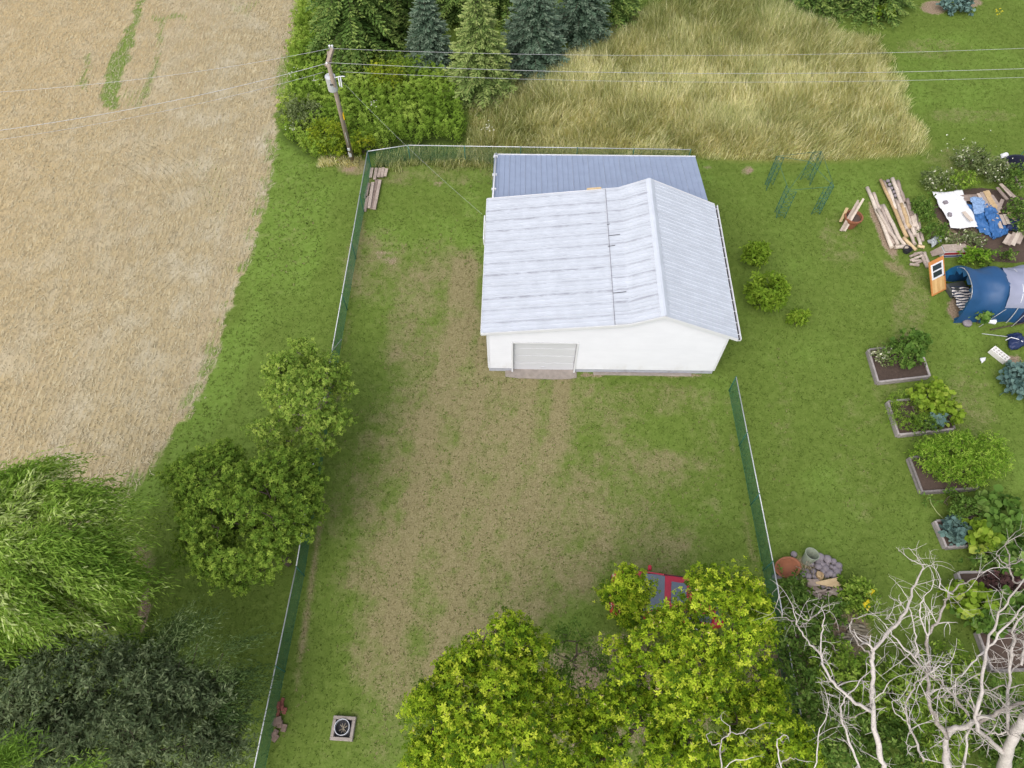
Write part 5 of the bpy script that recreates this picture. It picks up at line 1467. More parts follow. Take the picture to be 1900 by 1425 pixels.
# ---- long posts and rails on the ground
def Q8(x, y, z=0.0): return P(1590 + x / 7.92, 320 + y / 7.92, z)
POSTS = [
    ((150, 225), (515, 1098), 0.10, 'post_wood', 'long pale post nearest the bare earth strip, leftmost of the post pile'),
    ((240, 300), (335, 545), 0.09, 'grey_wood', 'short grey post lying beside the top of the leftmost post'),
    ((300, 540), (610, 1065), 0.085, 'post_wood', 'crooked pale post crossing the left group of posts'),
    ((388, 478), (630, 975), 0.095, 'post_wood', 'right post of the left group ending near the cross rail'),
    ((350, 490), (585, 1070), 0.08, 'grey_wood', 'grey post lying between the crooked one and the right one of the left group'),
    ((300, 590), (545, 1060), 0.08, 'grey_wood', 'grey post tucked against the leftmost long post'),
    ((620, 965), (705, 1062), 0.09, 'post_wood', 'short post piece at the lower end of the left group'),
    ((350, 105), (728, 948), 0.085, 'tan_wood', 'long yellowish post on the left of the right group'),
    ((385, 125), (470, 330), 0.09, 'grey_wood', 'upper grey post beside the long yellowish one'),
    ((462, 240), (566, 545), 0.10, 'post_wood', 'mid length post right of the long yellowish one'),
    ((568, 395), (735, 855), 0.115, 'post_wood', 'thick pale post in the middle of the right group'),
    ((520, 95), (690, 530), 0.10, 'post_wood', 'upper long post with pale end beside the cobbles'),
    ((590, 135), (700, 440), 0.11, 'grey_wood', 'grey split post at the top right of the pile'),
    ((650, 470), (778, 815), 0.10, 'tan_wood', 'tan post running down the middle of the right group'),
    ((690, 480), (850, 930), 0.10, 'post_wood', 'straight pale post right of the tan one'),
    ((738, 388), (800, 640), 0.10, 'grey_wood', 'brown grey post with pale end near the weeds'),
    ((795, 560), (850, 805), 0.11, 'post_wood', 'short thick post right in the right group'),
    ((838, 592), (905, 860), 0.075, 'post_wood', 'thin post second from the weeds'),
    ((876, 612), (968, 1000), 0.075, 'post_wood', 'thin post nearest the weeds, rightmost of the pile'),
    ((760, 850), (850, 1055), 0.085, 'grey_wood', 'short grey post at the lower end of the right group'),
    ((862, 825), (938, 1062), 0.09, 'post_wood', 'pale post at the lower right end of the pile'),
    ((690, 960), (872, 1140), 0.085, 'tan_wood', 'yellowish post lying diagonally over the cross rail'),
    ((560, 1095), (775, 1092), 0.10, 'post_wood', 'cross rail lying under the lower ends of the posts'),
    ((890, 1080), (995, 1100), 0.08, 'tan_wood', 'short pale rail at the lower right corner of the pile'),
    ((985, 1180), (1060, 1375), 0.085, 'post_wood', 'right one of two posts below the pile beside the orange door'),
    ((945, 1205), (1035, 1392), 0.085, 'post_wood', 'left one of two posts below the pile beside the orange door')]
for k, (a, b, r, mt, lab) in enumerate(POSTS):
    z = r + 0.02 + (0.10 if 7 <= k < 20 and k % 2 else 0.0) + (0.14 if k in (2, 21) else 0) - (0.0)
    log('fence_post', Q8(*a, z), Q8(*b, z), r, mt, lab, 'post', 'old posts piled on the grass')
for k, (x, y) in enumerate(((455, 125), (480, 180), (505, 235), (540, 290), (562, 345))):
    c = Q8(x, y, 0.12); m = MB(); th = np.linspace(0, math.pi, 7)
    m.lathe([(0.11 * math.sin(t) * 1.0, -0.10 * math.cos(t)) for t in th], 9); o = m.build('cobble', M['stone'], None, smooth=True); o.location = tuple(c); o.rotation_euler = (k, 0.3 * k, k)
    tag(o, '%s cobble from the top among the posts' % ORD[k], 'stone', 'cobbles lying among the posts')
for k in range(7):
    c = Q8(870 + random.uniform(-40, 50), 1190 + k * 28, 0.07 + 0.02 * (k % 3))
    a = random.uniform(-0.5, 0.5)
    plank('firewood', c - (0.22 * math.cos(a), 0.22 * math.sin(a), 0), c + (0.22 * math.cos(a), 0.22 * math.sin(a), 0.03), 0.11, 0.08, 'post_wood', '%s split firewood piece from the top in the little heap below the posts' % ORD[k], 'firewood', 'firewood heap below the posts')

# ---- debris ground: sheet, tarps, boards, crate, tub
def Q3(x, y, z=0.0): return P(1580 + x / 3.5625, 230 + y / 3.5625, z)
def cloth(name, corners, mat, label, cat, hump=0.12, wr=0.05, n=34, seed=0, z0=0.03, thick=0.008, freq=3.0):
    """crumpled sheet over a quad of ground points (NW, NE, SE, SW)"""
    c = [np.array(q_, float) for q_ in corners]
    s = np.linspace(0, 1, n); P_ = np.zeros((n, n, 3))
    for i, u in enumerate(s):
        for j, v in enumerate(s):
            P_[i, j] = (c[0] * (1 - u) + c[1] * u) * (1 - v) + (c[3] * (1 - u) + c[2] * u) * v
    bu = np.sin(np.pi * s)[:, None] * np.sin(np.pi * s)[None]
    x, y = P_[:, :, 0], P_[:, :, 1]
    wv = np.abs(fbm(x * freq * 1.6, y * freq * 1.6, 200 + seed, 4) - 0.5) * 1.8 - 0.25
    P_[:, :, 0] += (fbm(x * 2, y * 2, 210 + seed) - 0.5) * 0.25; P_[:, :, 1] += (fbm(x * 2, y * 2, 220 + seed) - 0.5) * 0.25
    P_[:, :, 2] += z0 + hump * bu ** 0.5 + wr * 2 * wv + wr
    base = np.array([P_[:, :, 0].mean(), P_[:, :, 1].mean(), 0])
    m = MB(); m.grid((P_ - base)[:, ::-1]); o = m.build(name, mat, None, smooth=True); o.location = tuple(base)
    sm = o.modifiers.new('thick', 'SOLIDIFY'); sm.thickness = thick
    return tag(o, label, cat)
TARP = {'white': plain('white_tarp', (0.66, 0.66, 0.68, 1), 0.5, 0.06, 3, bump=0.1), 'blue': plain('blue_tarp', S(58, 104, 160, 0.8), 0.45, 0.15, 3, bump=0.1), 'lblue': plain('faded_blue_tarp', S(132, 160, 198, 0.75), 0.5, 0.12, 3), 'navy': plain('navy_tarp', S(38, 52, 92), 0.45, 0.2, 3)}
sh_ = cloth('white_sheet', [Q3(512, 474), Q3(700, 470), Q3(822, 715), Q3(640, 720)], TARP['white'], 'white plastic sheet with two stones on it among the weeds', 'sheet', 0.10, 0.03, seed=1, z0=0.30)
for k, (x, y) in enumerate(((622, 518), (650, 598))):
    c = Q3(x, y, 0.46); m = MB(); m.box((0, 0, 0), (0.24, 0.19, 0.13), R=rotm(0.1, 0.1, 0.3 + k)); o = m.build('weight_stone', M['stone'], None, bevel=0.03); o.location = tuple(c); tag(o, ('upper flat stone weighing down the white sheet', 'lower flat stone weighing down the white sheet')[k], 'stone')
plank('wide_board', Q3(685, 492, 0.34), Q3(835, 486, 0.36), 0.42, 0.04, 'grey_wood', 'wide grey board above the faded blue tarp', 'board')
cloth('faded_tarp', [Q3(755, 515), Q3(838, 512), Q3(860, 615), Q3(785, 628)], TARP['lblue'], 'faded light blue tarp at the top of the debris pile', 'tarp', 0.10, 0.08, seed=2, z0=0.30)
cloth('blue_tarp', [Q3(828, 540), Q3(900, 545), Q3(1015, 760), Q3(900, 800)], TARP['blue'], 'crumpled bright blue tarp over the debris pile', 'tarp', 0.12, 0.14, seed=3, z0=0.25, freq=2.5)
cloth('blue_tarp', [Q3(740, 552), Q3(850, 552), Q3(930, 790), Q3(830, 740)], TARP['blue'], 'left fold of blue tarp beside the white sheet', 'tarp', 0.08, 0.12, seed=7, z0=0.16, freq=2.5)
cloth('navy_tarp', [Q3(992, 652), Q3(1090, 652), Q3(1075, 740), Q3(995, 725)], TARP['navy'], 'dark navy tarp at the right end of the debris pile', 'tarp', 0.25, 0.08, seed=4, z0=0.25)
BO = [((838, 460), (925, 612), 'grey_wood'), ((858, 452), (945, 622), 'grey_wood'), ((880, 445), (962, 600), 'tan_wood'), ((898, 440), (975, 585), 'tan_wood'), ((925, 470), (985, 560), 'grey_wood'), ((998, 500), (938, 640), 'grey_wood'),
      ((962, 420), (1030, 500), 'grey_wood'), ((985, 396), (1060, 478), 'post_wood'), ((1005, 415), (1085, 490), 'grey_wood'), ((960, 610), (990, 690), 'grey_wood'), ((985, 600), (1015, 665), 'grey_wood'), ((1012, 598), (1040, 660), 'post_wood'), ((1035, 580), (1085, 640), 'tan_wood'),
      ((1010, 790), (1050, 730), 'post_wood'), ((1035, 800), (1080, 720), 'grey_wood'), ((1065, 800), (1110, 715), 'post_wood'), ((1100, 790), (1140, 705), 'grey_wood'), ((740, 580), (795, 640), 'post_wood')]
BL = ['leftmost dark board of the slanting stack beside the blue tarp', 'second board of the slanting stack beside the blue tarp', 'left orange tan board of the slanting stack', 'right orange tan board of the slanting stack', 'short grey board right of the orange tan boards', 'grey board crossing the slanting stack at its right end',
      'left pale board of the upper right pile', 'middle pale board of the upper right pile', 'right pale board of the upper right pile', 'left board of the low pile above the navy tarp', 'second board of the low pile above the navy tarp', 'third board of the low pile above the navy tarp', 'yellowish board at the right of the low pile',
      'leftmost slat of the grey heap below the navy tarp', 'second slat of the grey heap below the navy tarp', 'third slat of the grey heap below the navy tarp', 'rightmost slat of the grey heap below the navy tarp', 'short pale board lying between the white sheet and blue tarp']
for k, ((a, b, mt), lab) in enumerate(zip(BO, BL)):
    z = 0.35 + 0.012 * k
    plank('board', Q3(*a, z), Q3(*b, z + 0.05), 0.17 if k < 13 else 0.2, 0.05, mt, lab, 'board', 'boards on the debris pile')
# rough earth heap under the pile
hp = P(1845, 415)
m = MB(); r_ = np.linspace(0, 1, 7); a_ = np.linspace(0, 2 * math.pi, 25)
m.grid(np.array([[(1.0 * r * 3.0 * math.cos(t) * (0.9 + 0.2 * math.sin(3 * t)), r * 2.6 * math.sin(t), 0.27 * (1 - r * r)) for t in a_] for r in r_][::-1]))
o = m.build('rubble_mound', M['soil'], None, smooth=True); o.location = (hp[0] + 0.1, hp[1], -0.01); tag(o, 'low brown earth and rubble mound under boards and tarps', 'mound')
# crate with red and blue stripes
c = Q3(650, 862); cr = thing('striped_crate', c, 'white box with red and blue stripe and plywood top above the blue tent', 'box', rz=0.05)
m = MB(); m.box((0, 0, 0.25), (1.15, 0.42, 0.46)); m.build('body', M['white'], cr, bevel=0.01)
m = MB(); m.box((0, 0, 0.495), (1.17, 0.44, 0.03)); m.build('lid', M['post_wood'], cr)
m = MB(); m.box((0.02, -0.214, 0.30), (1.08, 0.008, 0.15)); m.build('red_stripe', plain('red_stripe', S(170, 44, 56), 0.5), cr)
m = MB(); m.box((0.02, -0.214, 0.12), (1.08, 0.008, 0.10)); m.build('blue_stripe', plain('blue_stripe', S(70, 80, 130), 0.5), cr)
m = MB(); m.add([(-0.58, -0.25, 0.4), (-0.95, -0.1, 0.02), (-0.95, 0.2, 0.02), (-0.58, 0.22, 0.4), (-0.55, -0.25, 0.37), (-0.92, -0.1, 0.0), (-0.92, 0.2, 0.0), (-0.55, 0.22, 0.37)], [(0, 1, 2, 3), (7, 6, 5, 4), (0, 4, 5, 1), (2, 6, 7, 3), (1, 5, 6, 2), (0, 3, 7, 4)]); m.build('side_flap', M['grey_wood'], cr)
# white bag heap left of crate
cloth('grey_sack', [Q3(500, 775), Q3(560, 745), Q3(590, 795), Q3(520, 820)], plain('grey_sack', S(170, 175, 180), 0.7, 0.2, 5), 'crumpled grey white sack between the posts and the striped box', 'sack', 0.25, 0.10, seed=9)
c = Q8(720, 1165); m = MB(); m.lathe([(0.0, 0.02), (0.16, 0.0), (0.20, 0.2), (0.22, 0.24), (0.19, 0.24), (0.17, 0.06), (0, 0.05)], 16); o = m.build('tray', M['dark'], None); o.location = tuple(c); tag(o, 'small dark tray in the grass below the posts', 'tray')
# black tub and leaning white pipe
c = Q3(1075, 300); m = MB(); m.lathe([(0.0, 0.05), (0.55, 0.0), (0.66, 0.42), (0.72, 0.44), (0.70, 0.50), (0.62, 0.48), (0.52, 0.08), (0.0, 0.09)], 26); o = m.build('stock_tub', plain('black_tub', S(38, 40, 58), 0.5, 0.2, 4), None, smooth=False); o.location = tuple(c); o.scale = (1.15, 0.85, 1); tag(o, 'large round dark navy tub at the right edge beyond the weeds', 'tub')
log('white_pipe', Q3(1022, 245, 0.65), Q3(1125, 425, 0.45), 0.075, 'post_wood', 'pale pole leaning across the dark tub at the right edge', 'pole')
cloth('white_sack', [Q3(980, 215), Q3(1030, 208), Q3(1035, 232), Q3(985, 238)], TARP['white'], 'small white sack on the grass beside the dark tub', 'sack', 0.2, 0.04, seed=11)
m = MB(); g0 = Q3(1095, 235); m.tube([np.zeros(3), (0.35, 0.35, 0.8), (0.55, 0.1, 0.0)], 0.02, 6); o = m.build('green_hoop', M['green_wire'], None); o.location = tuple(g0); tag(o, 'green metal hoop standing behind the dark tub', 'hoop')

# ---- tent of two tarps
def tent():
    fl = P(1772, 597); y0 = fl[1]; x0 = fl[0]
    root = thing('tunnel_tent', (x0, y0 + 1.22, 0), 'blue and grey tarpaulin tunnel tent open at its left end', 'tent', rz=-0.02)
    W_, H_ = 1.28, 1.85
    def hoop(x, a0=0.0, a1=math.pi, n=26, w=W_, h=H_, sagf=0.0):
        a = np.linspace(a0, a1, n)
        y = -w * np.sign(np.cos(a)) * np.abs(np.cos(a)) ** 0.75; z = h * np.sin(a) ** 0.85
        return np.stack([np.full(n, x), y, z], -1)
    def skin(x0, x1, n, a0, a1, lift, seed, flare=0.0):
        rows_ = []
        for i, x in enumerate(np.linspace(x0, x1, n)):
            t = (x - x0) / (x1 - x0)
            h = hoop(x, a0, a1); aa = np.linspace(0, 1, len(h))
            w = (fbm(x * 1.6 + aa * 3.0, aa * 9 + x * 0.4, 300 + seed, 3) - 0.5) + 0.7 * np.abs(fbm(x * 2.3 - aa * 5, aa * 4 + x, 320 + seed, 3) - 0.5)
            ridge = 0.075 * abs(math.sin(math.pi * (x - 0.0) / 1.5))
            h[:, 1:] *= (1 + lift - ridge + 0.10 * w[:, None]) if True else 1
            h[:, 0] += flare * (1 - t) * (np.sin(np.pi * aa) - 0.6) * 0.5 + 0.06 * w
            rows_.append(h)
        return np.array(rows_)
    m = MB(); m.grid(skin(0.0, 2.75, 26, 0.0, math.pi, 0.0, 1, 0.35)[::-1]); s1 = m.build('blue_cover', plain('tent_blue_tarp', S(28, 76, 122, 0.75), 0.5, 0.10, 2, spec=0.5, bump=0.06), root, smooth=True)
    # ragged hanging edge of the mouth
    e = skin(0.0, 2.75, 26, 0.0, math.pi, 0.0, 1, 0.35)[0]
    e2 = e.copy(); aa = np.linspace(0, 1, len(e)); k_ = 0.80 + 0.07 * np.sin(aa * 60)
    e2[:, 1] *= k_; e2[:, 2] *= k_; e2[:, 0] += 0.12 + 0.05 * np.sin(aa * 47)
    m = MB(); m.grid(np.array([e, (e + e2) / 2 + (0.04, 0, 0), e2])); m.build('mouth_flap', plain('tent_teal_tarp', S(20, 84, 128, 0.9), 0.5, 0.15, 3), s1, smooth=True)
    m = MB(); m.grid(skin(1.75, 6.2, 40, 0.52, math.pi - 0.30, 0.035, 2)[::-1]); g = m.build('grey_cover', plain('tent_grey_tarp', S(150, 154, 176, 0.75), 0.5, 0.06, 2, bump=0.08), root, smooth=True)
    m = MB(); m.grid(skin(2.7, 6.2, 26, 0.0, math.pi, -0.01, 3)[::-1]); m.build('navy_cover', plain('tent_navy_tarp', S(42, 50, 84, 0.75), 0.5, 0.15, 2), root, smooth=True)
    for x in (0.1, 2.4, 4.4):
        m = MB(); m.tube(hoop(x, 0, math.pi, 20, W_ * 0.965, H_ * 0.965), 0.02, 6); m.build('hoop', M['galv'], root)
    for a, b in (((1.85, -1.17, 0.98), (1.05, -1.5, 0.0)), ((2.95, -1.17, 0.98), (2.55, -1.48, 0.05)), ((3.9, -1.17, 0.98), (3.6, -1.5, 0.03))):
        m = MB(); m.tube([a, b], 0.012, 5); m.build('guy_rope', M['wire'], root)
    # things inside the mouth
    m = MB()
    zz = []
    for i in range(13):
        for j in range(10):
            zz.append((0.15 + j * 0.10, -0.95 + i * 0.13, 0.35 + 0.06 * math.sin(i * 1.3) * math.cos(j)))
    q = NT('striped_blanket'); co = q.coord(); sp = q.n('ShaderNodeSeparateXYZ'); q.put(sp.inputs[0], co)
    st_ = q.math('GREATER_THAN', q.math('SINE', q.math('MULTIPLY', q.math('ADD', sp.outputs[1], q.math('MULTIPLY', q.noise(co, 4), 0.05)), 2 * math.pi / 0.16)), 0.0)
    q.fin(q.mix(st_, (0.03, 0.04, 0.07, 1), (0.62, 0.58, 0.56, 1)), 0.9)
    m.grid(np.array(zz).reshape(13, 10, 3)[:, ::-1]); bl = m.build('striped_blanket', q.m, None, smooth=True); bl.location = (root.location.x, root.location.y, 0); tag(bl, 'black and white striped blanket inside the tent mouth', 'blanket')
    m = MB(); m.box((0, 0, 0), (0.9, 0.7, 0.32), R=rotm(0, 0, 0.2)); b_ = m.build('storage_box', plain('dark_storage_box', S(70, 74, 74), 0.6, 0.3, 4), None, bevel=0.04); b_.location = (root.location.x + 0.55, root.location.y + 0.55, 0.17); tag(b_, 'dark grey box stored inside the tent mouth', 'box')
tent()
# orange wooden door standing by the tent
c0_, c1_ = P(1727, 550), P(1755, 539)
wd = 0.86
up_ = P(1722, 498, 1.15) - c0_
hd = 1.75
up_ = unit(up_); ax_ = unit((c1_ - c0_) - up_ * np.dot(c1_ - c0_, up_)); Rl = np.stack([ax_, np.cross(up_, ax_), up_], 1)
dr_ = thing('wooden_door', (c0_ + c1_) / 2 + (0, 0, 0.06), 'orange wooden door with white framed two pane window standing by the tent', 'door')
def dbox(c, s, nm, mt, par=None, **k):
    m = MB(); cc = np.array(c, float); m.box(Rl @ cc, s, R=Rl); return m.build(nm, mt, par or dr_, **k)
ow = wood('orange_door_wood', S(186, 142, 86), S(226, 188, 132), 2, 0.6); ow2 = wood('orange_door_edge', S(180, 114, 60), S(214, 150, 90), 2, 0.6)
nbd = 5
for k in range(nbd):
    x = -wd / 2 + 0.06 + (wd - 0.12) * (k + 0.5) / nbd
    dbox((x, 0, 0.07 + 0.365), ((wd - 0.12) / nbd - 0.008, 0.035, 0.73), 'door_board', ow)
for c, s in (((-wd / 2 + 0.03, 0, hd / 2), (0.06, 0.05, hd)), ((wd / 2 - 0.03, 0, hd / 2), (0.06, 0.05, hd)), ((0, 0, hd - 0.09), (wd - 0.124, 0.048, 0.18)), ((0, 0, 0.035), (wd - 0.124, 0.048, 0.07))):
    dbox(c, s, 'door_frame', ow2)
wz0, wz1 = 0.80, 1.57
wf = dbox((-0.31, -0.012, (wz0 + wz1) / 2), (0.07, 0.06, wz1 - wz0), 'window', M['white'])
for c, s in (((0.31, -0.012, (wz0 + wz1) / 2), (0.07, 0.06, wz1 - wz0)), ((0, -0.012, wz0 + 0.035), (0.548, 0.06, 0.07)), ((0, -0.012, wz1 - 0.035), (0.548, 0.06, 0.07)), ((0, -0.012, (wz0 + wz1) / 2), (0.548, 0.055, 0.05))):
    dbox(c, s, 'window_bar', M['white'], wf)
gl = NT('door_glass'); gl.fin((0.03, 0.04, 0.04, 1), 0.08, 0, 0.8)
for zc in ((wz0 + 0.07 + (wz0 + wz1) / 2 - 0.025) / 2, (wz1 - 0.07 + (wz0 + wz1) / 2 + 0.025) / 2):
    dbox((0, 0.0, zc), (0.54, 0.02, 0.28), 'pane', gl.m, wf)
dbox((-wd / 2 + 0.105, 0.0, 1.185), (0.09, 0.036, 0.77), 'door_stile', ow); dbox((wd / 2 - 0.105, 0.0, 1.185), (0.09, 0.036, 0.77), 'door_stile', ow)
dbox((wd / 2 - 0.10, -0.05, 0.80), (0.05, 0.06, 0.05), 'knob', M['dark'])
# grey bucket lid, white canister and rod in front of the tent
c = P(1793, 601); m = MB(); m.lathe([(0, 0.0), (0.2, 0.0), (0.21, 0.12), (0.17, 0.16), (0.0, 0.17)], 16); o = m.build('round_stone', M['stone'], None, smooth=True); o.location = tuple(c); tag(o, 'flat round grey stone at the tent foot', 'stone')
c = P(1833, 598); m = MB(); m.lathe([(0.0, -0.26), (0.12, -0.26), (0.13, 0.0), (0.12, 0.26), (0.0, 0.26)], 14, R=rotm(0, math.pi / 2, 0) ); o = m.build('canister', M['white'], None, smooth=False); o.location = (c[0], c[1], 0.13); o.rotation_euler = (0, 0, -0.3); tag(o, 'white cylindrical container lying at the tent foot', 'container')
log('metal_rod', P(1822, 619, 0.05), P(1880, 626, 0.08), 0.014, 'galv', 'thin metal rod with knob lying below the tent', 'rod', n=6)
log('weathered_branch', P(1838, 612, 0.06), P(1905, 598, 0.12), 0.035, 'bark', 'brown branch lying along the tent foot', 'branch', n=6)
cloth('blue_bundle', [P(1864, 625), P(1890, 620), P(1902, 645), P(1872, 652)], TARP['navy'], 'crumpled blue cloth bundle on the grass below the tent', 'bundle', 0.30, 0.10, seed=14)
m = MB(); pts = [np.array(P(x, y, 0.40)) for x, y in ((1866, 631), (1876, 626), (1888, 629), (1898, 634))]; m.tube([p_ - pts[0] for p_ in pts], 0.02, 5); o = m.build('white_strap', M['white'], None); o.location = tuple(pts[0]); tag(o, 'white strap lying over the blue cloth bundle', 'strap')
# block with ten holes
c = P(1850, 662); bw, bd, bh = 0.34, 0.80, 0.26
blk = MB()
nx_, ny_ = 2, 5
hx, hy = 0.09, 0.085
xs = [-bw / 2]
gapx = (bw - nx_ * hx) / (nx_ + 1); gapy = (bd - ny_ * hy) / (ny_ + 1)
for i in range(nx_ + 1): blk.box((-bw / 2 + gapx / 2 + i * (gapx + hx), 0, bh / 2), (gapx, bd, bh))
for i in range(nx_):
    for j in range(ny_ + 1):
        blk.box((-bw / 2 + gapx + hx / 2 + i * (gapx + hx), -bd / 2 + gapy / 2 + j * (gapy + hy), bh / 2 - 0.001), (hx, gapy, bh - 0.004))
o = blk.build('perforated_block', plain('pale_block', (0.62, 0.60, 0.58, 1), 0.85, 0.1, 6), None); o.location = (c[0], c[1], 0.02); o.rotation_euler = (0, 0, 0.62); tag(o, 'pale block with two rows of five square holes on the right lawn', 'block')
cloth('plastic_scrap', [P(1815, 667), P(1826, 664), P(1829, 672), P(1818, 676)], TARP['white'], 'small white scrap on the grass left of the perforated block', 'scrap', 0.06, 0.03, seed=15, n=8)

# ---- raised beds
def bed(nw, sw, se, label, h=0.28, t=0.09):
    a, b, c_ = P(*nw, h), P(*sw, h), P(*se, h); d_ = a + c_ - b
    mid = (a + c_) / 2; mid[2] = 0
    root = thing('raised_bed', mid, label, 'raised bed', 'timber raised garden beds')
    cs = [a, b, c_, d_]
    for i in range(4):
        p0, p1 = cs[i].copy(), cs[(i + 1) % 4].copy()
        dd = unit(p1 - p0)
        inn = unit(mid - (p0 + p1) / 2); inn[2] = 0
        e = t / 2 if i % 2 else -t / 2
        for hh, zz in ((h * 0.49, h * 0.75), (h * 0.49, h * 0.25)):
            q0 = p0 - dd * (-t / 2 if i % 2 else 0.0) + dd * 0; q1 = p1 - dd * (t / 2 if i % 2 else 0)
            q0[2] = q1[2] = zz
            m = MB(); m.bar(q0, q1, t + random.uniform(-0.004, 0.004), hh); m.build('timber', M['bed_wood'], root, off=mid, bevel=0.008)
    m = MB(); m.add([p_ * (0.97, 0.97, 0) + mid * (0.03, 0.03, 0) + (0, 0, h - 0.07) for p_ in cs], [(0, 1, 2, 3)]); sub = m.build('soil', M['soil'], root, off=mid)
    def at(u, v, z=0.25):
        p_ = a + (d_ - a) * u + (b - a) * v; p_[2] = z; return p_
    return root, at
def bp(name, label, at, u, v, zc, rad, mat, **kw):
    c = at(u, v, zc)
    return shrub(name, label, 0, 0, 0, rad, mat, cat='plant', basez=0.2, lobes=[(c, np.array(rad))], group='garden bed plants', **kw)
_, b1 = bed((1612, 648), (1630, 708), (1726, 697), 'uppermost timber bed with bare soil in front and leafy plants behind')
bp('bean_plant', 'tall leafy plant at the back right of the uppermost bed', b1, 0.74, 0.10, 0.62, (0.65, 0.55, 0.62), 'squash', leaf=0.18, tmpl=BROAD, leaves=4, twigs=2, tw=0.2, per_m2=20, rmean=0.4)
bp('rose_plant', 'dark leafy plant in the middle of the uppermost bed', b1, 0.45, 0.34, 0.5, (0.72, 0.55, 0.45), 'bush', leaf=0.13, leaves=6, twigs=2, tw=0.2, per_m2=22)
bp('zucchini_plant', 'broad leaved plant at the right of the uppermost bed', b1, 0.70, 0.45, 0.45, (0.42, 0.34, 0.3), 'squash', leaf=0.2, tmpl=BROAD, leaves=3, twigs=2, tw=0.2, per_m2=19)
bp('flower_plant', 'pale flowering plant at the left of the uppermost bed', b1, 0.17, 0.30, 0.42, (0.38, 0.40, 0.3), 'greybush', leaf=0.11, leaves=6, twigs=2, tw=0.18, per_m2=26, rmean=0.7)
_, b2 = bed((1648, 744), (1668, 806), (1772, 795), 'second timber bed with yellow green leaves and a blue cabbage')
bp('dill_plant', 'feathery grey green plants at the left of the second bed', b2, 0.22, 0.45, 0.42, (0.75, 0.85, 0.38), 'weed', leaf=0.13, tmpl=NARROW, leaves=9, twigs=3, tw=0.25, per_m2=22, rmean=0.35)
bp('chard_plant', 'yellow green broad leaved plant at the back of the second bed', b2, 0.70, 0.10, 0.62, (0.75, 0.55, 0.5), 'lime', leaf=0.2, tmpl=BROAD, leaves=4, twigs=2, tw=0.22, per_m2=19, rmean=0.5)
bp('lettuce_plant', 'lime green leafy plant at the right end of the second bed', b2, 0.90, 0.55, 0.5, (0.55, 0.6, 0.42), 'lime', leaf=0.17, tmpl=BROAD, leaves=4, twigs=2, tw=0.2, per_m2=20, rmean=0.42)
bp('cabbage', 'round blue green cabbage in the second bed', b2, 0.70, 0.74, 0.42, (0.26, 0.24, 0.16), 'kale', leaf=0.24, tmpl=BROAD, leaves=2, twigs=2, tw=0.1, per_m2=34)
bp('parsley_plant', 'low green herb at the front of the second bed', b2, 0.48, 0.78, 0.4, (0.6, 0.32, 0.26), 'bush', leaf=0.11, leaves=6, twigs=3, tw=0.15, per_m2=26)
_, b3 = bed((1688, 848), (1712, 912), (1816, 905), 'third timber bed overgrown by bright feathery fern')
for k, (u, v, z, r, lab) in enumerate(((0.22, 0.12, 0.8, (0.55, 0.5, 0.5), 'left bright green feathery asparagus fern in the third bed'), (0.62, 0.05, 1.0, (0.75, 0.65, 0.62), 'rear tall feathery asparagus fern in the third bed'), (1.15, 0.28, 1.0, (0.75, 0.75, 0.65), 'rightmost feathery asparagus fern leaning out of the third bed'), (0.82, 0.62, 0.8, (0.75, 0.55, 0.52), 'front feathery asparagus fern in the third bed'), (0.38, 0.50, 0.6, (0.36, 0.36, 0.32), 'small feathery asparagus fern near the bare soil of the third bed'))):
    bp('asparagus_fern', lab, b3, u, v, z, r, 'fern', leaf=0.15, tmpl=NARROW, leaves=9, twigs=4, tw=0.26, per_m2=22, gap=0.1, rmean=0.62, rspread=0.5, flat=0.9, seed=30 + k)
_, b4 = bed((1736, 966), (1757, 1015), (1868, 1006), 'fourth timber bed with blue green kale and broad squash leaves')
bp('kale_plant', 'blue green curly kale at the left of the fourth bed', b4, 0.22, 0.42, 0.42, (0.33, 0.42, 0.22), 'kale', leaf=0.17, tmpl=BROAD, leaves=5, twigs=3, tw=0.22, per_m2=26, gap=0.1)
bp('squash_plant', 'pale green broad leaved squash at the front of the fourth bed', b4, 0.52, 0.75, 0.65, (0.5, 0.45, 0.4), 'lime', leaf=0.28, tmpl=BROAD, leaves=3, twigs=2, tw=0.16, per_m2=17, rmean=0.5, gap=0.1)
bp('squash_plant', 'dark green broad leaved squash at the back right of the fourth bed', b4, 0.95, 0.10, 0.8, (0.7, 0.75, 0.5), 'squash', leaf=0.3, tmpl=BROAD, leaves=3, twigs=2, tw=0.22, per_m2=15, gap=0.1, rmean=0.45)
bp('tomato_plant', 'bushy tomato plant at the back of the fourth bed', b4, 0.50, -0.05, 0.62, (0.55, 0.45, 0.45), 'bush', leaf=0.12, leaves=7, twigs=3, tw=0.25, per_m2=20)
_, b5 = bed((1778, 1062), (1795, 1112), (1915, 1108), 'fifth timber bed with dark red lettuce behind the dead branches')
bp('red_lettuce', 'dark red leafy lettuce in the fifth bed', b5, 0.62, 0.45, 0.36, (0.85, 0.38, 0.14), 'redleaf', leaf=0.13, tmpl=BROAD, leaves=4, twigs=2, tw=0.12, per_m2=26)
_, b6 = bed((1815, 1172), (1842, 1244), (1950, 1240), 'lowest timber bed of bare soil behind the dead branches')
m = MB(); hp_ = [P(x, y, 0.03) for x, y in ((1690, 880), (1722, 912), (1728, 935), (1738, 950), (1750, 962))]; m.tube([p_ - hp_[0] for p_ in hp_], 0.018, 6); o = m.build('garden_hose', plain('pale_hose', S(170, 180, 120), 0.5), None, smooth=True); o.location = tuple(hp_[0]); tag(o, 'pale hose running from the third bed to the fourth bed', 'hose')

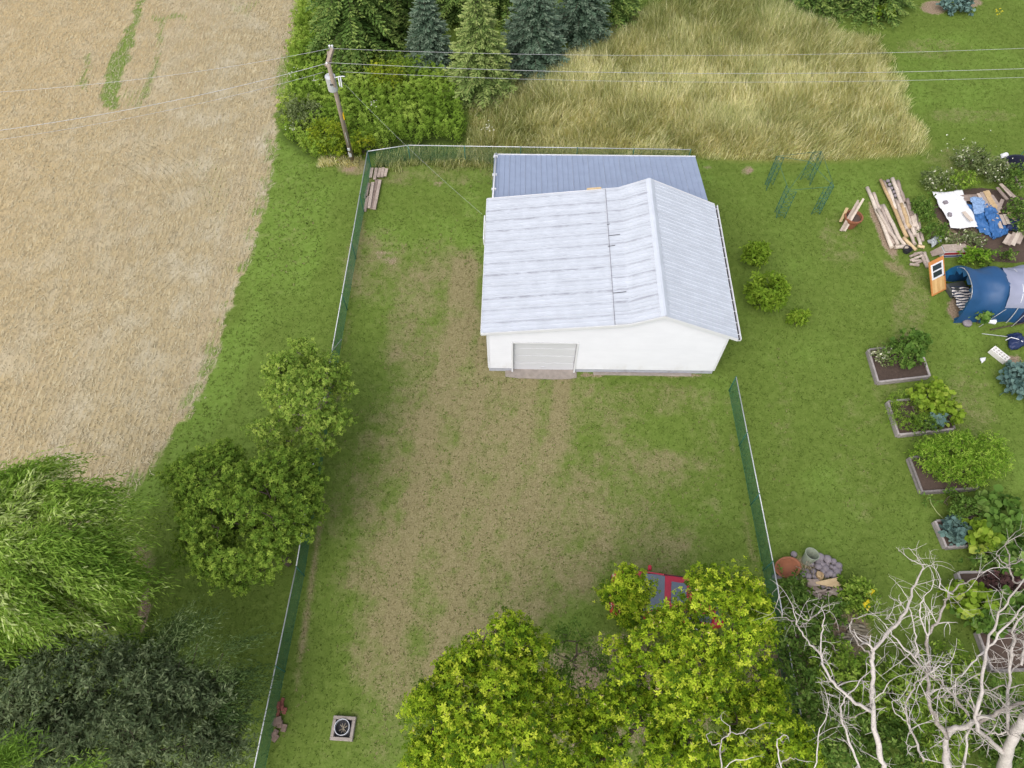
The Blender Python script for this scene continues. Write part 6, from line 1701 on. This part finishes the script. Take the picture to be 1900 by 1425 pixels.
# ---- weeds and bushes on the right
SH = [
    (1790, 298, 0.5, (1.3, 0.6, 0.5), 'greybush', 'grey green weed clump with white flower heads above the debris pile'),
    (1735, 338, 0.4, (0.9, 0.6, 0.45), 'greybush', 'grey weed clump just right of the post pile top'),
    (1845, 318, 0.5, (0.8, 0.6, 0.5), 'greybush', 'pale flowering weed clump left of the dark tub'),
    (1780, 340, 0.4, (0.9, 0.4, 0.42), 'weed', 'bright green weeds above the white sheet'),
    (1712, 388, 0.4, (0.38, 0.7, 0.4), 'bush', 'weeds between the post pile and the white sheet'),
    (1735, 432, 0.35, (0.5, 0.4, 0.35), 'bush', 'weeds at the lower left corner of the white sheet'),
    (1790, 446, 0.35, (0.8, 0.22, 0.3), 'greybush', 'dry seed head weeds below the white sheet'),
    (1808, 478, 0.4, (0.55, 0.4, 0.4), 'fern', 'bright lime weed tuft behind the blue tent'),
    (1850, 476, 0.3, (0.9, 0.25, 0.3), 'bush', 'dark green weeds along the back of the tent'),
    (1897, 405, 0.8, (0.4, 1.2, 0.7), 'bush', 'leafy bush at the right edge over the boards'),
    (1886, 330, 0.6, (0.5, 0.6, 0.5), 'bush', 'green bush under the dark tub at the right edge'),
    (1819, 594, 0.25, (0.30, 0.28, 0.28), 'squash', 'small leafy plant at the tent foot beside the white container'),
    (1888, 708, 0.4, (0.5, 0.7, 0.45), 'kale', 'blue green bushy plant at the right edge below the perforated block'),
    (1690, 720, 0.15, (1.0, 0.25, 0.18), 'weed', 'low green weeds between the first and second beds'),
    (1700, 812, 0.2, (0.5, 0.3, 0.2), 'bush', 'small weeds at the front of the second bed'),
    (1760, 928, 0.25, (0.9, 0.35, 0.3), 'bush', 'dark weeds between the third and fourth beds'),
    (1830, 1035, 0.3, (1.3, 0.4, 0.35), 'bush', 'green weeds between the fourth and fifth beds'),
    (1880, 1030, 0.5, (0.6, 0.5, 0.5), 'squash', 'squash vine at the right edge below the fourth bed'),
    (1800, 1120, 0.9, (0.6, 0.55, 0.6), 'lime', 'grape vine with light green leaves at the fifth bed corner'),
    (1815, 1145, 0.7, (0.5, 0.5, 0.6), 'squash', 'grape vine hanging below the fifth bed'),
    (1885, 1130, 0.7, (0.5, 0.4, 0.5), 'squash', 'vine at the right edge between the two lowest beds'),
    (1775, 12, 0.35, (0.9, 0.6, 0.45), 'kale', 'low blue green shrub on mulch at the top right'),
    (1640, 22, 0.4, (0.5, 0.3, 0.3), 'lime', 'yellow green sprig at the foot of the right spruce'),
    # by the stone heap and under the dead tree
    (1482, 1122, 0.6, (0.55, 0.6, 0.5), 'bush', 'leafy bush below the terracotta basin'),
    (1468, 1082, 0.4, (0.35, 0.28, 0.32), 'bush', 'small bush at the fence beside the terracotta basin'),
    (1585, 1098, 0.45, (0.42, 0.45, 0.4), 'weed', 'bright weeds right of the stone heap'),
    (1600, 1115, 0.5, (0.5, 0.5, 0.5), 'weed', 'weeds with yellow flowers at the edge of the right lawn'),
    (1540, 1138, 0.6, (0.45, 0.4, 0.45), 'bush', 'bush among the dead branches below the boards'),
    (1490, 1185, 1.0, (0.9, 0.8, 0.8), 'bush', 'dark bush beside the right fence'),
    (1460, 1270, 1.2, (0.9, 1.0, 0.9), 'bush', 'shaded dark bush between the yellow tree and the dead tree'),
    (1560, 1250, 1.2, (1.1, 0.9, 0.9), 'weed', 'green bush under the left dead limb'),
    (1640, 1290, 1.4, (1.2, 1.0, 1.0), 'weed', 'green bush in the middle under the dead tree'),
    (1540, 1360, 1.6, (1.2, 1.0, 1.0), 'bush', 'dark green bush at the bottom under the dead limbs'),
    (1720, 1350, 1.6, (1.2, 1.1, 1.0), 'weed', 'green bush at the bottom beside the pale dead trunk'),
    (1840, 1330, 1.4, (1.3, 1.1, 1.0), 'bush', 'green bush at the bottom right behind the thick dead trunk'),
    (1760, 1250, 1.0, (0.9, 0.8, 0.7), 'weed', 'green bush left of the lowest bed'),
    (1660, 1400, 1.8, (1.1, 1.0, 0.9), 'bush', 'bush at the bottom edge under the dead tree'),
    (1900, 1400, 1.6, (1.2, 1.1, 1.0), 'bush', 'bush in the bottom right corner'),
    (1690, 1270, 0.8, (0.8, 0.7, 0.6), 'weed', 'bush at the lower end of the right lawn'),
    (250, 1080, 0.4, (0.35, 0.9, 0.4), 'weed', 'green weeds along the ditch beside the willow'),
    (232, 1180, 0.4, (0.4, 0.6, 0.4), 'bush', 'weeds at the ditch near the willow trunk'),
]
for k, (x_, y_, z_, r_, mt, lab) in enumerate(SH):
    big_ = max(r_) > 0.8
    shrub('bush', lab, x_, y_, z_, r_, mt, cat='bush', leaf=(0.22 if mt in ('squash', 'lime', 'kale') else 0.155), tmpl=(BROAD if mt in ('squash', 'lime', 'kale') else LEAF), leaves=(4 if mt in ('squash', 'lime', 'kale') else 7), twigs=3, tw=0.28, per_m2=(11 if big_ else 16), group='bushes and weeds at the right' if x_ > 1000 else 'weeds by the willow ditch', seed=50 + k, gap=0.22, rmean=0.45, rspread=0.4)
# flower specks
pts = []
for x_, y_, n_, sp_, z_ in ((1810, 262, 8, 26, 0.8), (1850, 310, 14, 24, 0.9), (1775, 300, 8, 30, 0.8), (1790, 440, 8, 20, 0.6), (1740, 350, 6, 20, 0.7), (905, 237, 14, 8, 1.0), (545, 135, 14, 10, 1.0), (540, 235, 10, 8, 1.0), (697, 192, 8, 6, 1.2), (590, 150, 10, 8, 1.2)):
    for _ in range(n_):
        pts.append(P(x_ + random.gauss(0, sp_ * 0.9), y_ + random.gauss(0, sp_ * 0.6), z_ + random.uniform(-0.1, 0.15)))
pts = np.array(pts); n = len(pts)
tag(leaf_object('white_flowers', [stamp(rosette(6, 0.3, 0.1), pts, np.tile([1.0, 0, 0], (n, 1)) + RNG.normal(0, .3, (n, 3)), np.tile([0, 0, 1.0], (n, 1)), RNG.uniform(0.035, 0.065, n), RNG.random(n))], LM['flower']), 'scattered white wild flower heads in weeds and grass', 'flowers', kind='stuff')
pts = np.array([P(x_ + random.gauss(0, 4), y_ + random.gauss(0, 4), 0.9) for x_, y_ in ((1615, 1098), (1608, 1121), (1703, 1415), (1850, 20)) for _ in range(9)]); n = len(pts)
tag(leaf_object('yellow_flowers', [stamp(rosette(6, 0.3, 0.1), pts, np.tile([1.0, 0, 0], (n, 1)) + RNG.normal(0, .3, (n, 3)), np.tile([0, 0, 1.0], (n, 1)), RNG.uniform(0.05, 0.09, n), RNG.random(n))], LM['yflower']), 'small yellow flowers at the edge of the right lawn', 'flowers', kind='stuff')

# ---- stone heap, basin, bucket
def Q6(x, y, z=0.0): return P(1400 + x / 7.125, 1000 + y / 7.125, z)
STN = [(520, 205, 0.17), (800, 250, 0.17), (862, 240, 0.22), (968, 268, 0.22), (842, 365, 0.19), (938, 388, 0.19), (1012, 365, 0.12), (1112, 350, 0.18), (1092, 432, 0.18), (1002, 452, 0.19), (715, 492, 0.17), (790, 495, 0.14), (520, 518, 0.17), (272, 500, 0.15), (335, 505, 0.13), (880, 300, 0.14), (905, 625, 0.13), (980, 650, 0.12), (570, 410, 0.14)]
SL = ['lone grey stone above the terracotta basin', 'grey stone touching the pale bucket', 'largest grey boulder at the back of the heap', 'grey boulder at the back right of the heap', 'grey boulder in the middle left of the heap', 'grey boulder in the centre of the heap', 'small stone right of the heap centre', 'rightmost upper boulder of the heap', 'rightmost lower boulder of the heap', 'pale boulder above the plywood sheet', 'grey stone left of the golden log end', 'small stone touching the golden log end', 'pale stone below the terracotta basin', 'pale stone at the fence foot', 'small pale stone beside the one at the fence', 'stone wedged between the back boulders', 'brown stone just below the plywood sheet', 'small stone below the right end of the plywood', 'stone between basin and bucket']
EX = [(835, 300), (900, 340), (960, 330), (1045, 300), (1060, 390), (900, 430), (955, 480), (1040, 480), (780, 430), (640, 470), (1130, 400), (750, 330), (690, 430), (820, 540)]
STN = [(x, y, r * 0.78) for x, y, r in STN] + [(x, y, random.uniform(0.085, 0.13)) for x, y in EX]
SL = SL + ['small round grey stone filling the heap by the right fence'] * len(EX)
for k, ((x, y, r), lab) in enumerate(zip(STN, SL)):
    c = Q6(x, y, r * 0.8); m = MB(); th = np.linspace(0, math.pi, 9)
    m.lathe([(r * math.sin(t), -r * 0.85 * math.cos(t)) for t in th], 14)
    V = m.v[0]; d = unit(V + 1e-6); V *= (0.86 + 0.28 * fbm(d[:, 0] * 1.6 + k, d[:, 1] * 1.6 + d[:, 2] * 1.1, 400, 2))[:, None]
    o = m.build('boulder', M['stone'], None, smooth=True); o.location = tuple(c); o.rotation_euler = (random.uniform(-.4, .4), random.uniform(-.4, .4), k)
    tag(o, lab, 'stone', 'stones heaped by the right fence')
log('log_end', Q6(862, 465, 0.35), Q6(862, 500, 0.10), 0.13, 'tan_wood', 'golden cut log end among the grey boulders', 'log', n=14)
c = Q6(405, 395); m = MB()
m.lathe([(0.0, 0.04), (0.30, 0.06), (0.42, 0.24), (0.50, 0.30), (0.52, 0.28), (0.44, 0.18), (0.32, 0.0), (0.0, 0.0)], 30)
o = m.build('basin', M['terracotta'], None, smooth=True); o.location = (c[0], c[1], 0.06); o.rotation_euler = (0.12, -0.05, 0.2); o.scale = (1.0, 0.78, 1.0); tag(o, 'wide shallow terracotta basin beside the right fence', 'basin')
c = Q6(680, 290); m = MB(); m.lathe([(0.0, 0.02), (0.20, 0.0), (0.26, 0.50), (0.28, 0.52), (0.28, 0.55), (0.25, 0.55), (0.19, 0.05), (0.0, 0.05)], 22)
bk = m.build('bucket', plain('pale_green_bucket', S(150, 158, 140), 0.5, 0.1, 4), None, smooth=False); bk.location = (c[0], c[1] - 0.02, 0.02); bk.rotation_euler = (-0.25, 0.15, 0); tag(bk, 'pale green grey bucket at the back of the stone heap', 'bucket')
for k, (a, b) in enumerate((((690, 290), (660, 440)), ((700, 300), (760, 420)), ((620, 350), (680, 450)), ((540, 360), (760, 460)), ((720, 300), (800, 390)), ((780, 400), (770, 520)))):
    log('stick', Q6(*a, 0.45), Q6(*b, 0.20), 0.014, 'pale_bark', '%s bleached stick from the left near the pale bucket' % ORD[k], 'stick', 'sticks by the pale bucket', n=5)
c = Q6(990, 575, 0.26); m = MB(); m.add([(-0.52, 0.02, 0), (0.38, 0.2, 0.02), (0.28, 0.06, 0.02), (0.45, -0.08, 0.02), (0.25, -0.2, 0.0), (-0.5, -0.06, 0)] + [(-0.52, 0.02, -.03), (0.38, 0.2, -.01), (0.28, 0.06, -.01), (0.45, -0.08, -.01), (0.25, -0.2, -.03), (-0.5, -0.06, -.03)], [(5, 4, 3, 2, 1, 0), tuple(range(6, 12))] + [(i, (i + 1) % 6, (i + 1) % 6 + 6, i + 6) for i in range(6)])
o = m.build('plywood_sheet', M['tan_wood'], None); o.location = tuple(c); tag(o, 'broken pale plywood piece lying on the stones', 'plywood')
plank('wide_board', Q6(700, 575, 0.22), Q6(860, 580, 0.24), 0.26, 0.03, 'grey_wood', 'wide grey board left of the broken plywood', 'board')
for k in range(8):
    x, y = 780 + random.uniform(0, 330), 640 + random.uniform(0, 110); a = random.uniform(-0.6, 0.6)
    c = Q6(x, y, 0.10 + 0.03 * (k % 3)); dxy = np.array([math.cos(a), math.sin(a), 0]) * random.uniform(0.2, 0.4)
    plank('scrap_board', c - dxy, c + dxy, random.uniform(0.08, 0.16), 0.03, 'grey_wood', 'scrap of grey board in the litter below the plywood', 'board', 'board scraps below the plywood')
for k in range(22):
    x, y = 1150 + random.uniform(0, 260), 1130 + k * 12 + random.uniform(-8, 8); a = random.uniform(-0.35, 0.2)
    c = Q6(x, y, 0.08 + 0.05 * (k % 3)); dxy = np.array([math.cos(a), math.sin(a), 0]) * random.uniform(0.18, 0.36)
    log('stove_wood', c - dxy, c + dxy, random.uniform(0.035, 0.065), 'pale_bark', 'split stick of the brown firewood heap under the dead branches', 'firewood', 'brown firewood heap under the dead branches', n=6)

# ================================================================== dead trees, bottom right
def Q2(x, y, z): return P(1300 + x / 3.0, 950 + y / 3.0, z)
def dead_tree(label, base, limbs, twigs_per_m=2.5, seed=0, name='dead_tree', tw_len=1.15):
    base = np.array(base, float)
    root = thing(name, base, label, 'tree', 'bare dead trees at the bottom right')
    rg = np.random.default_rng(900 + seed)
    tw = MB()
    def twig(p, d, L, r, depth):
        n = 5; pts = [p]; dd = d.copy()
        curl = rg.normal(0, 0.36, 3)
        for i in range(n):
            dd = unit(dd + curl * 0.5 + rg.normal(0, 0.13, 3) + np.array([0, 0, 0.05])); pts.append(pts[-1] + dd * L / n)
        tw.tube(pts, np.linspace(r, r * 0.35, n + 1), 4, cap=False)
        if depth > 0:
            for _ in range(rg.integers(2, 4)):
                i = rg.integers(1, n); d2 = unit(np.array(pts[i + 1]) - pts[i] + rg.normal(0, 0.75, 3))
                twig(pts[i], d2, L * rg.uniform(0.4, 0.7), r * 0.62, depth - 1)
    for px_l, z0, z1, w0, w1, main in limbs:
        # widths are given in photo pixels and turned into metres at their own distance
        k = len(px_l); zz = np.linspace(z0, z1, k)
        pts = np.array([Q2(x, y, z) for (x, y), z in zip(px_l, zz)])
        dist = np.linalg.norm(pts - np.array([0, 0, CAM_H]), axis=1)
        rad = np.linspace(w0, w1, k) * 0.31 / F_PX * dist
        # smooth the polyline
        tt = np.linspace(0, k - 1, (k - 1) * 4 + 1)
        def cr(a):
            a = np.vstack([2 * a[0] - a[1], a, 2 * a[-1] - a[-2]]); out = []
            for t in tt:
                i = min(int(t), k - 2); f = t - i; p0, p1, p2, p3 = a[i], a[i + 1], a[i + 2], a[i + 3]
                out.append(0.5 * (2 * p1 + (p2 - p0) * f + (2 * p0 - 5 * p1 + 4 * p2 - p3) * f * f + (3 * p1 - p0 - 3 * p2 + p3) * f ** 3))
            return np.array(out)
        S_ = cr(pts) if k > 2 else np.array([pts[0] + (pts[1] - pts[0]) * t / (len(tt) - 1) for t in range(len(tt))])
        R_ = np.interp(tt, np.arange(k), rad) * (1 + rg.normal(0, 0.09, len(tt)))
        S_ = S_ + rg.normal(0, 0.022, S_.shape)
        if main:
            g_ = base.copy(); g_[2] = -0.2
            mid_ = (g_ + S_[0]) / 2 + (0.05, -0.1, 0.3)
            S_ = np.vstack([g_, mid_, S_]); R_ = np.concatenate([[R_[0] * 1.7, R_[0] * 1.25], R_])
        m = MB(); m.tube(S_, R_, 8); m.build('trunk' if main else 'limb', M['dead_bark'], root, off=base, smooth=True)
        lens = np.linalg.norm(np.diff(S_, axis=0), axis=1)
        st_ = 2 if main else 0
        for i in range(max(st_, 1), len(S_) - 1):
            nt = rg.poisson(twigs_per_m * lens[i])
            for _ in range(nt):
                dd = unit(unit(S_[i + 1] - S_[i]) * 0.6 + rg.normal(0, 0.8, 3) + np.array([0, 0, 0.15]))
                twig(S_[i], dd, tw_len * rg.uniform(0.35, 1.0), min(0.016, R_[i] * 0.45), 2 if rg.random() < 0.4 else 1)
        twig(S_[-1], unit(S_[-1] - S_[-2]), tw_len * 0.6, R_[-1], 1)
    tag(tw.build('twigs', M['dead_bark'], root, off=base), kind='stuff')
    return root
dead_tree('slender pale dead tree with forked bare limbs, left of the dead group', P(1640, 1500), [
    ([(1020, 1440), (990, 1300), (962, 1120), (955, 960), (955, 830), (962, 770)], 5.2, 7.6, 13, 9, True),
    ([(962, 780), (1060, 650), (1130, 570), (1165, 490), (1190, 410), (1228, 325), (1230, 280)], 7.6, 8.9, 9, 3, False),
    ([(950, 800), (880, 740), (840, 660), (832, 620), (870, 590), (960, 562), (1060, 545)], 7.5, 8.2, 5, 1.6, False),
    ([(950, 1110), (860, 1062), (800, 1010), (720, 930), (682, 850), (668, 782), (610, 740), (560, 670), (525, 600), (505, 515)], 6.6, 7.8, 9, 2.2, False),
    ([(672, 790), (676, 650), (690, 590)], 7.3, 7.9, 5, 2.5, False), ([(528, 615), (460, 580), (425, 515)], 7.7, 8.0, 3.5, 1.6, False),
    ([(525, 545), (590, 602), (640, 572), (690, 538)], 7.8, 8.0, 2.4, 1.4, False), ([(535, 640), (600, 610), (660, 560)], 7.6, 8.1, 2.6, 1.4, False),
    ([(895, 1440), (830, 1280), (788, 1150), (798, 1065), (870, 960), (950, 880)], 5.0, 6.8, 6, 1.8, False), ([(788, 1150), (745, 1110), (712, 1068)], 6.0, 6.4, 2.6, 1.5, False),
    ([(635, 1440), (660, 1250), (700, 1130), (712, 1065)], 5.2, 6.6, 3.6, 1.8, False), ([(790, 1158), (880, 1135), (940, 1100)], 5.9, 6.4, 2.6, 2, False), ([(958, 1060), (1010, 1000), (1070, 930)], 6.8, 7.4, 3.2, 1.6, False)], seed=1)
dead_tree('pale dead tree with smooth elbowed trunk in the middle of the dead group', P(1752, 1500), [
    ([(1372, 1440), (1368, 1360), (1375, 1250), (1398, 1207), (1490, 1192), (1525, 1150)], 5.6, 7.2, 17, 11, True),
    ([(1375, 1260), (1312, 1150), (1272, 1050), (1265, 920), (1270, 780), (1265, 690), (1330, 590), (1360, 510), (1395, 450), (1450, 408), (1570, 342)], 6.4, 9.4, 11, 2.2, False),
    ([(1265, 690), (1225, 580), (1235, 490), (1282, 428)], 8.2, 8.9, 4, 1.8, False), ([(1265, 905), (1170, 790), (1080, 700), (1062, 655)], 7.4, 8.2, 5, 2, False), ([(1395, 452), (1335, 425), (1332, 372)], 8.9, 9.2, 3.6, 2.4, False),
    ([(1500, 1140), (1380, 990), (1272, 905), (1150, 815), (1080, 735)], 7.0, 8.0, 7, 2, False), ([(1268, 900), (1320, 865), (1390, 842)], 7.5, 7.9, 4, 1.8, False),
    ([(1350, 490), (1420, 470), (1480, 440)], 8.8, 9.0, 2.4, 1.4, False), ([(1200, 810), (1205, 690), (1165, 560), (1150, 480)], 7.7, 8.6, 4, 1.8, False),
    ([(1240, 1390), (1200, 1260), (1150, 1170), (1155, 1050), (1200, 960), (1265, 900)], 5.6, 7.3, 6, 3, False), ([(1152, 1170), (1080, 1120), (1070, 1060), (1110, 1035)], 6.3, 6.7, 2.6, 1.6, False),
    ([(1270, 1060), (1420, 1010), (1540, 990)], 7.0, 7.4, 3, 1.4, False)], seed=2)
dead_tree('thick grey dead tree leaning in at the bottom right corner', P(1860, 1520), [
    ([(1680, 1440), (1720, 1300), (1810, 1150)], 5.8, 8.0, 27, 22, True),
    ([(1690, 1345), (1600, 1265), (1535, 1180), (1560, 1000), (1590, 780), (1640, 610), (1700, 505), (1795, 380)], 6.6, 9.8, 12, 3.5, False),
    ([(1540, 1172), (1660, 1112), (1810, 1058)], 7.2, 8.2, 10, 8, False), ([(1712, 1235), (1716, 1000), (1740, 760), (1742, 640), (1810, 555)], 7.2, 9.4, 8, 4, False),
    ([(1595, 770), (1645, 715), (1740, 595), (1810, 520)], 8.4, 9.4, 6, 3, False), ([(1460, 1440), (1482, 1260), (1525, 1155)], 5.8, 7.2, 6, 4.5, False),
    ([(1800, 392), (1742, 378), (1722, 300), (1714, 230), (1705, 158)], 9.2, 10.0, 5, 2.2, False), ([(1724, 308), (1672, 270), (1636, 236)], 9.6, 9.9, 3.2, 1.8, False), ([(1785, 860), (1800, 740), (1812, 700)], 8.2, 8.6, 6, 4, False),
    ([(1545, 1190), (1640, 1235), (1715, 1230)], 7.0, 7.3, 5, 3, False), ([(1560, 1000), (1680, 970), (1800, 965)], 7.8, 8.2, 4, 2, False), ([(1590, 775), (1530, 820), (1450, 900), (1410, 970)], 8.2, 8.0, 4, 1.6, False), ([(1720, 300), (1770, 272), (1812, 275)], 9.6, 9.8, 2.8, 1.6, False)], seed=3)
dead_tree('bare dead twigs rising through the yellow green tree at the bottom edge', P(1345, 1500), [
    ([(120, 1440), (118, 1290), (165, 1240), (240, 1222), (342, 1180)], 6.8, 7.8, 4, 1.6, True), ([(118, 1295), (52, 1282), (30, 1240), (60, 1225)], 7.2, 7.6, 3, 1.6, False), ([(170, 1238), (150, 1190), (105, 1140)], 7.4, 7.8, 2.2, 1.4, False), ([(120, 1425), (200, 1380), (300, 1372)], 6.8, 7.2, 3, 1.5, False)], 1.4, seed=4, tw_len=0.5)
dead_tree('small bare dead sprig at the bottom edge right of the yellow green tree', P(1452, 1500), [
    ([(455, 1440), (438, 1350), (425, 1290), (455, 1240), (495, 1250)], 6.4, 7.2, 4, 1.6, True), ([(450, 1400), (500, 1370), (570, 1382)], 6.5, 6.8, 2.6, 1.4, False)], 1.4, seed=5, tw_len=0.45)
